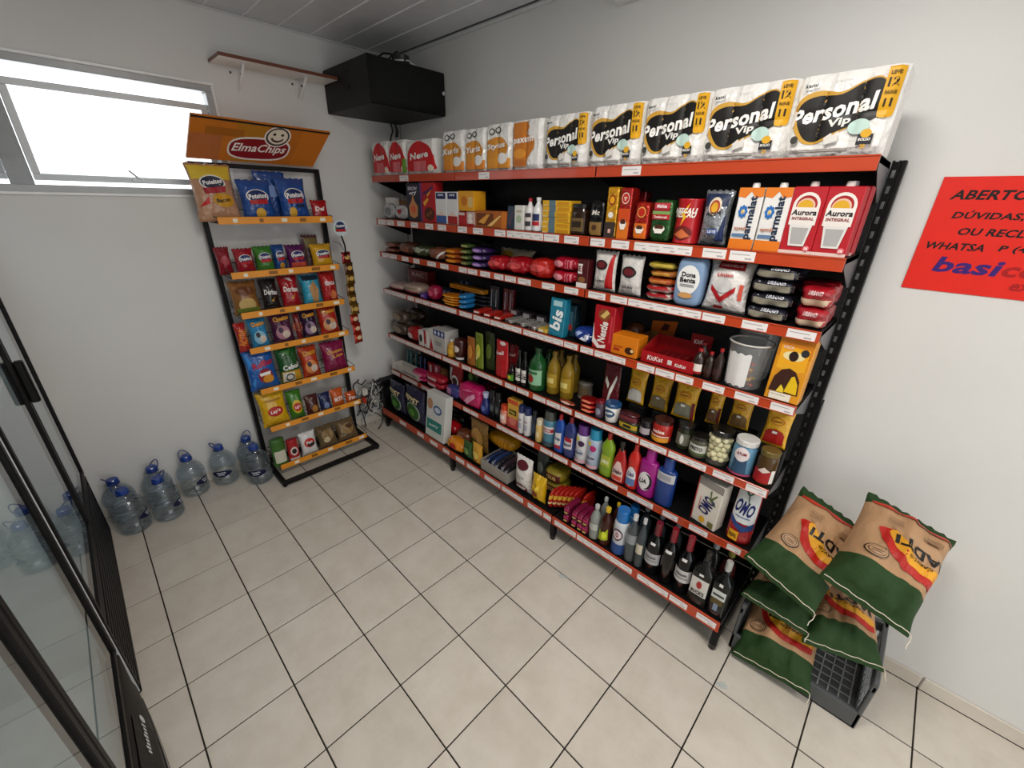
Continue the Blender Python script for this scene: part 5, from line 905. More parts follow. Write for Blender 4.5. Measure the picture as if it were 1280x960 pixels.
I('bag', 'milk_powder_bag', (2.1193, 0.329, 1.8262), (0.1084, 0.07, 0.2026), '#9a9ea4:foil', 'silver and navy milk powder bag with rainbow arch emblem', 'milk powder', dec=(('r', -0.42, 0.42, 0.72, 0.94, '#1e2a4a'), ('p', [(0.12, 0.1), (0.3, 0.3), (0.44, 0.6), (0.44, 0.1)], '#22305a'), ('e', 0, 0.72, 0.24, 0.16, '#d8c8b0'), ('e', 0, 0.71, 0.19, 0.12, '#a83a2a'), ('e', 0, 0.7, 0.13, 0.09, '#d8a428'), ('t', 'Aurora', 0, 0.6, 0.56, 0.08, '#1c1a1e', 8, 0.15), ('r', -0.12, 0.24, 0.22, 0.32, '#3a5a9a'), ('t', 'LEITE', 0.06, 0.27, 0.3, 0.05, '#e8e8f0')), wr=0.2)
I('box', 'milk_carton', (2.2389, 0.3295, 1.8262), (0.0841, 0.075, 0.2104), '#e4e2df:card', 'white and orange milk carton with blue flower and sideways lettering', 'carton', 'white and orange milk cartons', dec=(('r', -0.5, 0.5, 0, 0.17, '#dc761e'), ('p', [(-0.5, 0.86), (-0.2, 0.84), (0, 0.94), (0.2, 0.84), (0.5, 0.86), (0.5, 1), (-0.5, 1)], '#dc7a28'), ('t', 'parmalat', 0.18, 0.52, 1.75, 0.16, '#1b2b44', 90), ('e', -0.04999999999999999, 0.62, 0.055, 0.032, '#2a6ab0'), ('e', -0.08807611844574881, 0.6730330085889911, 0.055, 0.032, '#2a6ab0'), ('e', -0.18, 0.695, 0.055, 0.032, '#2a6ab0'), ('e', -0.2719238815542512, 0.6730330085889911, 0.055, 0.032, '#2a6ab0'), ('e', -0.31, 0.62, 0.055, 0.032, '#2a6ab0'), ('e', -0.2719238815542512, 0.5669669914110089, 0.055, 0.032, '#2a6ab0'), ('e', -0.18000000000000002, 0.545, 0.055, 0.032, '#2a6ab0'), ('e', -0.08807611844574884, 0.5669669914110089, 0.055, 0.032, '#2a6ab0'), ('e', -0.18, 0.62, 0.045, 0.022, '#e0b84a'), ('t', 'zymil', -0.14, 0.34, 0.5, 0.07, '#a8603a'), ('r', -0.42, 0.1, 0.21, 0.26, '#5a7aa0')), spout='#ece8e4:plastic', bev=0.003)
I('box', 'milk_carton', (2.3277, 0.3295, 1.8262), (0.0841, 0.075, 0.2104), '#e4e2df:card', 'white and orange milk carton with blue flower and sideways lettering', 'carton', 'white and orange milk cartons', dec=(('r', -0.5, 0.5, 0, 0.17, '#dc761e'), ('p', [(-0.5, 0.86), (-0.2, 0.84), (0, 0.94), (0.2, 0.84), (0.5, 0.86), (0.5, 1), (-0.5, 1)], '#dc7a28'), ('t', 'parmalat', 0.18, 0.52, 1.75, 0.16, '#1b2b44', 90), ('e', -0.04999999999999999, 0.62, 0.055, 0.032, '#2a6ab0'), ('e', -0.08807611844574881, 0.6730330085889911, 0.055, 0.032, '#2a6ab0'), ('e', -0.18, 0.695, 0.055, 0.032, '#2a6ab0'), ('e', -0.2719238815542512, 0.6730330085889911, 0.055, 0.032, '#2a6ab0'), ('e', -0.31, 0.62, 0.055, 0.032, '#2a6ab0'), ('e', -0.2719238815542512, 0.5669669914110089, 0.055, 0.032, '#2a6ab0'), ('e', -0.18000000000000002, 0.545, 0.055, 0.032, '#2a6ab0'), ('e', -0.08807611844574884, 0.5669669914110089, 0.055, 0.032, '#2a6ab0'), ('e', -0.18, 0.62, 0.045, 0.022, '#e0b84a'), ('t', 'zymil', -0.14, 0.34, 0.5, 0.07, '#a8603a'), ('r', -0.42, 0.1, 0.21, 0.26, '#5a7aa0')), spout='#ece8e4:plastic', bev=0.003)
I('box', 'milk_carton', (2.4189, 0.332, 1.8262), (0.0979, 0.08, 0.2134), '#b01824:card', 'red milk carton with white arch and glass of milk at the open shelf end', 'carton', 'red milk cartons at the shelf front', dec=(('r', -0.5, 0.5, 0, 0.05, '#e0c8c0'), ('e', 0, 0.72, 0.4, 0.2, '#e6ded8'), ('e', 0, 0.735, 0.31, 0.14, '#a02024'), ('e', -0.01, 0.715, 0.27, 0.12, '#e0b8a0'), ('e', -0.02, 0.7, 0.23, 0.11, '#d8a428'), ('r', -0.4, 0.4, 0.44, 0.7, '#e6ded8'), ('t', 'Aurora', 0, 0.625, 0.74, 0.085, '#201a1c', 0, 0.12), ('t', 'INTEGRAL', 0, 0.535, 0.66, 0.045, '#8a3a3a'), ('p', [(-0.34, 0.44), (0.34, 0.44), (0.24, 0.12), (-0.24, 0.12)], '#dcd8d4'), ('p', [(-0.26, 0.4), (0.26, 0.4), (0.19, 0.15), (-0.19, 0.15)], '#a8a6a4'), ('e', 0.34, 0.09, 0.1, 0.045, '#d86a70'), ('t', '3%', 0.34, 0.09, 0.12, 0.04, '#f4ecea')), spout='#ece8e4:plastic', bev=0.003)
I('box', 'milk_carton', (2.5173, 0.332, 1.8262), (0.0979, 0.08, 0.2134), '#b01824:card', 'red milk carton with white arch and glass of milk at the open shelf end', 'carton', 'red milk cartons at the shelf front', dec=(('r', -0.5, 0.5, 0, 0.05, '#e0c8c0'), ('e', 0, 0.72, 0.4, 0.2, '#e6ded8'), ('e', 0, 0.735, 0.31, 0.14, '#a02024'), ('e', -0.01, 0.715, 0.27, 0.12, '#e0b8a0'), ('e', -0.02, 0.7, 0.23, 0.11, '#d8a428'), ('r', -0.4, 0.4, 0.44, 0.7, '#e6ded8'), ('t', 'Aurora', 0, 0.625, 0.74, 0.085, '#201a1c', 0, 0.12), ('t', 'INTEGRAL', 0, 0.535, 0.66, 0.045, '#8a3a3a'), ('p', [(-0.34, 0.44), (0.34, 0.44), (0.24, 0.12), (-0.24, 0.12)], '#dcd8d4'), ('p', [(-0.26, 0.4), (0.26, 0.4), (0.19, 0.15), (-0.19, 0.15)], '#a8a6a4'), ('e', 0.34, 0.09, 0.1, 0.045, '#d86a70'), ('t', '3%', 0.34, 0.09, 0.12, 0.04, '#f4ecea')), spout='#ece8e4:plastic', bev=0.003)
I('box', 'milk_carton', (2.5143, 0.418, 1.8262), (0.1155, 0.08, 0.2175), '#b01824:card', 'red milk carton hidden behind the front carton at the open shelf end', 'carton', dec=(('r', -0.5, 0.5, 0, 0.05, '#e0c8c0'), ('e', 0, 0.72, 0.4, 0.2, '#e6ded8'), ('e', 0, 0.735, 0.31, 0.14, '#a02024'), ('e', -0.01, 0.715, 0.27, 0.12, '#e0b8a0'), ('e', -0.02, 0.7, 0.23, 0.11, '#d8a428'), ('r', -0.4, 0.4, 0.44, 0.7, '#e6ded8'), ('t', 'Aurora', 0, 0.625, 0.74, 0.085, '#201a1c', 0, 0.12), ('t', 'INTEGRAL', 0, 0.535, 0.66, 0.045, '#8a3a3a'), ('p', [(-0.34, 0.44), (0.34, 0.44), (0.24, 0.12), (-0.24, 0.12)], '#dcd8d4'), ('p', [(-0.26, 0.4), (0.26, 0.4), (0.19, 0.15), (-0.19, 0.15)], '#a8a6a4'), ('e', 0.34, 0.09, 0.1, 0.045, '#d86a70'), ('t', '3%', 0.34, 0.09, 0.12, 0.04, '#f4ecea')), spout='#ece8e4:plastic', bev=0.003)
I('soft', 'cookie_roll', (-0.3287, 0.3559, 1.5752), (0.2188, 0.12, 0.0402), '#5a2e1c:film', 'brown wrapped cookie roll at the corner end of the third shelf', 'cookies', 'brown cookie rolls on the third shelf', dec=(('r', -0.3, 0.3, 0.3, 0.7, '#8a5a48'),), rz=0.0276, n=2.6)
I('soft', 'cookie_roll', (-0.3292, 0.3589, 1.6154), (0.2188, 0.12, 0.0402), '#4e2a1e:film', 'brown wrapped cookie roll at the corner end of the third shelf', 'cookies', 'brown cookie rolls on the third shelf', dec=(('r', -0.3, 0.3, 0.3, 0.7, '#8a5a48'),), rz=0.039, n=2.6)
I('soft', 'cookie_roll', (-0.1171, 0.354, 1.5752), (0.2013, 0.12, 0.0975), '#4a2a20:film', 'dark brown cookie pack next to the wrapped rolls on the third shelf', 'cookies', dec=(('r', -0.3, 0.3, 0.3, 0.7, '#7a4a3a'),), n=2.6)
I('soft', 'biscuit_pack', (0.0729, 0.374, 1.5752), (0.1786, 0.16, 0.0928), '#4a5238:foil', 'olive and silver biscuit pack lying tilted on the third shelf', 'biscuits', dec=(('p', [(-0.4, 0.5), (-0.1, 0.8), (0.4, 0.7), (0.1, 0.4)], '#9aa08a'),), n=2.8)
I('soft', 'biscuit_pack', (0.2573, 0.374, 1.5752), (0.1901, 0.16, 0.0897), '#7a4a34:film', 'brown biscuit pack with a white corner lying on the third shelf', 'biscuits', dec=(('p', [(0.1, 0.1), (0.45, 0.8), (0.48, 0.7), (0.2, 0.1)], '#e0dcd6'),), n=2.8)
I('soft', 'biscuit_pack', (0.4454, 0.3715, 1.5752), (0.1771, 0.15, 0.0319), '#c86a18:film', 'orange biscuit pack in the stack of three on the third shelf', 'biscuits', 'stacked orange biscuit packs', dec=(('e', 0, 0.5, 0.3, 0.3, '#d88a28'), ('r', 0.3, 0.45, 0.2, 0.8, '#8a3a14')), rz=0.0387, n=2.8)
I('soft', 'biscuit_pack', (0.4455, 0.3772, 1.6071), (0.1771, 0.15, 0.0319), '#c86a18:film', 'orange biscuit pack in the stack of three on the third shelf', 'biscuits', 'stacked orange biscuit packs', dec=(('e', 0, 0.5, 0.3, 0.3, '#d88a28'), ('r', 0.3, 0.45, 0.2, 0.8, '#8a3a14')), rz=-0.0415, n=2.8)
I('soft', 'biscuit_pack', (0.443, 0.3715, 1.6389), (0.1771, 0.15, 0.0319), '#c86a18:film', 'orange biscuit pack in the stack of three on the third shelf', 'biscuits', 'stacked orange biscuit packs', dec=(('e', 0, 0.5, 0.3, 0.3, '#d88a28'), ('r', 0.3, 0.45, 0.2, 0.8, '#8a3a14')), rz=0.0056, n=2.8)
I('soft', 'biscuit_pack', (0.5896, 0.3702, 1.5752), (0.1009, 0.15, 0.0359), '#3a4a22:film', 'dark green biscuit pack in the stack of four on the third shelf', 'biscuits', 'stacked dark green biscuit packs', dec=(('r', -0.3, 0.3, 0.3, 0.7, '#8a8a52'),), rz=-0.0306, n=2.8)
I('soft', 'biscuit_pack', (0.589, 0.3753, 1.6111), (0.1009, 0.15, 0.0359), '#3a4a22:film', 'dark green biscuit pack in the stack of four on the third shelf', 'biscuits', 'stacked dark green biscuit packs', dec=(('r', -0.3, 0.3, 0.3, 0.7, '#8a8a52'),), rz=0.0244, n=2.8)
I('soft', 'biscuit_pack', (0.585, 0.3732, 1.647), (0.1009, 0.15, 0.0359), '#3a4a22:film', 'dark green biscuit pack in the stack of four on the third shelf', 'biscuits', 'stacked dark green biscuit packs', dec=(('r', -0.3, 0.3, 0.3, 0.7, '#8a8a52'),), rz=0.0158, n=2.8)
I('soft', 'biscuit_pack', (0.5843, 0.3778, 1.6828), (0.1009, 0.15, 0.0359), '#3a4a22:film', 'dark green biscuit pack in the stack of four on the third shelf', 'biscuits', 'stacked dark green biscuit packs', dec=(('r', -0.3, 0.3, 0.3, 0.7, '#8a8a52'),), rz=0.0268, n=2.8)
I('soft', 'biscuit_pack', (0.7138, 0.3695, 1.5752), (0.1393, 0.15, 0.0433), '#33204e:film', 'purple biscuit pack in the stack of three on the third shelf', 'biscuits', 'stacked purple biscuit packs', dec=(('e', 0, 0.5, 0.34, 0.28, '#8a6ab0'), ('r', -0.2, 0.2, 0.4, 0.6, '#c8a8d8')), rz=0.0072, n=2.8)
I('soft', 'biscuit_pack', (0.7168, 0.3739, 1.6185), (0.1393, 0.15, 0.0433), '#33204e:film', 'purple biscuit pack in the stack of three on the third shelf', 'biscuits', 'stacked purple biscuit packs', dec=(('e', 0, 0.5, 0.34, 0.28, '#8a6ab0'), ('r', -0.2, 0.2, 0.4, 0.6, '#c8a8d8')), rz=-0.0105, n=2.8)
I('soft', 'biscuit_pack', (0.7168, 0.3723, 1.6619), (0.1393, 0.15, 0.0433), '#33204e:film', 'purple biscuit pack in the stack of three on the third shelf', 'biscuits', 'stacked purple biscuit packs', dec=(('e', 0, 0.5, 0.34, 0.28, '#8a6ab0'), ('r', -0.2, 0.2, 0.4, 0.6, '#c8a8d8')), rz=-0.044, n=2.8)
I('bag', 'wafer_bag', (0.8501, 0.4789, 1.5752), (0.3099, 0.05, 0.1323), '#d8ccb0:film', 'white and yellow wafer bag lying behind the red bags', 'biscuits', dec=(('e', -0.2, 0.6, 0.2, 0.2, '#d8a83a'), ('r', -0.45, 0.45, 0.0, 0.2, '#8a3a2a')), lean=-0.5)
I('soft', 'snack_bag', (0.8706, 0.374, 1.5752), (0.1667, 0.16, 0.0888), '#a81420:film', 'shiny red snack bag nearest the white and yellow wafer bag', 'snack bag', dec=(('e', 0, 0.55, 0.3, 0.18, '#c84a4a'),), n=2.4, wob=0.1, seed=1)
I('soft', 'snack_bag', (1.046, 0.374, 1.5752), (0.1844, 0.16, 0.0999), '#a81420:film', 'shiny red snack bag sprawled in the middle of the red pile', 'snack bag', dec=(('e', 0, 0.55, 0.3, 0.18, '#c84a4a'),), n=2.4, wob=0.1, seed=2)
I('soft', 'snack_bag', (1.2221, 0.374, 1.5752), (0.167, 0.16, 0.1117), '#b8201a:film', 'bright red snack bag with paler front at the end of the red pile', 'snack bag', dec=(('e', 0, 0.55, 0.3, 0.18, '#c84a4a'),), n=2.4, wob=0.1, seed=3)
I('soft', 'noodle_pack', (1.3981, 0.3753, 1.5752), (0.1732, 0.16, 0.0674), '#a8142a:film', 'crinkled crimson pack in the stack of two with pale stripes', 'noodles', 'stacked crimson packs with stripes', dec=(('e', -0.15, 0.5, 0.2, 0.25, '#d88a94'), ('r', 0.1, 0.14, 0.15, 0.85, '#c86a78'), ('r', 0.2, 0.24, 0.15, 0.85, '#c86a78'), ('r', 0.3, 0.34, 0.15, 0.85, '#c86a78')), rz=0.0323, n=2.8, wob=0.06)
I('soft', 'noodle_pack', (1.3967, 0.38, 1.6426), (0.1732, 0.16, 0.0674), '#a8142a:film', 'crinkled crimson pack in the stack of two with pale stripes', 'noodles', 'stacked crimson packs with stripes', dec=(('e', -0.15, 0.5, 0.2, 0.25, '#d88a94'), ('r', 0.1, 0.14, 0.15, 0.85, '#c86a78'), ('r', 0.2, 0.24, 0.15, 0.85, '#c86a78'), ('r', 0.3, 0.34, 0.15, 0.85, '#c86a78')), rz=-0.0179, n=2.8, wob=0.06)
I('box', 'wafer_box', (1.5334, 0.319, 1.5752), (0.0647, 0.05, 0.1379), '#4a1418:card', 'brown and white wafer box beside the crimson packs', 'box', dec=(('r', -0.5, 0.5, 0, 0.18, '#e8e0da'), ('r', -0.4, 0.0, 0.5, 0.85, '#e8e0da'), ('e', 0, 0.3, 0.34, 0.1, '#8a5a34'), ('t', 'E1', -0.15, 0.68, 0.4, 0.2, '#6a1a1e')))
I('bag', 'flour_bag', (1.6496, 0.324, 1.5752), (0.1271, 0.06, 0.1904), '#d6d2cc:film', 'white pouch with black oval and red side, on the third shelf', 'bag', dec=(('p', [(0.1, 0.08), (0.44, 0.08), (0.44, 0.92), (0.34, 0.92)], '#b01a1c'), ('e', -0.08, 0.66, 0.3, 0.12, '#241a1c'), ('e', -0.08, 0.66, 0.22, 0.08, '#6a1a1e'), ('t', 'LABS', -0.1, 0.26, 0.5, 0.06, '#3a3636', 0, 0.2)), wr=0.14, seed=3)
I('bag', 'flour_bag', (1.7909, 0.324, 1.5752), (0.1186, 0.06, 0.1821), '#cdcac6:film', 'grey white pouch with black oval slumped beside a stack of flat bags', 'bag', dec=(('e', 0, 0.6, 0.34, 0.14, '#241c1e'), ('e', 0, 0.6, 0.25, 0.09, '#6a1a22'), ('t', 'LABS', 0, 0.22, 0.5, 0.06, '#3a3636', 0, 0.2)), wr=0.2, seed=8)
I('soft', 'grain_bag', (1.9355, 0.402, 1.5752), (0.1376, 0.2, 0.0337), '#d8c8c0:film', 'flat white and red bag at the bottom of the flat stack', 'grain bag', dec=(('r', -0.48, 0.48, 0.55, 0.95, '#9a1620'),), rz=-0.0098, n=3.2, wob=0.08)
I('soft', 'grain_bag', (1.9346, 0.4019, 1.6089), (0.1376, 0.2, 0.0337), '#c8aaa4:film', 'flat red and white bag, second in the flat stack', 'grain bag', dec=(('r', -0.48, 0.48, 0.5, 0.9, '#a01a1e'),), rz=-0.0308, n=3.2, wob=0.08)
I('soft', 'grain_bag', (1.9361, 0.4021, 1.6425), (0.1376, 0.2, 0.0337), '#a84a1c:film', 'flat dark orange bag in the middle of the flat stack', 'grain bag', dec=(('r', -0.3, 0.3, 0.3, 0.7, '#c87a3a'),), rz=-0.0427, n=3.2, wob=0.08)
I('soft', 'grain_bag', (1.9405, 0.4028, 1.6762), (0.1376, 0.2, 0.0337), '#9a5a24:film', 'flat brown orange bag near the top of the flat stack', 'grain bag', dec=(('r', -0.3, 0.3, 0.3, 0.7, '#c8923a'),), rz=-0.0119, n=3.2, wob=0.08)
I('soft', 'grain_bag', (1.9327, 0.3941, 1.7098), (0.1376, 0.2, 0.0337), '#8a7a2a:film', 'flat yellow olive bag on top of the flat stack', 'grain bag', dec=(('r', -0.4, 0.4, 0.4, 0.8, '#b8a040'),), rz=0.0129, n=3.2, wob=0.08)
I('soft', 'flour_bag', (2.0695, 0.334, 1.5752), (0.1176, 0.08, 0.2017), '#7f98b8:paper', 'pale blue patterned flour bag with white oval panel', 'flour', dec=(('e', 0, 0.55, 0.4, 0.3, '#e8e8e6'), ('t', 'Dona', 0, 0.66, 0.5, 0.1, '#1e1c20'), ('t', 'Benta', 0, 0.55, 0.56, 0.1, '#1e1c20'), ('r', -0.26, 0.26, 0.45, 0.465, '#8a8c90'), ('r', -0.26, 0.26, 0.42, 0.435, '#8a8c90'), ('e', 0, 0.24, 0.26, 0.06, '#c8945a')), n=6, wob=0.015, taper=0.05)
I('bag', 'sugar_bag', (2.2147, 0.339, 1.5752), (0.173, 0.09, 0.2056), '#e2ddd9:film', 'large white sugar bag with red chevron and gathered corner', 'sugar', dec=(('p', [(-0.3, 0.82), (0.34, 0.8), (0.3, 0.94), (-0.26, 0.95)], '#98141c'), ('t', 'CARAVELAS', 0.02, 0.88, 0.5, 0.05, '#d8b0b0'), ('p', [(-0.34, 0.5), (-0.05, 0.28), (0.26, 0.5), (0.26, 0.4), (-0.05, 0.16), (-0.34, 0.4)], '#a81820'), ('e', -0.05, 0.5, 0.22, 0.14, '#c8c6c4'), ('t', 'Uniao', -0.05, 0.7, 0.4, 0.07, '#b84a4a', 3, 0.2), ('r', -0.2, 0.02, 0.05, 0.1, '#a81820'), ('r', 0.34, 0.42, 0.25, 0.55, '#c84a34')), lean=-0.12, wr=0.2, seed=5)
I('soft', 'rice_bag', (2.3837, 0.3973, 1.5752), (0.1471, 0.2, 0.0504), '#1a1b26:film', 'black and white rice bag with see-through band in the stack of four', 'rice bag', 'stacked black and white rice bags', dec=(('r', -0.47, 0.47, 0.2, 0.66, '#8a8474'), ('r', -0.47, 0.47, 0.05, 0.2, '#1a1b26'), ('t', 'URBANO', 0.1, 0.82, 0.4, 0.2, '#d0d0d8', 0, 0.2)), rz=-0.0331, n=4.5, wob=0.1)
I('soft', 'rice_bag', (2.3833, 0.401, 1.6256), (0.1471, 0.2, 0.0504), '#1a1b26:film', 'black and white rice bag with see-through band in the stack of four', 'rice bag', 'stacked black and white rice bags', dec=(('r', -0.47, 0.47, 0.2, 0.66, '#8a8474'), ('r', -0.47, 0.47, 0.05, 0.2, '#1a1b26'), ('t', 'URBANO', 0.1, 0.82, 0.4, 0.2, '#d0d0d8', 0, 0.2)), rz=0.0205, n=4.5, wob=0.1)
I('soft', 'rice_bag', (2.3742, 0.4029, 1.676), (0.1471, 0.2, 0.0504), '#1a1b26:film', 'black and white rice bag with see-through band in the stack of four', 'rice bag', 'stacked black and white rice bags', dec=(('r', -0.47, 0.47, 0.2, 0.66, '#8a8474'), ('r', -0.47, 0.47, 0.05, 0.2, '#1a1b26'), ('t', 'URBANO', 0.1, 0.82, 0.4, 0.2, '#d0d0d8', 0, 0.2)), rz=0.0422, n=4.5, wob=0.1)
I('soft', 'rice_bag', (2.3837, 0.3964, 1.7264), (0.1471, 0.2, 0.0504), '#1a1b26:film', 'black and white rice bag with see-through band in the stack of four', 'rice bag', 'stacked black and white rice bags', dec=(('r', -0.47, 0.47, 0.2, 0.66, '#8a8474'), ('r', -0.47, 0.47, 0.05, 0.2, '#1a1b26'), ('t', 'URBANO', 0.1, 0.82, 0.4, 0.2, '#d0d0d8', 0, 0.2)), rz=-0.033, n=4.5, wob=0.1)
I('soft', 'rice_bag', (2.5228, 0.3954, 1.5752), (0.0985, 0.2, 0.074), '#9c1420:film', 'red rice bag with see-through band at the open shelf end', 'rice bag', 'stacked red rice bags', dec=(('r', -0.47, 0.47, 0.08, 0.42, '#c8ae94'), ('t', 'URBANO', 0, 0.72, 0.44, 0.2, '#e0c0c0', 0, 0.2)), rz=0.0067, n=4.5, wob=0.1)
I('soft', 'rice_bag', (2.5228, 0.3948, 1.6492), (0.0985, 0.2, 0.074), '#9c1420:film', 'red rice bag with see-through band at the open shelf end', 'rice bag', 'stacked red rice bags', dec=(('r', -0.47, 0.47, 0.08, 0.42, '#c8ae94'), ('t', 'URBANO', 0, 0.72, 0.44, 0.2, '#e0c0c0', 0, 0.2)), rz=-0.0094, n=4.5, wob=0.1)
I('soft', 'rice_bag', (2.5027, 0.468, 1.6872), (0.1112, 0.16, 0.04), '#98141e:film', 'red rice bag lying crosswise on the back of the red rice stack', 'rice bag', dec=(('t', 'URBANO', 0, 0.6, 0.4, 0.2, '#e0c0c0', 0, 0.2),), n=4.5, wob=0.1)
I('soft', 'biscuit_pack', (-0.3269, 0.374, 1.2812), (0.2204, 0.16, 0.0545), '#b89a94:film', 'pale pink biscuit pack at the corner end of the fourth shelf', 'biscuits', dec=(('r', -0.4, 0.4, 0.2, 0.4, '#a83a4a'),), n=2.8)
I('soft', 'biscuit_pack', (-0.0949, 0.374, 1.2812), (0.2353, 0.16, 0.0809), '#b0988a:film', 'cream and pink patterned pack, second from the corner on the fourth shelf', 'biscuits', dec=(('r', -0.4, 0.4, 0.15, 0.35, '#a8384a'), ('r', -0.4, 0.4, 0.6, 0.7, '#8a7a5a')), n=2.8)
I('box', 'cookie_box', (-0.2463, 0.5343, 1.2812), (0.2824, 0.08, 0.0747), '#7a1218:card', 'dark red box with pale lettering at the back of the fourth shelf', 'box', 'dark red boxes at the back of the fourth shelf', dec=(('t', 'RAC', 0, 0.5, 0.6, 0.4, '#c8a0a0'),), rz=-0.0178)
I('box', 'cookie_box', (-0.2518, 0.5344, 1.3559), (0.2824, 0.08, 0.0747), '#7a1218:card', 'dark red box with pale lettering at the back of the fourth shelf', 'box', 'dark red boxes at the back of the fourth shelf', dec=(('t', 'RAC', 0, 0.5, 0.6, 0.4, '#c8a0a0'),), rz=-0.0046)
I('box', 'candy_box', (0.0958, 0.344, 1.2812), (0.061, 0.1, 0.0428), '#4a2a78:film', 'flat purple box lying at the shelf front near the corner', 'box', dec=(('r', -0.4, 0.4, 0.3, 0.7, '#8a6ab8'),))
I('soft', 'candy_bag', (0.1966, 0.344, 1.2812), (0.1085, 0.1, 0.1114), '#94163a:film', 'magenta candy pouch between a purple box and grey blue packs', 'candy', dec=(('e', 0, 0.5, 0.3, 0.2, '#c04a6a'),), n=2.6)
I('soft', 'candy_bar_pack', (0.0975, 0.513, 1.2812), (0.032, 0.14, 0.07), '#3a4a62:film', 'grey blue striped pack leaning in a fan beside the orange bars', 'candy', 'fanned grey blue packs', dec=(('r', -0.4, 0.4, 0.2, 0.3, '#8aa0b8'), ('r', -0.4, 0.4, 0.5, 0.6, '#8aa0b8')), n=2.8)
I('soft', 'candy_bar_pack', (0.1542, 0.513, 1.2812), (0.032, 0.14, 0.07), '#3a4a62:film', 'grey blue striped pack leaning in a fan beside the orange bars', 'candy', 'fanned grey blue packs', dec=(('r', -0.4, 0.4, 0.2, 0.3, '#8aa0b8'), ('r', -0.4, 0.4, 0.5, 0.6, '#8aa0b8')), n=2.8)
I('soft', 'candy_bar_pack', (0.2043, 0.513, 1.2812), (0.032, 0.14, 0.07), '#3a4a62:film', 'grey blue striped pack leaning in a fan beside the orange bars', 'candy', 'fanned grey blue packs', dec=(('r', -0.4, 0.4, 0.2, 0.3, '#8aa0b8'), ('r', -0.4, 0.4, 0.5, 0.6, '#8aa0b8')), n=2.8)
I('soft', 'chocolate_bar', (0.4085, 0.3626, 1.2812), (0.2036, 0.12, 0.0185), '#d07a14:film', 'orange wrapped bar end in the pile on the fourth shelf', 'candy bar', 'piled orange bars', dec=(('r', -0.3, 0.3, 0.3, 0.7, '#f0b040'),), rz=-0.0339, n=2.6)
I('soft', 'chocolate_bar', (0.3982, 0.3579, 1.2997), (0.2036, 0.12, 0.0185), '#d07a14:film', 'orange wrapped bar end in the pile on the fourth shelf', 'candy bar', 'piled orange bars', dec=(('r', -0.3, 0.3, 0.3, 0.7, '#f0b040'),), rz=-0.0034, n=2.6)
I('soft', 'chocolate_bar', (0.4076, 0.3629, 1.3182), (0.2036, 0.12, 0.0185), '#d07a14:film', 'orange wrapped bar end in the pile on the fourth shelf', 'candy bar', 'piled orange bars', dec=(('r', -0.3, 0.3, 0.3, 0.7, '#f0b040'),), rz=-0.044, n=2.6)
I('soft', 'chocolate_bar', (0.4041, 0.3552, 1.3367), (0.2036, 0.12, 0.0185), '#d07a14:film', 'orange wrapped bar end in the pile on the fourth shelf', 'candy bar', 'piled orange bars', dec=(('r', -0.3, 0.3, 0.3, 0.7, '#f0b040'),), rz=-0.0101, n=2.6)
I('box', 'chocolate_box', (0.4718, 0.433, 1.3812), (0.3682, 0.05, 0.03), '#cc8a1c:card', 'long yellow orange box lying behind the orange bars', 'box', dec=(('r', -0.4, 0.4, 0.3, 0.6, '#a86014'),))
I('box', 'chocolate_bar', (0.3446, 0.473, 1.2812), (0.035, 0.03, 0.15), '#1c3450:film', 'dark blue upright bar at the back of the fourth shelf', 'candy bar', 'dark blue upright bars', dec=(('r', -0.1, 0.1, 0.1, 0.9, '#5a7a98'),), lean=-0.1)
I('box', 'chocolate_bar', (0.4045, 0.473, 1.2812), (0.035, 0.03, 0.15), '#1c3450:film', 'dark blue upright bar at the back of the fourth shelf', 'candy bar', 'dark blue upright bars', dec=(('r', -0.1, 0.1, 0.1, 0.9, '#5a7a98'),), lean=-0.1)
I('soft', 'chocolate_bar', (0.55, 0.3553, 1.2812), (0.0734, 0.12, 0.0343), '#1e6aa0:film', 'small bright blue bar end beside the orange pile', 'candy bar', 'bright blue bar ends', dec=(('r', -0.3, 0.3, 0.3, 0.6, '#4a9ac8'),), rz=-0.0036, n=2.8)
I('soft', 'chocolate_bar', (0.5521, 0.3555, 1.3155), (0.0734, 0.12, 0.0343), '#1e6aa0:film', 'small bright blue bar end beside the orange pile', 'candy bar', 'bright blue bar ends', dec=(('r', -0.3, 0.3, 0.3, 0.6, '#4a9ac8'),), rz=0.0158, n=2.8)
I('soft', 'chocolate_bar', (0.5496, 0.356, 1.3498), (0.0734, 0.12, 0.0343), '#1e6aa0:film', 'small bright blue bar end beside the orange pile', 'candy bar', 'bright blue bar ends', dec=(('r', -0.3, 0.3, 0.3, 0.6, '#4a9ac8'),), rz=-0.0136, n=2.8)
I('soft', 'chocolate_bar', (0.5483, 0.5085, 1.2812), (0.248, 0.14, 0.0298), '#15161c:film', 'black bar with silver square in the stack of three', 'candy bar', 'stacked black bars', dec=(('r', -0.42, -0.18, 0.2, 0.8, '#8a8a92'), ('r', -0.05, 0.4, 0.4, 0.6, '#4a4a56')), rz=-0.002, n=4)
I('soft', 'chocolate_bar', (0.548, 0.5114, 1.311), (0.248, 0.14, 0.0298), '#15161c:film', 'black bar with silver square in the stack of three', 'candy bar', 'stacked black bars', dec=(('r', -0.42, -0.18, 0.2, 0.8, '#8a8a92'), ('r', -0.05, 0.4, 0.4, 0.6, '#4a4a56')), rz=-0.0089, n=4)
I('soft', 'chocolate_bar', (0.5472, 0.5085, 1.3409), (0.248, 0.14, 0.0298), '#15161c:film', 'black bar with silver square in the stack of three', 'candy bar', 'stacked black bars', dec=(('r', -0.42, -0.18, 0.2, 0.8, '#8a8a92'), ('r', -0.05, 0.4, 0.4, 0.6, '#4a4a56')), rz=-0.0038, n=4)
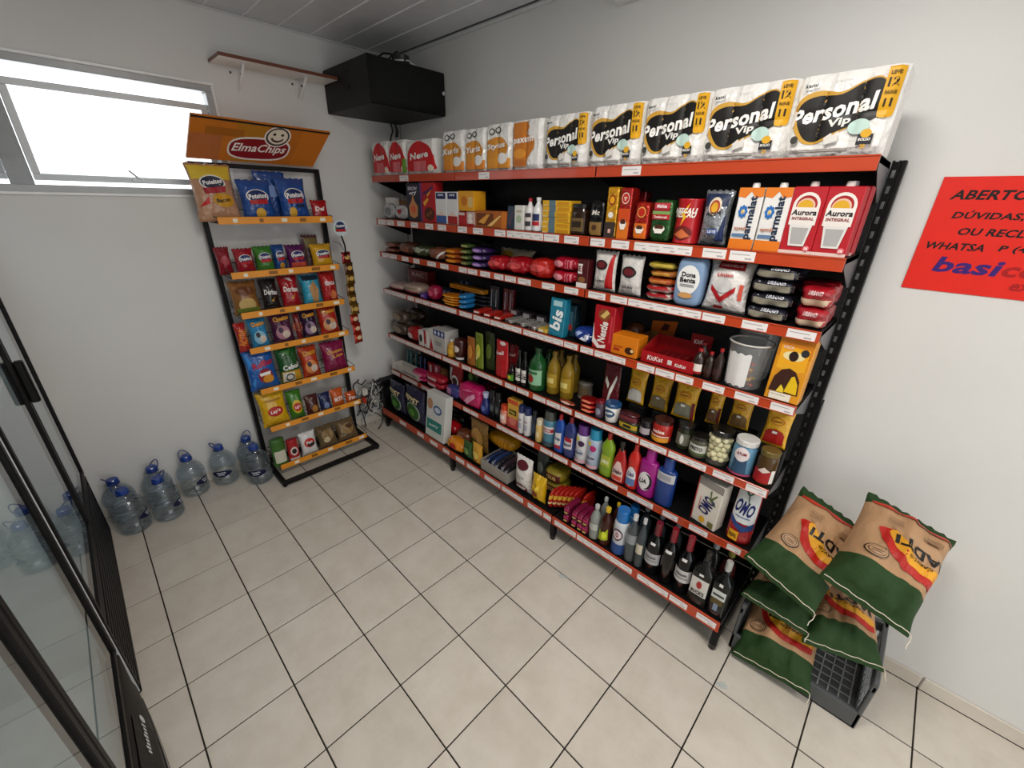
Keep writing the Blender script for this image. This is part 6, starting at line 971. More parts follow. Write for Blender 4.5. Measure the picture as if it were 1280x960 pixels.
I('box', 'chocolate_bar', (0.6927, 0.463, 1.2812), (0.04, 0.03, 0.165), '#20242c:film', 'black upright bar standing at the back of the fourth shelf', 'candy bar', 'black upright bars at the back', dec=(('r', -0.12, 0.12, 0.15, 0.85, '#a8a8b0'),), lean=-0.06)
I('box', 'chocolate_bar', (0.7377, 0.463, 1.2812), (0.04, 0.03, 0.165), '#20242c:film', 'black upright bar standing at the back of the fourth shelf', 'candy bar', 'black upright bars at the back', dec=(('r', -0.12, 0.12, 0.15, 0.85, '#a8a8b0'),), lean=-0.06)
I('box', 'chocolate_bar', (0.8258, 0.463, 1.2812), (0.04, 0.03, 0.165), '#6a1620:film', 'dark red upright bar standing at the back of the fourth shelf', 'candy bar', 'dark red upright bars at the back', dec=(('r', -0.12, 0.12, 0.15, 0.85, '#a8a8b0'),), lean=-0.06)
I('box', 'chocolate_bar', (0.8753, 0.463, 1.2812), (0.04, 0.03, 0.165), '#6a1620:film', 'dark red upright bar standing at the back of the fourth shelf', 'candy bar', 'dark red upright bars at the back', dec=(('r', -0.12, 0.12, 0.15, 0.85, '#a8a8b0'),), lean=-0.06)
I('box', 'chocolate_bar', (0.7074, 0.359, 1.2812), (0.055, 0.13, 0.022), '#b8281e:film', 'flat red and white bar lying at the shelf front', 'candy bar', 'flat red and white bars', dec=(('r', -0.4, 0.4, 0.3, 0.8, '#e8d8d0'),), rz=0.12)
I('box', 'chocolate_bar', (0.8101, 0.359, 1.2812), (0.055, 0.13, 0.022), '#b8281e:film', 'flat red and white bar lying at the shelf front', 'candy bar', 'flat red and white bars', dec=(('r', -0.4, 0.4, 0.3, 0.8, '#e8d8d0'),), rz=0.12)
I('box', 'chocolate_bar', (0.9079, 0.359, 1.2812), (0.055, 0.13, 0.022), '#b8281e:film', 'flat red and white bar lying at the shelf front', 'candy bar', 'flat red and white bars', dec=(('r', -0.4, 0.4, 0.3, 0.8, '#e8d8d0'),), rz=0.12)
I('box', 'chocolate_bar', (1.0184, 0.359, 1.2812), (0.06, 0.13, 0.022), '#c4c0ba:foil', 'flat silver and white bar lying at the shelf front', 'candy bar', 'flat silver bars at the front', dec=(('r', -0.42, 0.1, 0.2, 0.8, '#3a3236'),), rz=-0.12)
I('box', 'chocolate_bar', (1.1198, 0.359, 1.2812), (0.06, 0.13, 0.022), '#c4c0ba:foil', 'flat silver and white bar lying at the shelf front', 'candy bar', 'flat silver bars at the front', dec=(('r', -0.42, 0.1, 0.2, 0.8, '#3a3236'),), rz=-0.12)
I('box', 'chocolate_bar', (1.2132, 0.359, 1.2812), (0.06, 0.13, 0.022), '#c4c0ba:foil', 'flat silver and white bar lying at the shelf front', 'candy bar', 'flat silver bars at the front', dec=(('r', -0.42, 0.1, 0.2, 0.8, '#3a3236'),), rz=-0.12)
I('box', 'chocolate_bar', (0.9384, 0.4852, 1.2812), (0.075, 0.11, 0.05), '#4a444a:foil', 'dark and silver bar in the heap behind the flat silver bars', 'candy bar', 'dark and silver bars in the heap', dec=(('r', -0.4, 0.3, 0.3, 0.8, '#b0acb0'),), rz=-0.1)
I('box', 'chocolate_bar', (1.0447, 0.483, 1.2812), (0.075, 0.11, 0.05), '#4a444a:foil', 'dark and silver bar in the heap behind the flat silver bars', 'candy bar', 'dark and silver bars in the heap', dec=(('r', -0.4, 0.3, 0.3, 0.8, '#b0acb0'),))
I('box', 'chocolate_bar', (1.1568, 0.4854, 1.2812), (0.075, 0.11, 0.05), '#4a444a:foil', 'dark and silver bar in the heap behind the flat silver bars', 'candy bar', 'dark and silver bars in the heap', dec=(('r', -0.4, 0.3, 0.3, 0.8, '#b0acb0'),), rz=0.1)
I('box', 'chocolate_bar', (1.2903, 0.359, 1.2812), (0.069, 0.13, 0.022), '#d8b44a:film', 'flat yellow and white bar beside the teal box', 'candy bar', dec=(('r', -0.4, 0.1, 0.2, 0.8, '#e8e4da'),))
I('box', 'wafer_pack', (1.3859, 0.319, 1.2812), (0.1027, 0.05, 0.2108), '#1c7a94:film', 'bright teal chocolate wafer pack standing upright with sideways lettering', 'chocolate', dec=(('t', 'bis', 0.0, 0.45, 1.1, 0.34, '#eef4f4', 80), ('r', -0.3, 0.3, 0.8, 0.94, '#a8d0d8')), lean=-0.06)
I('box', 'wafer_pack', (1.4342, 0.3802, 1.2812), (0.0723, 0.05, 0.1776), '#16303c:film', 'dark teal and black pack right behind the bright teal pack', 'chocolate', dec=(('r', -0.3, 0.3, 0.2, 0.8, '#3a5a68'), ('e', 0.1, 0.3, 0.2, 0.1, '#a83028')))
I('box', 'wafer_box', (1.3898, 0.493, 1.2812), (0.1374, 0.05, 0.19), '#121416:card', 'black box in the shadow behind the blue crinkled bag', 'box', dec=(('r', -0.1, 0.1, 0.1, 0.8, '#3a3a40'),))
I('soft', 'cookie_bag', (1.5633, 0.354, 1.2812), (0.1326, 0.12, 0.0821), '#1c3680:film', 'blue and white crinkled bag lying at the shelf front', 'cookies', dec=(('p', [(-0.1, 0.3), (0.2, 0.7), (0.42, 0.6), (0.2, 0.2)], '#d8dce8'), ('p', [(-0.4, 0.5), (-0.2, 0.8), (0, 0.75), (-0.2, 0.4)], '#8a9cc8')), n=2.5, wob=0.12)
I('box', 'chocolate_box', (1.69, 0.334, 1.2812), (0.116, 0.08, 0.2266), '#a5121e:card', 'tall red chocolate box with white sideways lettering band', 'chocolate', dec=(('e', 0, 0.8, 0.3, 0.13, '#8a4a2a'), ('p', [(-0.2, 0.76), (0.1, 0.92), (0.25, 0.86), (0, 0.72)], '#d8b86a'), ('p', [(-0.48, 0.6), (-0.4, 0.25), (-0.1, 0.1), (0.2, 0.14), (0.2, 0.06), (-0.2, 0.02), (-0.5, 0.15)], '#e8dcd8'), ('t', 'Nestle', 0.0, 0.42, 0.95, 0.2, '#f0e6e2', 83), ('r', 0.34, 0.44, 0.2, 0.8, '#c83a44')), bev=0.003)
I('soft', 'candy_bag', (1.7698, 0.478, 1.2812), (0.0922, 0.1, 0.1316), '#5a3420:film', 'brown candy bag behind the orange box', 'candy', dec=(('e', 0, 0.5, 0.3, 0.2, '#a8743c'),), n=2.6)
I('box', 'chocolate_box', (1.8184, 0.344, 1.2812), (0.1411, 0.1, 0.1006), '#d97a12:card', 'bright orange box with a dark chocolate print at the shelf front', 'chocolate', dec=(('e', 0.22, 0.32, 0.18, 0.18, '#3a1c10'), ('e', 0.32, 0.35, 0.06, 0.08, '#e8c890'), ('r', -0.4, -0.05, 0.4, 0.46, '#a8401a'), ('r', -0.4, -0.15, 0.2, 0.34, '#a8301a')))
display_tray((2.0377,0.388,1.2812),0.2563,0.17,0.055)
lid_tray((1.8768,0.528,1.2812),0.127,0.09,0.075)
I('lathe', 'chocolate_bottle', (2.1713, 0.3285, 1.2812), (0.0511, 0.0511, 0.121), '#2a1812:plastic', 'little brown chocolate bottle with red cap and white label', 'bottle', dec=(('r', -0.42, 0.42, 0.16, 0.46, '#e4d8d0'), ('r', -0.42, 0.42, 0.1, 0.18, '#a8201a')), prof='bottle', cap='#a01a1e:plastic')
I('lathe', 'chocolate_bottle', (2.2179, 0.3294, 1.2812), (0.0427, 0.0427, 0.117), '#2a1812:plastic', 'little dark brown chocolate bottle with red cap, plain body', 'bottle', dec=(('r', -0.4, 0.4, 0.2, 0.4, '#3a2420'),), prof='bottle', cap='#a01a1e:plastic')
I('lathe', 'chocolate_bottle', (2.2577, 0.3219, 1.2812), (0.0378, 0.0378, 0.144), '#2a1812:plastic', 'little dark bottle with red cap next to the clear bucket', 'bottle', dec=(('r', -0.4, 0.4, 0.2, 0.4, '#3a2420'),), prof='bottle', cap='#a01a1e:plastic')
I('lathe', 'chocolate_bottle', (2.1557, 0.4125, 1.2812), (0.049, 0.049, 0.1276), '#2a1812:plastic', 'little dark bottle with red cap at the back of the bottle cluster', 'bottle', dec=(('r', -0.4, 0.4, 0.2, 0.4, '#3a2420'),), prof='bottle', cap='#a01a1e:plastic')
bucket((2.3497,0.363,1.2812),0.081,0.1893)
I('box', 'easter_egg_box', (2.5137, 0.328, 1.2812), (0.1167, 0.08, 0.26), '#d8901a:card', 'yellow orange chocolate box with clear arched window and gold wrapper inside', 'chocolate box', dec=(('p', [(-0.4, 0.5), (-0.38, 0.66), (0.38, 0.66), (0.4, 0.5), (0.1, 0.46), (-0.1, 0.46)], '#e6a824'), ('r', -0.46, 0.46, 0.68, 0.96, '#c87818'), ('p', [(-0.4, 0.56), (-0.4, 0.84), (0.4, 0.82), (0.4, 0.54)], '#e8a41e'), ('e', 0.0, 0.7, 0.3, 0.07, '#e8d8a0'), ('e', 0.0, 0.7, 0.13, 0.075, '#2a1610'), ('e', 0.28, 0.77, 0.11, 0.055, '#26282c'), ('t', 'VACA', -0.2, 0.82, 0.3, 0.05, '#e8c8b8'), ('p', [(-0.42, 0.14), (-0.36, 0.36), (-0.2, 0.48), (0, 0.52), (0.2, 0.48), (0.36, 0.36), (0.42, 0.14)], '#3a1c12'), ('p', [(0.02, 0.16), (0.12, 0.4), (0.2, 0.42), (0.34, 0.3), (0.38, 0.15)], '#e0b818'), ('p', [(-0.2, 0.14), (-0.1, 0.26), (0, 0.2), (0.02, 0.14)], '#e8c83a'), ('r', -0.36, 0.26, 0.02, 0.13, '#e4dccc'), ('r', -0.32, 0.1, 0.09, 0.1, '#9a948a')), lean=-0.05, bev=0.003)
I('soft', 'snack_bag', (-0.3312, 0.3448, 0.8892), (0.208, 0.1, 0.1094), '#4a3c32:film', 'brown and grey snack bag stacked at the corner end of the fifth shelf', 'snack bag', 'brown grey bags at the corner end of the fifth shelf', dec=(('e', 0, 0.5, 0.3, 0.25, '#8a7a68'),), rz=0.025, n=2.6)
I('soft', 'snack_bag', (-0.3321, 0.3513, 0.9986), (0.208, 0.1, 0.1094), '#4a3c32:film', 'brown and grey snack bag stacked at the corner end of the fifth shelf', 'snack bag', 'brown grey bags at the corner end of the fifth shelf', dec=(('e', 0, 0.5, 0.3, 0.25, '#8a7a68'),), rz=-0.013, n=2.6)
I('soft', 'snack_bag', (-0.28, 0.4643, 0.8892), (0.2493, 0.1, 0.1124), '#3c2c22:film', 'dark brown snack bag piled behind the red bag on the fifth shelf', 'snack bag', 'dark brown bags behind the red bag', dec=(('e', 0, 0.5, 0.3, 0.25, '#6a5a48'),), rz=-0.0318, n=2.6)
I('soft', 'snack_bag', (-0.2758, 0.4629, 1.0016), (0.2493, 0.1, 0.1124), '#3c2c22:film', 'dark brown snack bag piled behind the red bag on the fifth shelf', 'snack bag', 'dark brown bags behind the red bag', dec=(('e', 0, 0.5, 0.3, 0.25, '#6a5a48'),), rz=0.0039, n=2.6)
I('soft', 'candy_bag', (-0.1056, 0.344, 0.8892), (0.186, 0.1, 0.1225), '#9a161c:film', 'small red and white bag near the corner of the fifth shelf', 'candy', dec=(('e', -0.1, 0.4, 0.2, 0.2, '#d8c8c4'),), n=2.6)
I('box', 'tea_box', (0.0335, 0.339, 0.8892), (0.0649, 0.09, 0.1264), '#d0ccc8:card', 'white box with a black round print near the corner of the fifth shelf', 'box', dec=(('e', 0, 0.5, 0.3, 0.25, '#2a2a2c'),))
I('box', 'tea_box', (0.1059, 0.339, 0.8892), (0.0522, 0.09, 0.1425), '#d8d0cc:card', 'slim white and red tea box on the fifth shelf', 'box', dec=(('r', -0.5, 0, 0.2, 1, '#a8202a'),))
I('box', 'tea_box', (0.1757, 0.344, 0.8892), (0.0612, 0.1, 0.1708), '#d0ccc8:card', 'slim red and white box with a triangle, beside the blue-dotted carton', 'box', dec=(('p', [(-0.4, 0.05), (0, 0.6), (0.4, 0.05)], '#a81c24'),))
I('box', 'sachet_box', (0.2803, 0.359, 0.8892), (0.1486, 0.13, 0.1836), '#b8b6b2:card', 'pale grey carton with blue printed upper edge on the fifth shelf', 'box', dec=(('r', -0.48, 0.48, 0.72, 0.98, '#24407a'), ('e', -0.3, 0.85, 0.08, 0.09, '#d8dce4'), ('e', 0, 0.85, 0.08, 0.09, '#d8dce4'), ('e', 0.3, 0.85, 0.08, 0.09, '#d8dce4'), ('r', -0.3, 0.2, 0.3, 0.5, '#9a9894')))
I('soft', 'candy_bag', (-0.0101, 0.508, 0.8892), (0.1993, 0.1, 0.13), '#6a1218:film', 'dark red bag standing behind the white tea boxes', 'candy', n=2.6)
I('lathe', 'mustard_bottle', (0.3923, 0.3317, 0.8892), (0.0755, 0.0755, 0.1308), '#c8922a:plastic', 'small yellow mustard bottle with white cap', 'bottle', dec=(('r', -0.4, 0.4, 0.2, 0.5, '#d8a83a'),), prof='bottle', cap='#e8e4de:plastic')
I('lathe', 'ketchup_bottle', (0.48, 0.3444, 0.8892), (0.1007, 0.1007, 0.1545), '#3c1410:plastic', 'upside-down brown red sauce bottle with white foot cap', 'bottle', dec=(('e', 0, 0.55, 0.3, 0.16, '#d8ccc4'), ('r', -0.42, 0.42, 0.02, 0.14, '#e6e2de')), prof='tubew')
I('bag', 'sauce_pouch', (0.6369, 0.3115, 0.8892), (0.0849, 0.035, 0.2096), '#9a5a20:film', 'orange brown sauce pouch on the fifth shelf', 'pouch', dec=(('e', 0, 0.5, 0.3, 0.25, '#c8863a'),), stand=1, crimp=0.04)
I('bag', 'sauce_pouch', (0.7227, 0.3115, 0.8892), (0.0814, 0.035, 0.258), '#6a7a1c:film', 'yellow green olive pouch on the fifth shelf', 'pouch', dec=(('e', 0, 0.5, 0.3, 0.2, '#c8c04a'), ('p', [(-0.2, 0.3), (0, 0.5), (0.1, 0.45), (-0.1, 0.25)], '#e8e0a0')), stand=1)
I('bag', 'sauce_pouch', (0.7942, 0.3464, 0.8892), (0.0945, 0.035, 0.275), '#2a3614:film', 'dark green olive pouch beside the yellow green one', 'pouch', dec=(('e', 0, 0.5, 0.3, 0.2, '#5a6a2a'),), stand=1)
I('bag', 'ketchup_pouch', (0.941, 0.319, 0.8892), (0.1165, 0.05, 0.2544), '#b01a20:film', 'bright red ketchup pouch with white top print', 'pouch', dec=(('t', 'hell', -0.05, 0.68, 0.6, 0.1, '#e8d0d0', 8, 0.2), ('e', 0.1, 0.94, 0.25, 0.05, '#d8d0cc')), stand=1)
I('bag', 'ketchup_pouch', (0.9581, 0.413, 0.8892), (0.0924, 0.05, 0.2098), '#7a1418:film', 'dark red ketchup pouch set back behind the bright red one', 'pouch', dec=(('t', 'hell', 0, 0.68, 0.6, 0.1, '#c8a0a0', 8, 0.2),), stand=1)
I('lathe', 'sauce_bottle', (1.0309, 0.326, 0.8892), (0.064, 0.064, 0.1167), '#1c120c:bglass', 'little dark sauce bottle with green label', 'bottle', dec=(('r', -0.42, 0.42, 0.1, 0.45, '#4a8a2c'), ('e', 0, 0.28, 0.2, 0.1, '#d8c83a')), prof='bottle', cap='#141414:plastic')
I('lathe', 'soy_sauce_bottle', (1.0994, 0.3173, 0.8892), (0.0467, 0.0467, 0.2323), '#0d0c0c:bglass', 'slim black sauce bottle with white label and vertical lettering', 'bottle', 'slim black sauce bottles', dec=(('r', -0.42, 0.42, 0.14, 0.5, '#d8d4ce'), ('t', 'SOY', 0, 0.32, 0.9, 0.2, '#1c1c1c', 90)), prof='bottle', cap='#1a1a1a:plastic')
I('lathe', 'soy_sauce_bottle', (1.148, 0.3173, 0.8892), (0.0467, 0.0467, 0.2323), '#0d0c0c:bglass', 'slim black sauce bottle with white label and vertical lettering', 'bottle', 'slim black sauce bottles', dec=(('r', -0.42, 0.42, 0.14, 0.5, '#d8d4ce'), ('t', 'SOY', 0, 0.32, 0.9, 0.2, '#1c1c1c', 90)), prof='bottle', cap='#1a1a1a:plastic')
I('lathe', 'vinegar_bottle', (1.2268, 0.3492, 0.8892), (0.1104, 0.1104, 0.2747), 'cleargreen', 'green glass bottle with pale green label and red fruit print', 'bottle', dec=(('r', -0.46, 0.46, 0.16, 0.52, '#8ab894'), ('e', -0.1, 0.3, 0.22, 0.1, '#9a2a24'), ('r', -0.3, 0.3, 0.42, 0.48, '#3a6a44')), prof='bottle', cap='#1c3a24:plastic')
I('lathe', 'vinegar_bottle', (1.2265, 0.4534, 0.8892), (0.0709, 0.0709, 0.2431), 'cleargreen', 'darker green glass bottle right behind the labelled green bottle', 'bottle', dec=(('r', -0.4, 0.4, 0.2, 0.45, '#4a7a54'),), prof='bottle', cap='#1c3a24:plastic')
I('lathe', 'oil_bottle', (1.3317, 0.3795, 0.8892), (0.083, 0.083, 0.2727), 'clearoil', 'clear golden cooking oil bottle with yellow label', 'bottle', 'golden cooking oil bottles at the front', dec=(('r', -0.45, 0.45, 0.18, 0.5, '#a88a2a'), ('r', -0.3, 0.3, 0.28, 0.4, '#d8c87a')), prof='bottle', cap='#8a6a1c:plastic')
I('lathe', 'oil_bottle', (1.4367, 0.3795, 0.8892), (0.083, 0.083, 0.2727), 'clearoil', 'clear golden cooking oil bottle with yellow label', 'bottle', 'golden cooking oil bottles at the front', dec=(('r', -0.45, 0.45, 0.18, 0.5, '#a88a2a'), ('r', -0.3, 0.3, 0.28, 0.4, '#d8c87a')), prof='bottle', cap='#8a6a1c:plastic')
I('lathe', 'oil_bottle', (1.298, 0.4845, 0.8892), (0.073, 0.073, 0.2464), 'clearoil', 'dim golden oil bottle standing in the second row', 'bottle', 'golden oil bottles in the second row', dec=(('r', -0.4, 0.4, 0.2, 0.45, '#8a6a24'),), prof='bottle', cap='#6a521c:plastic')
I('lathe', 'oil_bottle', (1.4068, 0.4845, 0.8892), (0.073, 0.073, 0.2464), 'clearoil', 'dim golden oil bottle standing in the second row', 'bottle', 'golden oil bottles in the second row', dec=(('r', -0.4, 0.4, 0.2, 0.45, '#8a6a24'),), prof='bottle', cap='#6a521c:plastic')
I('lathe', 'round_tin', (1.5059, 0.474, 0.8892), (0.092, 0.092, 0.0954), '#8a8478:steel', 'low round tin behind the red sachets', 'tin', dec=(('r', -0.46, 0.46, 0.2, 0.8, '#6a5a44'),), prof='tin')
I('soft', 'seasoning_sachet', (1.4949, 0.314, 0.8892), (0.1134, 0.04, 0.0221), '#a04a34:foil', 'brown and red seasoning sachet lying at the shelf front', 'sachet', dec=(('e', 0, 0.6, 0.3, 0.3, '#d8b0a0'),), n=2.4)
I('soft', 'seasoning_sachet', (1.6333, 0.3358, 0.8892), (0.1087, 0.08, 0.0266), '#a81818:foil', 'glossy red seasoning sachet in the small heap', 'sachet', 'heaped red seasoning sachets', dec=(('e', 0, 0.5, 0.3, 0.3, '#d87a5a'),), rz=0.0346, n=2.4)
I('soft', 'seasoning_sachet', (1.6321, 0.3376, 0.9158), (0.1087, 0.08, 0.0266), '#a81818:foil', 'glossy red seasoning sachet in the small heap', 'sachet', 'heaped red seasoning sachets', dec=(('e', 0, 0.5, 0.3, 0.3, '#d87a5a'),), rz=0.0465, n=2.4)
I('soft', 'seasoning_sachet', (1.6278, 0.3405, 0.9424), (0.1087, 0.08, 0.0266), '#a81818:foil', 'glossy red seasoning sachet in the small heap', 'sachet', 'heaped red seasoning sachets', dec=(('e', 0, 0.5, 0.3, 0.3, '#d87a5a'),), rz=0.0165, n=2.4)
I('bag', 'seasoning_pouch', (1.7141, 0.408, 0.8892), (0.1068, 0.04, 0.2902), '#5a141c:film', 'dark red pouch with white vegetable print, behind the small tubs', 'pouch', dec=(('p', [(-0.1, 0.2), (0, 0.5), (0.3, 0.8), (0.36, 0.74), (0.1, 0.4), (0.02, 0.2)], '#e0dcd4'), ('p', [(-0.3, 0.75), (-0.05, 0.6), (-0.1, 0.5), (-0.35, 0.65)], '#d8d4cc'), ('r', 0.0, 0.4, 0.02, 0.2, '#d8b090')), stand=1)
I('lathe', 'spread_jar', (1.7135, 0.319, 0.8892), (0.0499, 0.0499, 0.1022), '#4a3a4a:plastic', 'tiny jar with dark red lid and purple label', 'jar', dec=(('e', 0, 0.4, 0.3, 0.2, '#8a8a9a'),), prof='jar', cap='#7a1420:plastic', capname='lid')
I('lathe', 'yogurt_tub', (1.7803, 0.3356, 0.8892), (0.0831, 0.0831, 0.1067), '#dcdad6:plastic', 'white tub with bright blue lid', 'tub', dec=(('e', 0, 0.5, 0.36, 0.22, '#3a5a7a'), ('t', 'pote', 0, 0.5, 0.5, 0.2, '#f0f0f0', 8, 0.2)), prof='tub', cap='#1a4a78:plastic', capname='lid')
I('lathe', 'fish_tin', (1.896, 0.324, 0.8892), (0.1104, 0.06, 0.045), '#2a3a20:plastic', 'oblong yellow and green fish tin under a dark red one', 'tin', dec=(('r', -0.46, 0.46, 0.25, 0.85, '#b8982a'), ('r', -0.2, 0.2, 0.35, 0.7, '#1c2418')), prof='tin', e=3.5)
I('lathe', 'fish_tin', (1.8884, 0.324, 0.9362), (0.1096, 0.06, 0.04), '#4a1a20:plastic', 'oblong dark red fish tin stacked on the yellow and green one', 'tin', dec=(('r', -0.46, 0.46, 0.3, 0.8, '#6a2a30'),), prof='tin', e=3.5)
I('bag', 'spice_bag', (1.8485, 0.438, 0.9822), (0.101, 0.04, 0.1919), '#e6ae22:film', 'yellow spice bag with white lower half, first after the dark red pouch', 'spice bag', dec=(('p', [(-0.4, 0.34), (-0.3, 0.42), (0, 0.47), (0.3, 0.42), (0.4, 0.34), (0.4, 0.08), (-0.4, 0.08)], '#dcd8d0'), ('e', 0, 0.66, 0.26, 0.09, '#c8641a'), ('e', 0, 0.66, 0.22, 0.07, '#dcaa30'), ('t', 'Kitano', 0, 0.66, 0.34, 0.05, '#8a2a14', 5, 0.2), ('p', [(-0.04, 0.88), (0, 0.84), (0.06, 0.9), (0, 0.87)], '#2a3a20'), ('r', -0.1, 0.1, 0.36, 0.42, '#e8e4dc')), lean=-0.08, crimp=0.05, wr=0.12)
I('bag', 'spice_bag', (1.9721, 0.458, 0.9793), (0.1051, 0.04, 0.1868), '#e6ae22:film', 'yellow spice bag with dull brown window, second in the spice row', 'spice bag', dec=(('p', [(-0.4, 0.34), (-0.3, 0.42), (0, 0.47), (0.3, 0.42), (0.4, 0.34), (0.4, 0.08), (-0.4, 0.08)], '#8a7a5a'), ('e', 0, 0.66, 0.26, 0.09, '#c8641a'), ('e', 0, 0.66, 0.22, 0.07, '#dcaa30'), ('t', 'Kitano', 0, 0.66, 0.34, 0.05, '#8a2a14', 5, 0.2), ('p', [(-0.04, 0.88), (0, 0.84), (0.06, 0.9), (0, 0.87)], '#2a3a20'), ('r', -0.1, 0.1, 0.36, 0.42, '#e8e4dc')), lean=-0.08, crimp=0.05, wr=0.12)
I('bag', 'spice_bag', (2.12, 0.4148, 1.0039), (0.1176, 0.04, 0.1929), '#e6ae22:film', 'wide yellow spice bag with grey green window and maroon side', 'spice bag', dec=(('p', [(-0.4, 0.34), (-0.3, 0.42), (0, 0.47), (0.3, 0.42), (0.4, 0.34), (0.4, 0.08), (-0.4, 0.08)], '#7a7a68'), ('e', 0, 0.66, 0.26, 0.09, '#c8641a'), ('e', 0, 0.66, 0.22, 0.07, '#dcaa30'), ('t', 'Kitano', 0, 0.66, 0.34, 0.05, '#8a2a14', 5, 0.2), ('p', [(-0.04, 0.88), (0, 0.84), (0.06, 0.9), (0, 0.87)], '#2a3a20'), ('r', -0.1, 0.1, 0.36, 0.42, '#e8e4dc'), ('r', 0.36, 0.48, 0.05, 0.5, '#6a1418')), lean=-0.08, crimp=0.05, wr=0.12)
I('bag', 'spice_bag', (2.252, 0.438, 1.0179), (0.0663, 0.04, 0.1817), '#e6ae22:film', 'maroon edged yellow spice bag with brown window, behind the mushroom jar', 'spice bag', dec=(('p', [(-0.4, 0.34), (-0.3, 0.42), (0, 0.47), (0.3, 0.42), (0.4, 0.34), (0.4, 0.08), (-0.4, 0.08)], '#7a5a40'), ('e', 0, 0.66, 0.26, 0.09, '#c8641a'), ('e', 0, 0.66, 0.22, 0.07, '#dcaa30'), ('t', 'Kitano', 0, 0.66, 0.34, 0.05, '#8a2a14', 5, 0.2), ('p', [(-0.04, 0.88), (0, 0.84), (0.06, 0.9), (0, 0.87)], '#2a3a20'), ('r', -0.1, 0.1, 0.36, 0.42, '#e8e4dc'), ('r', 0.36, 0.48, 0.05, 0.5, '#6a1418')), lean=-0.08, crimp=0.05, wr=0.12)
I('bag', 'spice_bag', (2.3626, 0.438, 1.0412), (0.0905, 0.04, 0.1605), '#e6ae22:film', 'broad yellow spice bag with brown window next to the white-lidded can', 'spice bag', dec=(('p', [(-0.4, 0.34), (-0.3, 0.42), (0, 0.47), (0.3, 0.42), (0.4, 0.34), (0.4, 0.08), (-0.4, 0.08)], '#80623c'), ('e', 0, 0.66, 0.26, 0.09, '#c8641a'), ('e', 0, 0.66, 0.22, 0.07, '#dcaa30'), ('t', 'Kitano', 0, 0.66, 0.34, 0.05, '#8a2a14', 5, 0.2), ('p', [(-0.04, 0.88), (0, 0.84), (0.06, 0.9), (0, 0.87)], '#2a3a20'), ('r', -0.1, 0.1, 0.36, 0.42, '#e8e4dc')), lean=-0.08, crimp=0.05, wr=0.12)
I('bag', 'spice_bag', (2.5159, 0.4102, 1.0278), (0.1004, 0.04, 0.1826), '#e6ae22:film', 'bright yellow spice bag with round red window at the open shelf end', 'spice bag', dec=(('p', [(-0.4, 0.34), (-0.3, 0.42), (0, 0.47), (0.3, 0.42), (0.4, 0.34), (0.4, 0.08), (-0.4, 0.08)], '#a81c18'), ('e', 0, 0.66, 0.26, 0.09, '#c8641a'), ('e', 0, 0.66, 0.22, 0.07, '#dcaa30'), ('t', 'Kitano', 0, 0.66, 0.34, 0.05, '#8a2a14', 5, 0.2), ('p', [(-0.04, 0.88), (0, 0.84), (0.06, 0.9), (0, 0.87)], '#2a3a20'), ('r', -0.1, 0.1, 0.36, 0.42, '#e8e4dc')), lean=-0.08, crimp=0.05, wr=0.12)
I('box', 'shelf_riser', (1.8707, 0.453, 0.8892), (0.085, 0.07, 0.09), '#0f0f10:rough', 'small black riser block holding up a yellow spice bag', 'riser', 'black riser blocks')
I('box', 'shelf_riser', (1.9957, 0.473, 0.8892), (0.085, 0.07, 0.0871), '#0f0f10:rough', 'small black riser block holding up a yellow spice bag', 'riser', 'black riser blocks')
I('box', 'shelf_riser', (2.1555, 0.4298, 0.8892), (0.085, 0.07, 0.1117), '#0f0f10:rough', 'small black riser block holding up a yellow spice bag', 'riser', 'black riser blocks')
I('box', 'shelf_riser', (2.2877, 0.453, 0.8892), (0.085, 0.07, 0.1257), '#0f0f10:rough', 'small black riser block holding up a yellow spice bag', 'riser', 'black riser blocks')
I('box', 'shelf_riser', (2.4033, 0.453, 0.8892), (0.085, 0.07, 0.149), '#0f0f10:rough', 'small black riser block holding up a yellow spice bag', 'riser', 'black riser blocks')
I('box', 'shelf_riser', (2.5295, 0.413, 0.8892), (0.085, 0.07, 0.1356), '#0f0f10:rough', 'small black riser block holding up a yellow spice bag', 'riser', 'black riser blocks')
I('lathe', 'paste_jar', (1.9873, 0.3241, 0.8892), (0.0602, 0.0602, 0.0866), '#1e1a22:bglass', 'small dark jar with pale label beside the fish tins', 'jar', dec=(('r', -0.44, 0.44, 0.2, 0.6, '#a8a0a4'),), prof='jar', cap='#161616:plastic', capname='lid')
I('lathe', 'sauce_jar', (2.0652, 0.3415, 0.8892), (0.0951, 0.0951, 0.1172), '#a8201a:plastic', 'red and yellow tomato sauce jar with dark lid', 'jar', dec=(('r', -0.46, 0.46, 0.06, 0.26, '#d8942a'), ('t', 'salsa', 0, 0.55, 0.6, 0.16, '#f0dcd0', 0, 0.2), ('r', -0.46, 0.46, 0.3, 0.36, '#e8c8b0')), prof='jar', cap='#3a1818:plastic', capname='lid')
I('lathe', 'olive_jar', (2.1724, 0.3564, 0.8892), (0.0768, 0.0768, 0.126), '#2a2a1c:bglass', 'dark olive jar with a pale grey label, set back from the front', 'jar', dec=(('r', -0.4, 0.4, 0.2, 0.7, '#6a6a5c'), ('e', 0, 0.45, 0.12, 0.2, '#d0d0c8')), prof='jar', cap='#1a1a18:plastic', capname='lid')
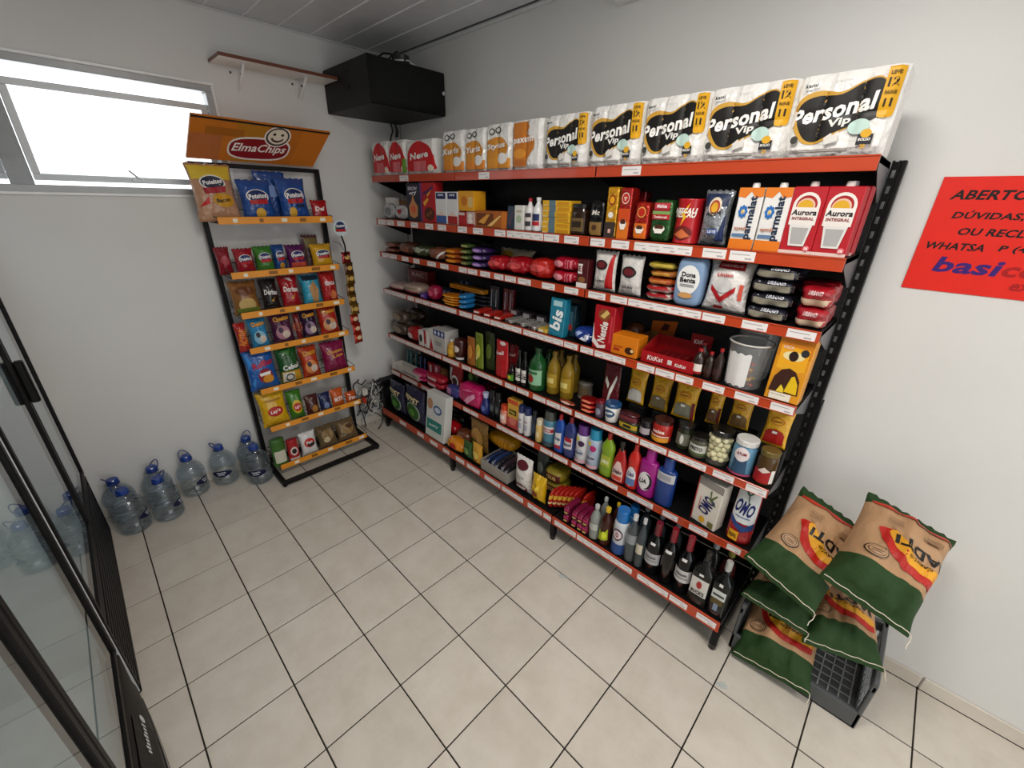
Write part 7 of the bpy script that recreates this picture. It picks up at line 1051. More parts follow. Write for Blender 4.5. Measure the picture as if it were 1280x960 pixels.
I('lathe', 'olive_jar', (2.2517, 0.3346, 0.8892), (0.0812, 0.0812, 0.1083), '#4a4a3c:bglass', 'glass jar with black lid and white label lettered in capitals', 'jar', dec=(('r', -0.46, 0.46, 0.18, 0.66, '#c4c4ba'), ('t', 'PRETO', 0, 0.48, 0.66, 0.18, '#1e1e1c'), ('r', -0.46, 0.46, 0.18, 0.3, '#4a5a34')), prof='jar', cap='#141412:plastic', capname='lid')
mushroom_jar((2.3337,0.3451,0.8892),0.0511,0.1739)
I('lathe', 'dip_tub', (2.4389, 0.3423, 0.8892), (0.0967, 0.0967, 0.1708), '#5a8aa8:plastic', 'blue tub with white domed lid and pink base line', 'tub', dec=(('e', 0, 0.62, 0.3, 0.2, '#e0d4d4'), ('t', 'atum', 0, 0.64, 0.4, 0.08, '#8a2a34'), ('p', [(-0.3, 0.1), (-0.26, 0.5), (0.26, 0.5), (0.3, 0.1)], '#2c4a66'), ('e', 0, 0.62, 0.28, 0.18, '#e0d4d4'), ('t', 'ATUM', 0, 0.66, 0.38, 0.08, '#8a2a34'), ('r', -0.46, 0.46, 0.03, 0.09, '#b04a6a')), prof='jar', cap='#d4d2ce:plastic', capname='lid')
I('lathe', 'pepper_jar', (2.5332, 0.3328, 0.8892), (0.0776, 0.0776, 0.1605), '#4a3418:bglass', 'glass jar of dark preserves with red label at the open shelf end', 'jar', dec=(('r', -0.46, 0.46, 0.08, 0.46, '#a01a1e'), ('p', [(-0.3, 0.42), (0, 0.56), (0.3, 0.46), (0, 0.38)], '#d8c8c0'), ('r', 0.34, 0.46, 0.1, 0.5, '#e0dcd6')), prof='jar', cap='#6a5a2a:steel', capname='lid')
I('soft', 'sponge_pack', (-0.3427, 0.5007, 0.5462), (0.2265, 0.08, 0.12), '#4a3a30:film', 'brown hanging pack in the corner at the back of the sixth shelf', 'pack', dec=(('e', 0, 0.5, 0.3, 0.25, '#8a7a6a'),), n=2.6)
white_tray((-0.2635,0.354,0.5462),0.4221,0.11,0.05)
I('box', 'toothbrush_pack', (-0.441, 0.444, 0.5462), (0.03, 0.012, 0.15), '#1c5a60:card', 'teal toothbrush card standing behind the white tray', 'toothbrush', 'teal toothbrush cards', dec=(('r', -0.1, 0.1, 0.1, 0.9, '#a8c8c8'),), lean=-0.08)
I('box', 'toothbrush_pack', (-0.3826, 0.444, 0.5462), (0.03, 0.012, 0.15), '#1c5a60:card', 'teal toothbrush card standing behind the white tray', 'toothbrush', 'teal toothbrush cards', dec=(('r', -0.1, 0.1, 0.1, 0.9, '#a8c8c8'),), lean=-0.08)
I('box', 'toothbrush_pack', (-0.3039, 0.444, 0.5462), (0.03, 0.012, 0.15), '#1c5a60:card', 'teal toothbrush card standing behind the white tray', 'toothbrush', 'teal toothbrush cards', dec=(('r', -0.1, 0.1, 0.1, 0.9, '#a8c8c8'),), lean=-0.08)
I('box', 'toothbrush_pack', (-0.2174, 0.434, 0.5462), (0.03, 0.012, 0.15), '#1c3060:card', 'navy toothbrush card next to the teal ones', 'toothbrush', 'navy toothbrush cards', dec=(('r', -0.1, 0.1, 0.1, 0.9, '#7a94c8'),), lean=-0.08)
I('box', 'toothbrush_pack', (-0.1506, 0.434, 0.5462), (0.03, 0.012, 0.15), '#1c3060:card', 'navy toothbrush card next to the teal ones', 'toothbrush', 'navy toothbrush cards', dec=(('r', -0.1, 0.1, 0.1, 0.9, '#7a94c8'),), lean=-0.08)
I('box', 'toothpaste_box', (-0.0223, 0.4183, 0.5462), (0.0679, 0.03, 0.15), '#a8242e:card', 'slim red and white toothpaste box standing on the sixth shelf', 'toothpaste', dec=(('r', -0.1, 0.3, 0.1, 0.9, '#e0d8d8'),))
I('box', 'toothpaste_box', (0.0669, 0.4174, 0.5462), (0.0658, 0.03, 0.15), '#c05a70:card', 'slim pink toothpaste box beside the red and white one', 'toothpaste', dec=(('r', -0.2, 0.2, 0.1, 0.9, '#e8d0d4'),))
I('box', 'soap_box', (0.1591, 0.4176, 0.5462), (0.0743, 0.03, 0.15), '#7a5230:card', 'slim brown gold box on the sixth shelf', 'box', dec=(('r', -0.2, 0.2, 0.2, 0.8, '#a8784a'),))
I('soft', 'soap_pack', (-0.0754, 0.3523, 0.5462), (0.2076, 0.1, 0.0399), '#b02a5a:film', 'pink soap pack lying at the front of the sixth shelf', 'soap', 'pink soap packs lying at the front', dec=(('r', -0.3, 0.3, 0.3, 0.7, '#d88aa8'),), rz=0.0089, n=3.2)
I('soft', 'soap_pack', (-0.0749, 0.3506, 0.5861), (0.2076, 0.1, 0.0399), '#b02a5a:film', 'pink soap pack lying at the front of the sixth shelf', 'soap', 'pink soap packs lying at the front', dec=(('r', -0.3, 0.3, 0.3, 0.7, '#d88aa8'),), rz=0.0008, n=3.2)
I('soft', 'soap_pack', (0.1451, 0.3516, 0.5462), (0.2321, 0.1, 0.0552), '#a01c2c:film', 'red and white soap pack lying at the front of the sixth shelf', 'soap', 'red soap packs lying at the front', dec=(('r', -0.3, 0.2, 0.3, 0.7, '#d8b0b4'),), rz=-0.0092, n=3.2)
I('soft', 'soap_pack', (0.1504, 0.3512, 0.6014), (0.2321, 0.1, 0.0552), '#a01c2c:film', 'red and white soap pack lying at the front of the sixth shelf', 'soap', 'red soap packs lying at the front', dec=(('r', -0.3, 0.2, 0.3, 0.7, '#d8b0b4'),), rz=0.0124, n=3.2)
I('bag', 'sponge_bag', (0.3432, 0.4039, 0.5462), (0.172, 0.06, 0.2652), '#9a1620:film', 'red bag with round white emblem on the sixth shelf', 'pack', dec=(('e', 0.05, 0.4, 0.26, 0.2, '#d8d4d0'), ('e', 0.05, 0.4, 0.18, 0.13, '#3a2a2c'), ('p', [(-0.4, 0.4), (-0.3, 0.8), (-0.1, 0.8), (-0.2, 0.4)], '#c8c4c4')))
I('bag', 'sponge_bag', (0.4985, 0.4436, 0.5462), (0.1324, 0.06, 0.2596), '#24461c:film', 'dark green glossy bag next to the red bag with emblem', 'pack', dec=(('e', 0, 0.3, 0.25, 0.12, '#7aa84a'), ('e', 0, 0.7, 0.2, 0.1, '#5a8a3a')))
I('soft', 'wipes_pack', (0.4024, 0.334, 0.5462), (0.1586, 0.08, 0.1019), '#3a3a7a:film', 'purple and blue pack lying in front of the red bag', 'pack', dec=(('r', -0.4, 0.0, 0.3, 0.8, '#b87aa8'),), n=3)
I('soft', 'sanitary_pad_pack', (0.6043, 0.354, 0.5462), (0.2455, 0.12, 0.1716), '#c01a5e:film', 'glossy hot pink pad pack with pale swirl at the shelf front', 'pack', dec=(('p', [(-0.2, 0.2), (0.05, 0.55), (0.3, 0.75), (0.34, 0.6), (0.1, 0.3), (-0.05, 0.1)], '#e8a0c0'), ('r', -0.45, -0.3, 0.15, 0.8, '#d84a80'), ('p', [(-0.28, 0.7), (0, 0.85), (0.3, 0.85), (0, 0.75)], '#e06a9a')), n=4, wob=0.05)
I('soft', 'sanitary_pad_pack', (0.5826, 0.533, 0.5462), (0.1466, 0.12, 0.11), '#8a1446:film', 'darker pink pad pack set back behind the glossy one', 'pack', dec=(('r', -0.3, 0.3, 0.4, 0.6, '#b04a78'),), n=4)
I('lathe', 'spray_bottle', (0.7649, 0.332, 0.5462), (0.076, 0.076, 0.164), '#1c2868:plastic', 'slim dark blue spray bottle beside the pink pads', 'bottle', dec=(('e', 0, 0.3, 0.3, 0.14, '#5a6ab0'),), prof='spray', cap='#b8bcd8:plastic')
I('lathe', 'shampoo_bottle', (0.8312, 0.3461, 0.5462), (0.0561, 0.0561, 0.2036), '#15171c:plastic', 'slim black toiletry bottle with faint grey print', 'bottle', 'slim black toiletry bottles', dec=(('e', 0, 0.35, 0.3, 0.14, '#5a6066'),), prof='aerosol', cap='#101114:plastic')
I('lathe', 'shampoo_bottle', (0.8871, 0.3461, 0.5462), (0.0561, 0.0561, 0.2036), '#15171c:plastic', 'slim black toiletry bottle with faint grey print', 'bottle', 'slim black toiletry bottles', dec=(('e', 0, 0.35, 0.3, 0.14, '#5a6066'),), prof='aerosol', cap='#101114:plastic')
I('lathe', 'talc_bottle', (0.9658, 0.3247, 0.5462), (0.0614, 0.0614, 0.1406), '#d8806a:plastic', 'small salmon and white bottle with orange cap', 'bottle', dec=(('r', -0.44, 0.44, 0.1, 0.6, '#e0b0a0'), ('r', -0.3, 0.3, 0.3, 0.5, '#e8dcd8')), prof='aerosol', cap='#c8401c:plastic')
I('box', 'insecticide_box', (1.0592, 0.333, 0.5462), (0.099, 0.05, 0.2138), '#d8a440:card', 'yellow to pink box with a fruit print and black stamp', 'box', dec=(('r', -0.5, 0.5, 0, 0.36, '#c04a44'), ('e', 0, 0.25, 0.34, 0.14, '#d8786a'), ('r', -0.34, 0.34, 0.48, 0.66, '#1e1c18'), ('r', -0.5, 0.5, 0.86, 1, '#c8502a'), ('t', 'RAID', 0, 0.57, 0.5, 0.1, '#d8c040', -12)))
I('lathe', 'deodorant_can', (1.1346, 0.3202, 0.5462), (0.0524, 0.0524, 0.1998), '#d8d6d6:plastic', 'white aerosol can with navy cap and faint print', 'aerosol', 'white aerosols with navy caps', dec=(('r', -0.3, 0.3, 0.2, 0.4, '#a8a8b8'), ('r', -0.3, 0.3, 0.48, 0.56, '#b0a0a8')), prof='aerosol', cap='#24305c:plastic')
I('lathe', 'deodorant_can', (1.187, 0.3202, 0.5462), (0.0524, 0.0524, 0.1998), '#d8d6d6:plastic', 'white aerosol can with navy cap and faint print', 'aerosol', 'white aerosols with navy caps', dec=(('r', -0.3, 0.3, 0.2, 0.4, '#a8a8b8'), ('r', -0.3, 0.3, 0.48, 0.56, '#b0a0a8')), prof='aerosol', cap='#24305c:plastic')
I('lathe', 'deodorant_can', (1.2329, 0.3381, 0.5462), (0.0402, 0.0402, 0.1948), '#1c2438:plastic', 'slim dark can beside the white aerosols', 'aerosol', dec=(('r', -0.3, 0.3, 0.2, 0.5, '#3a4a6a'),), prof='aerosol', cap='#12141c:plastic')
I('lathe', 'lotion_bottle', (1.2916, 0.3203, 0.5462), (0.0526, 0.0526, 0.1595), '#d8b46a:plastic', 'cream yellow lotion bottle with white cap', 'bottle', dec=(('e', 0, 0.35, 0.26, 0.14, '#e8d4a8'),), prof='aerosol', cap='#e0d4b8:plastic')
I('lathe', 'softener_bottle', (1.363, 0.3389, 0.5462), (0.0899, 0.0899, 0.242), '#4a8098:plastic', 'clear bottle of blue liquid with red and white band and dark cap', 'bottle', dec=(('r', -0.46, 0.46, 0.4, 0.6, '#d8d0cc'), ('r', -0.46, 0.46, 0.44, 0.54, '#a02430'), ('t', 'DOWN', 0, 0.49, 0.6, 0.07, '#e8e0dc'), ('r', -0.46, 0.46, 0.02, 0.14, '#3a4a4c')), prof='aerosol', cap='#4a4c48:plastic')
I('lathe', 'cleaner_bottle', (1.4575, 0.319, 0.5462), (0.0726, 0.05, 0.2622), '#1c4aa0:plastic', 'bright blue cleaner bottle with red cap and white label', 'bottle', dec=(('p', [(-0.3, 0.18), (-0.3, 0.5), (0.3, 0.55), (0.3, 0.22)], '#e0dcdc'), ('r', -0.3, 0.3, 0.12, 0.2, '#b02030'), ('t', 'Veja', 0, 0.36, 0.5, 0.1, '#1c2c6a', 8, 0.2)), prof='deterg', cap='#a81c24:plastic', e=2.8)
I('lathe', 'cleaner_bottle', (1.5342, 0.3215, 0.5462), (0.0814, 0.055, 0.2721), '#28346e:plastic', 'dark blue cleaner bottle with red cap, beside the bright blue one', 'bottle', dec=(('p', [(-0.36, 0.2), (-0.36, 0.46), (0.36, 0.52), (0.36, 0.24)], '#d8d0d4'), ('r', -0.3, 0.3, 0.4, 0.5, '#a82030'), ('t', 'Ipol', 0, 0.32, 0.6, 0.1, '#2a2a5a', 8, 0.2)), prof='deterg', cap='#8a1c28:plastic', e=2.8)
I('lathe', 'air_freshener_can', (1.6175, 0.3367, 0.5462), (0.0853, 0.0853, 0.2493), '#d4d2d4:plastic', 'white air freshener can with purple cap and dark flowers', 'aerosol', dec=(('r', -0.3, -0.05, 0.6, 0.7, '#e0c83a'), ('e', 0.12, 0.55, 0.22, 0.08, '#3a2244'), ('e', 0.0, 0.3, 0.34, 0.1, '#b8bcc8'), ('t', 'Glade', 0.0, 0.3, 0.6, 0.08, '#4a4a6a', 6, 0.2), ('r', -0.44, 0.44, 0.03, 0.12, '#c8a0a8')), prof='aerosol', cap='#5a2a78:plastic')
I('lathe', 'air_freshener_can', (1.7005, 0.3346, 0.5462), (0.0812, 0.0812, 0.2562), '#a8b8cc:plastic', 'pale air freshener can with cyan cap and pink flower', 'aerosol', dec=(('r', -0.3, -0.05, 0.6, 0.7, '#e0c83a'), ('e', 0.12, 0.55, 0.22, 0.08, '#b02a6a'), ('e', 0.0, 0.3, 0.34, 0.1, '#b8bcc8'), ('t', 'Glade', 0.0, 0.3, 0.6, 0.08, '#4a4a6a', 6, 0.2), ('r', -0.44, 0.44, 0.03, 0.12, '#c8a0a8')), prof='aerosol', cap='#1c8ab0:plastic')
I('lathe', 'dish_soap_bottle', (1.7959, 0.3215, 0.5462), (0.0808, 0.055, 0.2729), '#7a9a20:plastic', 'lime green dish soap bottle with red cap', 'bottle', dec=(('r', -0.36, 0.36, 0.25, 0.5, '#a8b03a'), ('t', 'LIMAO', 0, 0.36, 0.56, 0.09, '#e8ecc8')), prof='deterg', cap='#a82a1c:plastic', e=2.8)
I('lathe', 'cleaner_spray_bottle', (1.8802, 0.319, 0.5462), (0.0881, 0.05, 0.2615), '#a81c1c:plastic', 'translucent red spray bottle with black cap and pear-shaped label', 'bottle', dec=(('p', [(-0.34, 0.06), (-0.36, 0.3), (-0.12, 0.52), (0.12, 0.52), (0.36, 0.3), (0.34, 0.06)], '#e0c0b8'), ('t', 'Diabo', 0, 0.28, 0.6, 0.1, '#2a1c2a', 6, 0.2), ('r', -0.3, 0.3, 0.08, 0.18, '#c8402a')), prof='spray', cap='#1a1616:plastic', e=2.4)
I('lathe', 'bleach_bottle', (1.9589, 0.3215, 0.5462), (0.0697, 0.055, 0.2758), '#c0241c:plastic', 'red bleach bottle with white and blue label next to the magenta one', 'bottle', dec=(('e', 0, 0.3, 0.38, 0.22, '#d8d4d8'), ('r', -0.36, 0.36, 0.1, 0.26, '#5a78a8'), ('t', 'Uau', 0, 0.36, 0.5, 0.1, '#3a3a6a', 8, 0.2)), prof='deterg', cap='#c0241c:plastic', e=2.4)
I('lathe', 'fabric_softener_bottle', (2.0429, 0.324, 0.5462), (0.0987, 0.06, 0.2846), '#98147a:plastic', 'tall magenta bottle with round black and white label', 'bottle', dec=(('e', -0.02, 0.34, 0.36, 0.2, '#e0dcdc'), ('e', 0.06, 0.34, 0.3, 0.17, '#1c1a1e'), ('e', -0.04, 0.34, 0.28, 0.16, '#e0dcdc'), ('t', 'UA', -0.1, 0.34, 0.4, 0.1, '#1c1a1e', 6, 0.2)), prof='aerosol', cap='#a01884:plastic', e=2.4)
I('lathe', 'fabric_softener_bottle', (2.1405, 0.324, 0.5462), (0.0973, 0.06, 0.2796), '#16387c:plastic', 'royal blue bottle with silver grey band under its cap', 'bottle', dec=(('r', -0.46, 0.46, 0.52, 0.7, '#b8b8bc'), ('r', -0.3, 0.3, 0.56, 0.66, '#9a98a0')), prof='aerosol', cap='#1c3f88:plastic', e=2.4)
I('box', 'washing_powder_box', (2.361, 0.343, 0.5462), (0.1254, 0.07, 0.253), '#d8d2c6:card', 'white washing powder box with sideways blue lettering and red side', 'washing powder', dec=(('r', -0.5, 0.5, 0.84, 1.0, '#8a8680'), ('t', 'OMO', 0.0, 0.46, 0.8, 0.24, '#18205a', 72), ('p', [(0.06, 0.62), (0.14, 0.6), (0.34, 0.76), (0.3, 0.78)], '#5a6a3a'), ('p', [(0.06, 0.6), (0.14, 0.64), (0.3, 0.52), (0.36, 0.54)], '#5a6a3a'), ('p', [(0.08, 0.62), (0.12, 0.62), (0.1, 0.82), (0.04, 0.8)], '#5a6a3a'), ('e', -0.05, 0.12, 0.12, 0.07, '#d8a028'), ('r', 0.2, 0.42, 0.04, 0.16, '#6a6a3a'), ('r', -0.3, -0.26, 0.3, 0.6, '#c88a8a'), ('r', -0.5, -0.46, 0, 1, '#a01c24')), rz=-0.22, bev=0.003)
I('bag', 'washing_powder_bag', (2.5086, 0.334, 0.5462), (0.1045, 0.08, 0.3173), '#a01822:film', 'standing washing powder pouch, white over red, big blue lettering', 'washing powder', dec=(('r', -0.47, 0.47, 0.36, 0.97, '#cfd2d2'), ('p', [(-0.47, 0.44), (-0.1, 0.34), (0.2, 0.32), (0.47, 0.4), (0.47, 0.28), (0.1, 0.22), (-0.47, 0.34)], '#28407a'), ('t', 'OMO', -0.02, 0.6, 0.78, 0.22, '#16205c', -10), ('p', [(-0.02, 0.8), (0.04, 0.8), (0.3, 0.9), (0.28, 0.93)], '#2a4a3a'), ('p', [(-0.04, 0.8), (0.02, 0.82), (-0.24, 0.92), (-0.26, 0.89)], '#2a4a3a'), ('p', [(-0.02, 0.82), (0.04, 0.8), (0.1, 0.68), (0.06, 0.68)], '#2a4a3a'), ('r', -0.3, 0.3, 0.45, 0.465, '#5a6a9a'), ('r', -0.34, 0.06, 0.06, 0.22, '#dca01e'), ('t', 'REFIL', -0.14, 0.14, 0.32, 0.06, '#4a3410')), lean=-0.03, stand=1, wr=0.05)
I('bag', 'pet_food_bag', (-0.2507, 0.207, 0.1992), (0.2357, 0.09, 0.3045), '#171a38:film', 'dark navy bag with green round picture, wedged at the corner end', 'pet food', dec=(('e', 0.02, 0.4, 0.36, 0.26, '#8a9a8a'), ('e', 0.02, 0.4, 0.31, 0.22, '#2c5a22'), ('e', 0.0, 0.38, 0.15, 0.1, '#5a9a3a'), ('t', 'PIPPET', 0, 0.74, 0.7, 0.13, '#d8c89a', -6, 0.1)), wr=0.14, seed=2)
I('bag', 'pet_food_bag', (0.0267, 0.207, 0.1992), (0.2848, 0.09, 0.3363), '#171a38:film', 'dark navy bag with green round picture beside the white and teal box', 'pet food', dec=(('e', 0.02, 0.4, 0.36, 0.26, '#8a9a8a'), ('e', 0.02, 0.4, 0.31, 0.22, '#2c5a22'), ('e', 0.0, 0.38, 0.15, 0.1, '#5a9a3a'), ('t', 'PIPPET', 0, 0.74, 0.7, 0.13, '#d8c89a', -6, 0.1)), wr=0.14, seed=4)
I('box', 'diaper_box', (0.3289, 0.197, 0.1992), (0.2428, 0.07, 0.3839), '#d0d2ce:card', 'white box with blue badge and teal lower panel on the bottom shelf', 'box', dec=(('p', [(-0.5, 0), (-0.5, 0.38), (0.1, 0.42), (0.5, 0.3), (0.5, 0)], '#c8ccc4'), ('r', -0.45, 0.35, 0.16, 0.4, '#2a8078'), ('e', 0.1, 0.66, 0.22, 0.1, '#3a5a8a'), ('e', 0.1, 0.66, 0.15, 0.06, '#c8d0dc'), ('e', -0.3, 0.74, 0.15, 0.12, '#b88a6a'), ('t', 'baby', -0.05, 0.28, 0.5, 0.07, '#d8e4e0', 5, 0.2)), lean=-0.12)
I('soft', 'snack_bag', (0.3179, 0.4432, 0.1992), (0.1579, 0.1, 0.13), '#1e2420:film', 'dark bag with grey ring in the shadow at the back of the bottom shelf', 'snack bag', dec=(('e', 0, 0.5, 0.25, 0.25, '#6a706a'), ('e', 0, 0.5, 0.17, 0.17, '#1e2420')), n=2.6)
I('soft', 'candy_bag', (0.3258, 0.3333, 0.1992), (0.2129, 0.12, 0.1064), '#b0121c:film', 'round glossy red bag on the bottom shelf', 'candy', dec=(('e', 0, 0.6, 0.2, 0.15, '#d05a5a'),), n=2.3, wob=0.08)
I('soft', 'bread_bag', (0.5332, 0.3217, 0.1992), (0.1657, 0.12, 0.11), '#6a3a24:film', 'brown bag with pale front behind the red one', 'bread', dec=(('e', 0, 0.5, 0.3, 0.25, '#a8744a'),), n=2.5)
I('soft', 'biscuit_pack', (0.5694, 0.212, 0.1992), (0.195, 0.1, 0.0869), '#d8861c:film', 'yellow orange pack with red spot lying at the front of the bottom shelf', 'biscuits', dec=(('e', 0, 0.5, 0.2, 0.25, '#b01c24'), ('r', -0.4, -0.2, 0.3, 0.7, '#e8b03a')), n=3, wob=0.05)
I('bag', 'popcorn_bag', (0.7292, 0.187, 0.1992), (0.0992, 0.05, 0.1467), '#2c5224:film', 'small green bag standing at the front of the bottom shelf', 'snack bag', dec=(('e', 0, 0.5, 0.3, 0.2, '#6a8a4a'),), wr=0.2)
I('bag', 'pasta_bag', (0.7161, 0.311, 0.1992), (0.1997, 0.07, 0.2689), '#7a5a2c:film', 'tall brown pasta bag with see-through front', 'pasta', dec=(('e', 0, 0.5, 0.34, 0.3, '#b88a4a'), ('e', -0.2, 0.3, 0.2, 0.15, '#4a5a24')), wr=0.2)
I('bag', 'popcorn_bag', (0.833, 0.187, 0.1992), (0.1036, 0.05, 0.1733), '#c8922a:film', 'small yellow pouch at the front beside the green one', 'snack bag', dec=(('e', 0, 0.5, 0.3, 0.2, '#d8b85a'),), wr=0.2)
I('soft', 'pasta_bag', (0.8733, 0.4259, 0.2692), (0.2859, 0.16, 0.12), '#cc8e14:film', 'large yellow pasta bag lying over the cardboard box', 'pasta', dec=(('r', 0.0, 0.36, 0.2, 0.7, '#b87410'), ('r', 0.05, 0.08, 0.2, 0.7, '#d8a030'), ('r', 0.15, 0.18, 0.2, 0.7, '#d8a030'), ('r', 0.25, 0.28, 0.2, 0.7, '#d8a030')), n=2.6)
cardboard_box((1.0204,0.288,0.1992),0.2661,0.24,0.082)
I('bag', 'dog_food_bag', (1.2768, 0.207, 0.1992), (0.1417, 0.09, 0.2658), '#dcd8d4:film', 'white and maroon bag with dark round print', 'bag', dec=(('e', 0.05, 0.82, 0.34, 0.12, '#5a1a24'), ('e', 0.0, 0.16, 0.38, 0.13, '#6a1420'), ('e', 0.0, 0.18, 0.3, 0.06, '#dcd8d4'), ('r', -0.25, 0.25, 0.46, 0.52, '#a8a4a0')), wr=0.08)
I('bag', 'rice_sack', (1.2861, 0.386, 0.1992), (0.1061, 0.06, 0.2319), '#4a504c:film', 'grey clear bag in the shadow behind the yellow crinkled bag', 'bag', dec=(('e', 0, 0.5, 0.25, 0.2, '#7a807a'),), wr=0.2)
I('bag', 'corn_flour_bag', (1.4136, 0.202, 0.1992), (0.1111, 0.08, 0.1963), '#d0a414:film', 'crinkled bright yellow bag at the front of the bottom shelf', 'bag', dec=(('e', -0.1, 0.35, 0.2, 0.12, '#8a3a24'), ('p', [(-0.2, 0.6), (0.2, 0.7), (0.3, 0.5), (0, 0.5)], '#e0bc34')), wr=0.4, seed=7)
I('soft', 'biscuit_pack', (1.425, 0.3837, 0.1992), (0.1487, 0.16, 0.092), '#8a7a24:film', 'olive gold biscuit pack stacked behind the yellow crinkled bag', 'biscuits', 'stacked olive gold biscuit packs', dec=(('r', -0.4, 0.4, 0.25, 0.75, '#5a1c20'), ('t', 'CLUB', 0, 0.5, 0.5, 0.3, '#d8b86a')), rz=-0.0071, n=3)
I('soft', 'biscuit_pack', (1.4239, 0.3774, 0.2912), (0.1487, 0.16, 0.092), '#8a7a24:film', 'olive gold biscuit pack stacked behind the yellow crinkled bag', 'biscuits', 'stacked olive gold biscuit packs', dec=(('r', -0.4, 0.4, 0.25, 0.75, '#5a1c20'), ('t', 'CLUB', 0, 0.5, 0.5, 0.3, '#d8b86a')), rz=0.0211, n=3)
I('soft', 'wafer_roll_pack', (1.5139, 0.246, 0.1992), (0.0235, 0.15, 0.13), '#b0241c:film', 'red and yellow wafer pack standing in the fanned row', 'biscuits', 'fanned red and yellow wafer packs', dec=(('r', -0.45, 0.45, 0.55, 0.75, '#d8a83a'), ('r', -0.45, 0.45, 0.3, 0.4, '#e0c890')), lean=-0.12, n=3.4)
I('soft', 'wafer_roll_pack', (1.537, 0.264, 0.1992), (0.0235, 0.15, 0.13), '#b0241c:film', 'red and yellow wafer pack standing in the fanned row', 'biscuits', 'fanned red and yellow wafer packs', dec=(('r', -0.45, 0.45, 0.55, 0.75, '#d8a83a'), ('r', -0.45, 0.45, 0.3, 0.4, '#e0c890')), lean=-0.12, n=3.4)
I('soft', 'wafer_roll_pack', (1.5596, 0.282, 0.1992), (0.0235, 0.15, 0.13), '#b0241c:film', 'red and yellow wafer pack standing in the fanned row', 'biscuits', 'fanned red and yellow wafer packs', dec=(('r', -0.45, 0.45, 0.55, 0.75, '#d8a83a'), ('r', -0.45, 0.45, 0.3, 0.4, '#e0c890')), lean=-0.12, n=3.4)
I('soft', 'wafer_roll_pack', (1.5828, 0.3, 0.1992), (0.0235, 0.15, 0.13), '#b0241c:film', 'red and yellow wafer pack standing in the fanned row', 'biscuits', 'fanned red and yellow wafer packs', dec=(('r', -0.45, 0.45, 0.55, 0.75, '#d8a83a'), ('r', -0.45, 0.45, 0.3, 0.4, '#e0c890')), lean=-0.12, n=3.4)
I('soft', 'wafer_roll_pack', (1.6059, 0.318, 0.1992), (0.0235, 0.15, 0.13), '#b0241c:film', 'red and yellow wafer pack standing in the fanned row', 'biscuits', 'fanned red and yellow wafer packs', dec=(('r', -0.45, 0.45, 0.55, 0.75, '#d8a83a'), ('r', -0.45, 0.45, 0.3, 0.4, '#e0c890')), lean=-0.12, n=3.4)
I('soft', 'wafer_roll_pack', (1.6291, 0.336, 0.1992), (0.0235, 0.15, 0.13), '#b0241c:film', 'red and yellow wafer pack standing in the fanned row', 'biscuits', 'fanned red and yellow wafer packs', dec=(('r', -0.45, 0.45, 0.55, 0.75, '#d8a83a'), ('r', -0.45, 0.45, 0.3, 0.4, '#e0c890')), lean=-0.12, n=3.4)
I('soft', 'wafer_roll_pack', (1.6879, 0.354, 0.1992), (0.0235, 0.15, 0.13), '#b0241c:film', 'red and yellow wafer pack standing in the fanned row', 'biscuits', 'fanned red and yellow wafer packs', dec=(('r', -0.45, 0.45, 0.55, 0.75, '#d8a83a'), ('r', -0.45, 0.45, 0.3, 0.4, '#e0c890')), lean=-0.12, n=3.4)
I('soft', 'cookie_roll_pack', (1.6585, 0.227, 0.1997), (0.036, 0.13, 0.058), '#7a1a3c:film', 'magenta and brown cookie roll in the low block near the bottles', 'cookies', 'magenta and brown cookie rolls', dec=(('r', -0.4, 0.4, 0.55, 0.8, '#b02a5c'), ('r', -0.3, 0.3, 0.2, 0.4, '#c8a860')), n=6)
I('soft', 'cookie_roll_pack', (1.718, 0.227, 0.1997), (0.036, 0.13, 0.058), '#7a1a3c:film', 'magenta and brown cookie roll in the low block near the bottles', 'cookies', 'magenta and brown cookie rolls', dec=(('r', -0.4, 0.4, 0.55, 0.8, '#b02a5c'), ('r', -0.3, 0.3, 0.2, 0.4, '#c8a860')), n=6)
I('soft', 'cookie_roll_pack', (1.7597, 0.227, 0.1997), (0.036, 0.13, 0.058), '#7a1a3c:film', 'magenta and brown cookie roll in the low block near the bottles', 'cookies', 'magenta and brown cookie rolls', dec=(('r', -0.4, 0.4, 0.55, 0.8, '#b02a5c'), ('r', -0.3, 0.3, 0.2, 0.4, '#c8a860')), n=6)
I('soft', 'cookie_roll_pack', (1.7954, 0.227, 0.1997), (0.036, 0.13, 0.058), '#7a1a3c:film', 'magenta and brown cookie roll in the low block near the bottles', 'cookies', 'magenta and brown cookie rolls', dec=(('r', -0.4, 0.4, 0.55, 0.8, '#b02a5c'), ('r', -0.3, 0.3, 0.2, 0.4, '#c8a860')), n=6)
I('soft', 'cookie_roll_pack', (1.6589, 0.227, 0.2582), (0.036, 0.13, 0.058), '#7a1a3c:film', 'magenta and brown cookie roll in the low block near the bottles', 'cookies', 'magenta and brown cookie rolls', dec=(('r', -0.4, 0.4, 0.55, 0.8, '#b02a5c'), ('r', -0.3, 0.3, 0.2, 0.4, '#c8a860')), n=6)
I('soft', 'cookie_roll_pack', (1.7185, 0.227, 0.2582), (0.036, 0.13, 0.058), '#7a1a3c:film', 'magenta and brown cookie roll in the low block near the bottles', 'cookies', 'magenta and brown cookie rolls', dec=(('r', -0.4, 0.4, 0.55, 0.8, '#b02a5c'), ('r', -0.3, 0.3, 0.2, 0.4, '#c8a860')), n=6)
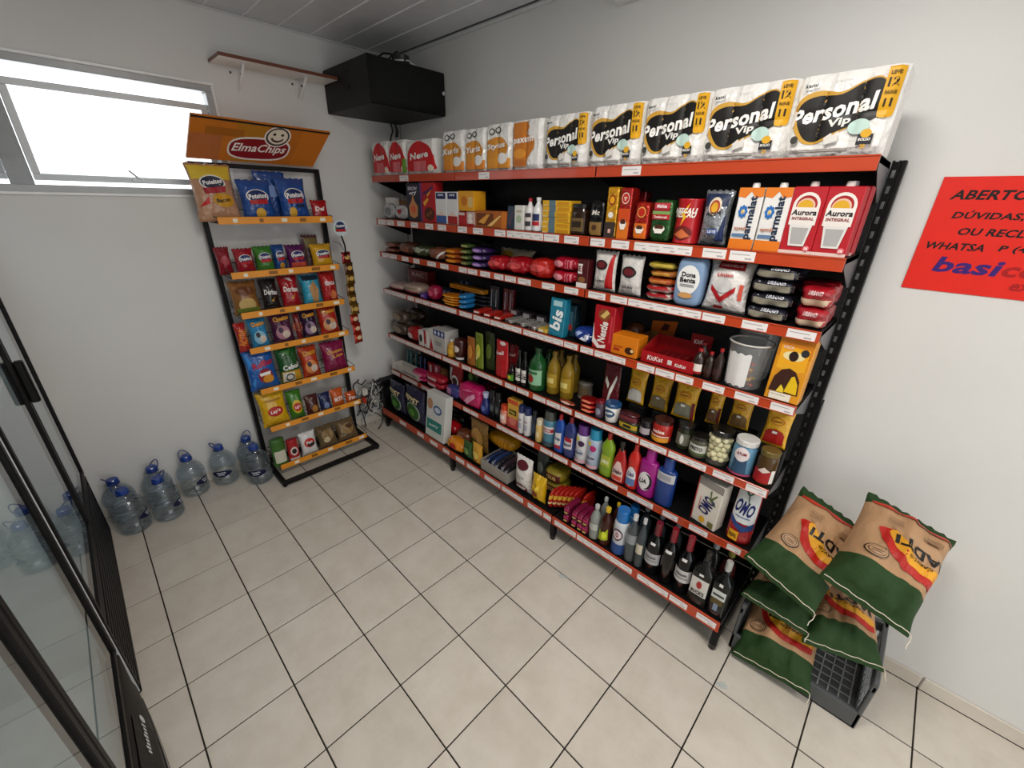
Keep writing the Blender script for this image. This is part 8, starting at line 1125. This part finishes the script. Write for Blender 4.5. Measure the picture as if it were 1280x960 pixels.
I('soft', 'cookie_roll_pack', (1.7572, 0.227, 0.2582), (0.036, 0.13, 0.058), '#7a1a3c:film', 'magenta and brown cookie roll in the low block near the bottles', 'cookies', 'magenta and brown cookie rolls', dec=(('r', -0.4, 0.4, 0.55, 0.8, '#b02a5c'), ('r', -0.3, 0.3, 0.2, 0.4, '#c8a860')), n=6)
I('soft', 'cookie_roll_pack', (1.7955, 0.227, 0.2582), (0.036, 0.13, 0.058), '#7a1a3c:film', 'magenta and brown cookie roll in the low block near the bottles', 'cookies', 'magenta and brown cookie rolls', dec=(('r', -0.4, 0.4, 0.55, 0.8, '#b02a5c'), ('r', -0.3, 0.3, 0.2, 0.4, '#c8a860')), n=6)
I('lathe', 'soda_bottle', (1.8448, 0.1937, 0.1992), (0.0635, 0.0635, 0.2279), '#8a908a:bglass', 'clear plastic bottle with pale label beside the cookie rolls', 'bottle', dec=(('r', -0.42, 0.42, 0.3, 0.5, '#b8bcb4'),), prof='bottle', cap='#b8bcb8:plastic')
I('lathe', 'soda_bottle', (1.8405, 0.2928, 0.1992), (0.0536, 0.0536, 0.22), '#7a807c:bglass', 'clear plastic bottle half hidden in the second row', 'bottle', dec=(('r', -0.4, 0.4, 0.3, 0.5, '#9aa09a'),), prof='bottle', cap='#c0c4c0:plastic')
I('lathe', 'juice_bottle', (1.9124, 0.1977, 0.1992), (0.0714, 0.0714, 0.2463), '#3a1810:bglass', 'dark juice bottle with yellow cap and lime green label', 'bottle', dec=(('p', [(-0.4, 0.12), (-0.3, 0.45), (0, 0.3), (0.35, 0.52), (0.4, 0.2)], '#a8b81c'), ('e', 0.1, 0.32, 0.2, 0.1, '#d8e03a')), prof='bottle', cap='#d8b41c:plastic')
I('lathe', 'juice_bottle', (1.9166, 0.3015, 0.1992), (0.0509, 0.0509, 0.22), '#3a1810:bglass', 'dark juice bottle with yellow cap set back in the second row', 'bottle', dec=(('r', -0.4, 0.4, 0.2, 0.4, '#8a8a1c'),), prof='bottle', cap='#d0ac1c:plastic')
I('lathe', 'bleach_bottle', (2.0003, 0.2031, 0.1992), (0.0822, 0.0822, 0.287), '#c8ccd2:plastic', 'white and blue bleach bottle with large bright blue cap', 'bottle', dec=(('r', -0.46, 0.46, 0.02, 0.26, '#2a4a86'), ('e', 0, 0.48, 0.34, 0.14, '#4a2a3a'), ('e', 0, 0.48, 0.28, 0.1, '#d8c8cc'), ('t', 'Q', 0, 0.48, 0.2, 0.12, '#8a2a34')), prof='aerosol', cap='#1a6ab0:plastic')
I('lathe', 'bleach_bottle', (2.0039, 0.3253, 0.1992), (0.0586, 0.0586, 0.24), '#3a6a9a:plastic', 'blue capped bottle behind the white and blue bleach', 'bottle', dec=(('r', -0.4, 0.4, 0.2, 0.4, '#c0c8d0'),), prof='aerosol', cap='#1a62a4:plastic')
I('lathe', 'spirit_bottle', (2.0731, 0.194, 0.1992), (0.0641, 0.0641, 0.2994), '#4a5052:bglass', 'clear spirit bottle with grey label and silver cap', 'bottle', dec=(('r', -0.45, 0.45, 0.42, 0.62, '#8a8e90'),), prof='bottle', cap='#d8d8d8:steel')
I('lathe', 'spirit_bottle', (2.1284, 0.1859, 0.1992), (0.0472, 0.0472, 0.3151), '#3c4448:bglass', 'clear spirit bottle with cream square label', 'bottle', dec=(('r', -0.36, 0.36, 0.3, 0.5, '#c8c0ac'),), prof='bottle', cap='#c8c8cc:steel')
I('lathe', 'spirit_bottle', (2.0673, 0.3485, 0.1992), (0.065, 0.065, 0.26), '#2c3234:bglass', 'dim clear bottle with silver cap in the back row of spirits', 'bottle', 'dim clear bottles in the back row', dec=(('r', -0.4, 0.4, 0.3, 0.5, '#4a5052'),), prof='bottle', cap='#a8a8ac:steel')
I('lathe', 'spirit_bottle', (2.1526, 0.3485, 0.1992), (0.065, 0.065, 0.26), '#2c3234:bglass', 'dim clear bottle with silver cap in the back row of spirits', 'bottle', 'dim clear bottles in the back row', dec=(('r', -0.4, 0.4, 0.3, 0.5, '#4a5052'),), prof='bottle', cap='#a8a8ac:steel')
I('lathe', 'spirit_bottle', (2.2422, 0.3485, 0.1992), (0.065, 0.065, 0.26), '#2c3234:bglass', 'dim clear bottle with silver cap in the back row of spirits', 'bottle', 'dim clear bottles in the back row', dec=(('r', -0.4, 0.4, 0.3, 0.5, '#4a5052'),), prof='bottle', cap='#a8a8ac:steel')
I('lathe', 'wine_bottle', (2.195, 0.2054, 0.1992), (0.0859, 0.0859, 0.3214), '#0a0a0c:bglass', 'black wine bottle with grey white label and dark red capsule, beside the clear spirits', 'wine bottle', dec=(('r', -0.46, 0.46, 0.24, 0.46, '#a8a8aa'), ('r', -0.36, 0.36, 0.3, 0.33, '#8a8888'), ('r', -0.3, 0.3, 0.36, 0.4, '#6a6668'), ('r', -0.14, 0.14, 0.62, 0.66, '#d8d4d0')), prof='wine', cap='#6a1420:plastic', capname='capsule')
I('lathe', 'wine_bottle', (2.2764, 0.2008, 0.1992), (0.077, 0.077, 0.3401), '#0b0909:bglass', 'embossed black wine bottle without front label, red capsule', 'wine bottle', dec=(('r', -0.2, 0.2, 0.6, 0.645, '#d8d4d0'),), prof='wine', cap='#7a1420:plastic', capname='capsule')
I('lathe', 'wine_bottle', (2.3558, 0.2032, 0.1992), (0.0817, 0.0817, 0.3404), '#0a0a0c:bglass', 'black wine bottle with white label and red capsule, beside the square whisky bottle', 'wine bottle', dec=(('r', -0.46, 0.46, 0.24, 0.46, '#c4c2c0'), ('r', -0.36, 0.36, 0.3, 0.33, '#8a8888'), ('r', -0.3, 0.3, 0.36, 0.4, '#6a6668'), ('r', -0.14, 0.14, 0.62, 0.66, '#d8d4d0')), prof='wine', cap='#781422:plastic', capname='capsule')
I('lathe', 'whisky_bottle', (2.4445, 0.197, 0.1992), (0.0958, 0.07, 0.3155), '#1c1c1a:bglass', 'square whisky bottle with white label, red seal and black band', 'bottle', dec=(('r', -0.4, 0.4, 0.14, 0.54, '#cfcbc4'), ('r', -0.4, 0.4, 0.14, 0.22, '#14120f'), ('e', 0, 0.42, 0.12, 0.07, '#a02a24'), ('t', "BUCK'S", 0, 0.28, 0.6, 0.07, '#201c1a'), ('r', -0.1, 0.1, 0.6, 0.64, '#d8d8d4')), prof='square', cap='#151412:plastic', e=5.0)
I('lathe', 'rum_bottle', (2.5322, 0.197, 0.1992), (0.0796, 0.07, 0.3223), '#0e1110:bglass', 'square black rum bottle with white and gold label at the open shelf end', 'bottle', dec=(('r', -0.36, 0.36, 0.36, 0.52, '#c8ccc8'), ('r', -0.3, 0.3, 0.41, 0.45, '#3a4440'), ('r', -0.3, 0.3, 0.26, 0.36, '#5a4a24'), ('r', -0.12, 0.12, 0.14, 0.27, '#7a8aa0'), ('r', -0.1, 0.1, 0.6, 0.65, '#d8d8d4')), prof='square', cap='#b0b0ac:steel', e=5.0)
I('lathe', 'liquor_bottle', (2.4409, 0.321, 0.1992), (0.07, 0.07, 0.28), '#1a1c1c:bglass', 'slim dark bottle with silver cap behind the whisky', 'bottle', dec=(('r', -0.4, 0.4, 0.2, 0.5, '#3a3e3e'),), prof='bottle', cap='#b8b8bc:steel')
I('lathe', 'liquor_bottle', (2.5112, 0.321, 0.1992), (0.07, 0.07, 0.28), '#3a1414:bglass', 'dark red liquor bottle with pale label behind the rum', 'bottle', dec=(('r', -0.4, 0.4, 0.2, 0.5, '#c8c0b4'),), prof='bottle', cap='#8a8a3a:plastic')
I('bag', 'chip_bag', (-0.402, -0.7812, 1.821), (0.2318, 0.09, 0.32), '#b98a6a:film', 'clear bag of mixed nuts with yellow top and dark oval logo on the top tier', 'snack bag', dec=(('r', -0.46, 0.46, 0.72, 0.96, '#d8b83a'), ('e', -0.02, 0.66, 0.3, 0.13, '#e4e0dc'), ('e', -0.02, 0.66, 0.27, 0.11, '#1c2238'), ('t', 'Poteitos', -0.02, 0.67, 0.46, 0.08, '#f0ecec', 8, 0.1), ('p', [(-0.28, 0.56), (0.26, 0.6), (0.24, 0.5), (-0.26, 0.46)], '#a01c24'), ('e', 0.14, 0.36, 0.26, 0.12, '#c8901c'), ('t', 'Bacon', 0.14, 0.36, 0.36, 0.07, '#2a1c10', 8, 0.1), ('p', [(-0.46, 0.24), (-0.2, 0.42), (-0.2, 0.3)], '#c02020')), rz=1.5708, lean=-0.16, wr=0.25, seed=14)
I('bag', 'chip_bag', (-0.402, -0.5601, 1.821), (0.1955, 0.09, 0.2427), '#1c4a92:film', 'blue chip bag with oval logo beside the clear nut bag on the top tier', 'snack bag', dec=(('e', 0, 0.58, 0.36, 0.17, '#e8e4e0'), ('e', 0, 0.58, 0.32, 0.15, '#1a2a5c'), ('p', [(-0.3, 0.48), (0.3, 0.52), (0.28, 0.4), (-0.28, 0.38)], '#b01a22'), ('t', 'Poteitos', 0, 0.585, 0.58, 0.12, '#f4f0ec', 6, 0.12), ('e', 0, 0.18, 0.16, 0.12, '#d8a83a')), rz=1.5708, lean=-0.16, seed=15)
I('bag', 'chip_bag', (-0.402, -0.3363, 1.821), (0.1875, 0.09, 0.2622), '#1c4a92:film', 'blue chip bag with oval logo nearer the round sign on the top tier', 'snack bag', dec=(('e', 0, 0.58, 0.36, 0.17, '#e8e4e0'), ('e', 0, 0.58, 0.32, 0.15, '#1a2a5c'), ('p', [(-0.3, 0.48), (0.3, 0.52), (0.28, 0.4), (-0.28, 0.38)], '#b01a22'), ('t', 'Poteitos', 0, 0.585, 0.58, 0.12, '#f4f0ec', 6, 0.12), ('e', -0.15, 0.18, 0.14, 0.12, '#d8a83a'), ('r', 0.0, 0.3, 0.3, 0.36, '#10203c')), rz=1.5708, lean=-0.16, seed=16)
I('bag', 'chip_bag', (-0.4975, -0.4373, 1.821), (0.1951, 0.045, 0.2954), '#1a4388:film', 'blue chip bag pushed up behind the two front ones on the top tier', 'snack bag', dec=(('e', 0, 0.6, 0.3, 0.12, '#7a94c8'),), rz=1.5708, lean=-0.02, seed=0)
I('bag', 'chip_bag', (-0.382, -0.1807, 1.821), (0.1132, 0.05, 0.1306), '#a8141c:film', 'small red snack bag at the end of the top tier', 'snack bag', dec=(('t', 'Def', -0.05, 0.55, 0.6, 0.22, '#f0e4e0', 0, 0.1),), rz=1.5708, lean=-0.16, seed=1)
I('bag', 'chip_bag', (-0.402, -0.7077, 1.496), (0.1144, 0.09, 0.1637), '#9c1422:film', 'red chip bag with oval logo on the second tier', 'snack bag', dec=(('e', 0, 0.58, 0.36, 0.17, '#e8e4e0'), ('e', 0, 0.58, 0.32, 0.15, '#24366a'), ('p', [(-0.3, 0.48), (0.3, 0.52), (0.28, 0.4), (-0.28, 0.38)], '#b01a22'), ('t', 'Poteitos', 0, 0.585, 0.58, 0.12, '#f4f0ec', 6, 0.12)), rz=1.5708, lean=-0.16, seed=2)
I('bag', 'chip_bag', (-0.47, -0.8077, 1.496), (0.0856, 0.09, 0.171), '#8a1220:film', 'red chip bag at the outer end of the second tier', 'snack bag', dec=(('e', 0, 0.5, 0.3, 0.15, '#b04a54'),), rz=1.5708, lean=-0.16, seed=3)
I('bag', 'chip_bag', (-0.402, -0.5912, 1.496), (0.1179, 0.09, 0.1713), '#3c7a28:film', 'green chip bag with oval logo on the second tier', 'snack bag', dec=(('e', 0, 0.58, 0.36, 0.17, '#e8e4e0'), ('e', 0, 0.58, 0.32, 0.15, '#24366a'), ('p', [(-0.3, 0.48), (0.3, 0.52), (0.28, 0.4), (-0.28, 0.38)], '#b01a22'), ('t', 'Poteitos', 0, 0.585, 0.58, 0.12, '#f4f0ec', 6, 0.12)), rz=1.5708, lean=-0.16, seed=4)
I('bag', 'chip_bag', (-0.42, -0.4908, 1.496), (0.0836, 0.09, 0.1745), '#1c4a8a:film', 'blue chip bag squeezed between a green and a purple one', 'snack bag', dec=(('e', 0, 0.58, 0.36, 0.17, '#e8e4e0'), ('e', 0, 0.58, 0.32, 0.15, '#24366a'), ('p', [(-0.3, 0.48), (0.3, 0.52), (0.28, 0.4), (-0.28, 0.38)], '#b01a22'), ('t', 'Poteitos', 0, 0.585, 0.58, 0.12, '#f4f0ec', 6, 0.12), ('e', 0, 0.2, 0.2, 0.12, '#c8922a')), rz=1.5708, lean=-0.16, seed=5)
I('bag', 'chip_bag', (-0.402, -0.3841, 1.496), (0.1306, 0.09, 0.1703), '#5a1a54:film', 'purple and pink chip bag with oval logo on the second tier', 'snack bag', dec=(('e', 0, 0.58, 0.36, 0.17, '#e8e4e0'), ('e', 0, 0.58, 0.32, 0.15, '#2a2a6a'), ('p', [(-0.3, 0.48), (0.3, 0.52), (0.28, 0.4), (-0.28, 0.38)], '#b01a22'), ('t', 'Poteitos', 0, 0.585, 0.58, 0.12, '#f4f0ec', 6, 0.12), ('r', -0.4, 0.4, 0.08, 0.3, '#c04a3a')), rz=1.5708, lean=-0.16, seed=6)
I('bag', 'chip_bag', (-0.4909, -0.236, 1.496), (0.1124, 0.04, 0.2224), '#5a3a3a:film', 'purple and olive bag pushed up at the back of the second tier', 'snack bag', dec=(('r', -0.4, 0.4, 0.6, 0.9, '#7a6a3a'), ('r', 0.0, 0.4, 0.1, 0.5, '#6a1a6a')), rz=1.5708, lean=-0.16, seed=7)
I('bag', 'chip_bag', (-0.402, -0.2073, 1.496), (0.1533, 0.09, 0.1666), '#d4a01c:film', 'yellow chip bag with dark oval logo on the second tier', 'snack bag', dec=(('e', 0, 0.58, 0.36, 0.17, '#e8e4e0'), ('e', 0, 0.58, 0.32, 0.15, '#2a3a5c'), ('p', [(-0.3, 0.48), (0.3, 0.52), (0.28, 0.4), (-0.28, 0.38)], '#b01a22'), ('t', 'Poteitos', 0, 0.585, 0.58, 0.12, '#f4f0ec', 6, 0.12)), rz=1.5708, lean=-0.16, seed=8)
I('bag', 'chip_bag', (-0.402, -0.7542, 1.238), (0.1669, 0.09, 0.2195), '#8a5a2a:film', 'clear bag of golden crackers at the outer end of the third tier', 'snack bag', dec=(('e', 0.0, 0.7, 0.36, 0.14, '#6a3a1c'), ('e', 0, 0.3, 0.34, 0.2, '#c8a86a'), ('r', -0.42, 0.42, 0.05, 0.2, '#6a7a2a')), rz=1.5708, lean=-0.16, wr=0.3, seed=9)
I('bag', 'chip_bag', (-0.402, -0.601, 1.238), (0.1137, 0.09, 0.2185), '#1a1414:film', 'black tortilla chip bag on the third tier', 'snack bag', dec=(('t', 'Doritos', 0, 0.58, 0.76, 0.16, '#f2eeea', -4, 0.05), ('p', [(-0.1, 0.36), (0.0, 0.28), (0.2, 0.46), (0.02, 0.34)], '#e8b03a')), rz=1.5708, lean=-0.16, seed=10)
I('bag', 'chip_bag', (-0.402, -0.47, 1.238), (0.1317, 0.09, 0.2263), '#a3141c:film', 'red tortilla chip bag on the third tier', 'snack bag', dec=(('t', 'Doritos', 0, 0.58, 0.76, 0.16, '#f2eeea', -4, 0.05), ('p', [(-0.1, 0.36), (0.0, 0.28), (0.2, 0.46), (0.02, 0.34)], '#e8b03a'), ('p', [(-0.2, 0.92), (0.1, 0.94), (0.2, 0.8), (0, 0.85)], '#e0c8c8')), rz=1.5708, lean=-0.16, seed=11)
I('bag', 'chip_bag', (-0.402, -0.3211, 1.238), (0.141, 0.09, 0.2167), '#2a9ab8:film', 'bright cyan snack bag on the third tier', 'snack bag', dec=(('p', [(-0.1, 0.1), (-0.2, 0.6), (0.1, 0.8), (0.3, 0.5), (0.2, 0.1)], '#b88a5a'), ('r', -0.42, 0.42, 0.82, 0.96, '#1c2a3a')), rz=1.5708, lean=-0.16, seed=12)
I('bag', 'chip_bag', (-0.402, -0.1911, 1.238), (0.1187, 0.09, 0.2272), '#b01c1c:film', 'red snack bag with white lettering at the end of the third tier', 'snack bag', dec=(('t', 'SENSA', 0.0, 0.62, 0.7, 0.12, '#f0e8e4'), ('e', 0.1, 0.25, 0.2, 0.15, '#d87a4a')), rz=1.5708, lean=-0.16, seed=13)
I('bag', 'chip_bag', (-0.387, -0.8304, 0.994), (0.0686, 0.06, 0.1963), '#a81c18:film', 'red snack bag turned sideways with vertical lettering on the fourth tier', 'snack bag', dec=(('t', 'PACOTAO', 0.05, 0.5, 1.6, 0.3, '#e88a2a', 80),), rz=1.5708, lean=-0.16, seed=14)
I('bag', 'chip_bag', (-0.402, -0.7229, 0.994), (0.1175, 0.09, 0.2136), '#2a86b8:film', 'light blue corn snack bag on the fourth tier', 'snack bag', dec=(('t', 'Cheetos', 0, 0.8, 0.78, 0.17, '#1c1412', 6, 0.1), ('t', 'Cheetos', 0, 0.8, 0.74, 0.15, '#e8a02a', 6, 0.1), ('e', -0.05, 0.36, 0.34, 0.22, '#8ac0d8'), ('e', 0.1, 0.3, 0.2, 0.12, '#d8c8b8'), ('e', -0.15, 0.45, 0.12, 0.09, '#3a2a3a')), rz=1.5708, lean=-0.16, seed=15)
I('bag', 'chip_bag', (-0.402, -0.5718, 0.994), (0.1476, 0.09, 0.2274), '#4a1838:film', 'large purple corn snack bag on the fourth tier', 'snack bag', dec=(('t', 'Cheetos', 0, 0.8, 0.78, 0.17, '#1c1412', 6, 0.1), ('t', 'Cheetos', 0, 0.8, 0.74, 0.15, '#e8a02a', 6, 0.1), ('e', -0.05, 0.36, 0.34, 0.22, '#b07a8a'), ('e', 0.1, 0.3, 0.2, 0.12, '#d8c8b8'), ('e', -0.15, 0.45, 0.12, 0.09, '#3a2a3a')), rz=1.5708, lean=-0.16, seed=16)
I('bag', 'chip_bag', (-0.4, -0.4624, 0.994), (0.0423, 0.05, 0.2018), '#7a141c:film', 'thin maroon snack bag edge between the two purple bags', 'snack bag', dec=(('t', 'PACOTAO', 0, 0.5, 1.4, 0.4, '#c86a4a', 85),), rz=1.5708, lean=-0.16, seed=0)
I('bag', 'chip_bag', (-0.402, -0.3812, 0.994), (0.1196, 0.09, 0.2204), '#2c1434:film', 'dark violet corn snack bag on the fourth tier', 'snack bag', dec=(('t', 'Cheetos', 0, 0.8, 0.78, 0.17, '#1c1412', 6, 0.1), ('t', 'Cheetos', 0, 0.8, 0.74, 0.15, '#e8a02a', 6, 0.1), ('e', -0.05, 0.36, 0.34, 0.22, '#9a7a9a'), ('e', 0.1, 0.3, 0.2, 0.12, '#d8c8b8'), ('e', -0.15, 0.45, 0.12, 0.09, '#3a2a3a')), rz=1.5708, lean=-0.16, seed=1)
I('bag', 'chip_bag', (-0.402, -0.2336, 0.994), (0.1525, 0.09, 0.227), '#b02a16:film', 'red orange corn snack bag at the end of the fourth tier', 'snack bag', dec=(('t', 'Cheetos', 0, 0.8, 0.78, 0.17, '#1c1412', 6, 0.1), ('t', 'Cheetos', 0, 0.8, 0.74, 0.15, '#e8a02a', 6, 0.1), ('e', -0.05, 0.36, 0.34, 0.22, '#d89a6a'), ('e', 0.1, 0.3, 0.2, 0.12, '#d8c8b8'), ('e', -0.15, 0.45, 0.12, 0.09, '#3a2a3a')), rz=1.5708, lean=-0.16, seed=2)
I('bag', 'chip_bag', (-0.382, -0.7623, 0.696), (0.1944, 0.09, 0.2966), '#1c5aa8:film', 'large blue ridged chip bag with tongue picture on the fifth tier', 'snack bag', dec=(('t', 'Ruffles', 0.05, 0.64, 0.74, 0.15, '#b81c2c', 10, 0.1), ('e', 0.06, 0.34, 0.26, 0.18, '#8a1420'), ('p', [(-0.16, 0.42), (0.26, 0.44), (0.24, 0.36), (-0.14, 0.35)], '#f0ece8'), ('e', 0.12, 0.26, 0.2, 0.1, '#d8902a'), ('p', [(-0.46, 0.5), (-0.3, 0.7), (-0.4, 0.9), (-0.46, 0.9)], '#3a86d0'), ('p', [(-0.46, 0.2), (-0.3, 0.35), (-0.36, 0.1)], '#3a86d0')), rz=1.5708, lean=-0.16, seed=3)
I('bag', 'chip_bag', (-0.382, -0.5793, 0.696), (0.1547, 0.09, 0.2721), '#1e5424:film', 'green over yellow onion snack bag on the fifth tier', 'snack bag', dec=(('r', -0.45, 0.45, 0.05, 0.34, '#c8982a'), ('p', [(-0.42, 0.05), (-0.42, 0.32), (0.1, 0.3), (0.1, 0.05)], '#d8d4c8'), ('e', -0.12, 0.17, 0.2, 0.11, '#201c1c'), ('e', -0.12, 0.17, 0.14, 0.07, '#d8d4c8'), ('t', 'Cebol', 0.0, 0.46, 0.76, 0.14, '#f0ece8', 5, 0.1), ('p', [(-0.3, 0.9), (0, 0.76), (0.2, 0.94)], '#3a7a34')), rz=1.5708, lean=-0.16, seed=4)
I('bag', 'chip_bag', (-0.382, -0.4315, 0.696), (0.1349, 0.09, 0.2445), '#b83a1a:film', 'orange red corn snack bag on the fifth tier', 'snack bag', dec=(('t', 'Cheetos', 0, 0.8, 0.78, 0.17, '#1c1412', 6, 0.1), ('t', 'Cheetos', 0, 0.8, 0.74, 0.15, '#e8a02a', 6, 0.1), ('e', -0.05, 0.36, 0.34, 0.22, '#d8884a'), ('e', 0.1, 0.3, 0.2, 0.12, '#d8c8b8'), ('e', -0.15, 0.45, 0.12, 0.09, '#3a2a3a')), rz=1.5708, lean=-0.16, seed=5)
I('bag', 'chip_bag', (-0.382, -0.2405, 0.696), (0.1915, 0.09, 0.2403), '#841644:film', 'magenta snack bag with orange lettering on the fifth tier', 'snack bag', dec=(('t', 'Cheetos', 0.0, 0.68, 0.7, 0.11, '#d89a3a', 5, 0.1), ('t', 'Lua', 0.08, 0.54, 0.5, 0.11, '#d89a3a', 5, 0.1)), rz=1.5708, lean=-0.16, seed=6)
I('bag', 'chip_bag', (-0.357, -0.7504, 0.406), (0.1888, 0.09, 0.2618), '#d8a812:film', 'large yellow potato chip bag on the sixth tier', 'snack bag', dec=(('e', 0, 0.44, 0.3, 0.14, '#b01a1e'), ('e', 0, 0.44, 0.24, 0.1, '#c02a24'), ('t', "Lay's", 0, 0.44, 0.4, 0.13, '#f4ece0', 8, 0.15), ('r', -0.3, 0.3, 0.74, 0.79, '#a87a14')), rz=1.5708, lean=-0.16, seed=7)
I('bag', 'chip_bag', (-0.357, -0.5989, 0.406), (0.1081, 0.09, 0.2264), '#3c7a1e:film', 'green and yellow potato chip bag on the sixth tier', 'snack bag', dec=(('e', 0, 0.45, 0.36, 0.24, '#c8b42a'), ('e', 0, 0.44, 0.3, 0.14, '#b01a1e'), ('e', 0, 0.44, 0.24, 0.1, '#c02a24'), ('t', "Lay's", 0, 0.44, 0.4, 0.13, '#f4ece0', 8, 0.15)), rz=1.5708, lean=-0.16, seed=8)
I('bag', 'chip_bag', (-0.342, -0.4877, 0.406), (0.101, 0.06, 0.1602), '#4a1c18:film', 'dark brown small snack bag on the sixth tier', 'snack bag', dec=(('e', 0.1, 0.3, 0.25, 0.2, '#b07a3a'),), rz=1.5708, lean=-0.16, seed=9)
I('bag', 'chip_bag', (-0.342, -0.3879, 0.406), (0.0926, 0.06, 0.1486), '#1a2650:film', 'navy small snack bag on the sixth tier', 'snack bag', dec=(('e', 0, 0.3, 0.25, 0.2, '#7a8ab0'),), rz=1.5708, lean=-0.16, seed=10)
I('bag', 'chip_bag', (-0.342, -0.2871, 0.406), (0.1031, 0.06, 0.1518), '#c8581a:film', 'orange small snack bag with white lettering on the sixth tier', 'snack bag', dec=(('t', 'BITS', 0, 0.45, 0.7, 0.22, '#f0e8e0', 5),), rz=1.5708, lean=-0.16, seed=11)
I('bag', 'chip_bag', (-0.342, -0.1789, 0.406), (0.0938, 0.06, 0.0961), '#c04e18:film', 'second orange small snack bag, squat, at the end of the sixth tier', 'snack bag', dec=(('t', 'Fit', 0, 0.45, 0.6, 0.3, '#f0e8e0', 5),), rz=1.5708, lean=-0.16, seed=12)
I('lathe', 'snack_can', (-0.322, -0.7948, 0.088), (0.1045, 0.07, 0.2237), '#3a6a24:plastic', 'green snack can with pale label on the bottom tier', 'can', dec=(('r', -0.36, 0.36, 0.15, 0.6, '#d0ccb8'),), rz=1.5708, prof='can', cap='#d8d6ce:plastic', capname='lid', seed=13)
I('lathe', 'snack_can', (-0.317, -0.6976, 0.088), (0.0854, 0.06, 0.1839), '#a81820:plastic', 'red potato crisp can on the bottom tier', 'can', dec=(('e', 0, 0.5, 0.3, 0.2, '#e0d0c8'), ('e', 0, 0.5, 0.2, 0.12, '#2a1c1c'), ('r', -0.4, 0.4, 0.08, 0.2, '#d8c8c0')), rz=1.5708, prof='can', cap='#b8b0a8:plastic', capname='lid', seed=14)
I('bag', 'chip_bag', (-0.317, -0.5764, 0.088), (0.127, 0.06, 0.1907), '#d8d6d4:film', 'white snack bag with red and black logo on the bottom tier', 'snack bag', dec=(('e', 0.02, 0.55, 0.34, 0.2, '#c02818'), ('e', 0.08, 0.48, 0.26, 0.1, '#2a1c1c'), ('t', 'Pan', 0.0, 0.58, 0.4, 0.12, '#f0e8e4', 6, 0.1)), rz=1.5708, lean=-0.16, seed=15)
I('bag', 'chip_bag', (-0.332, -0.417, 0.088), (0.1553, 0.09, 0.1814), '#6a563a:film', 'clear bag of brown nuts leaning on the bottom tier', 'snack bag', dec=(('e', 0, 0.5, 0.34, 0.25, '#8a7048'), ('e', -0.1, 0.3, 0.2, 0.12, '#c8b890')), rz=1.5708, lean=-0.5, wr=0.3, seed=16)
I('bag', 'chip_bag', (-0.332, -0.2499, 0.088), (0.1728, 0.09, 0.1768), '#70583a:film', 'clear bag of brown crackers at the end of the bottom tier', 'snack bag', dec=(('e', 0, 0.5, 0.34, 0.25, '#94764a'), ('e', 0.1, 0.6, 0.2, 0.12, '#5a3c24')), rz=1.5708, lean=-0.5, wr=0.3, seed=0)
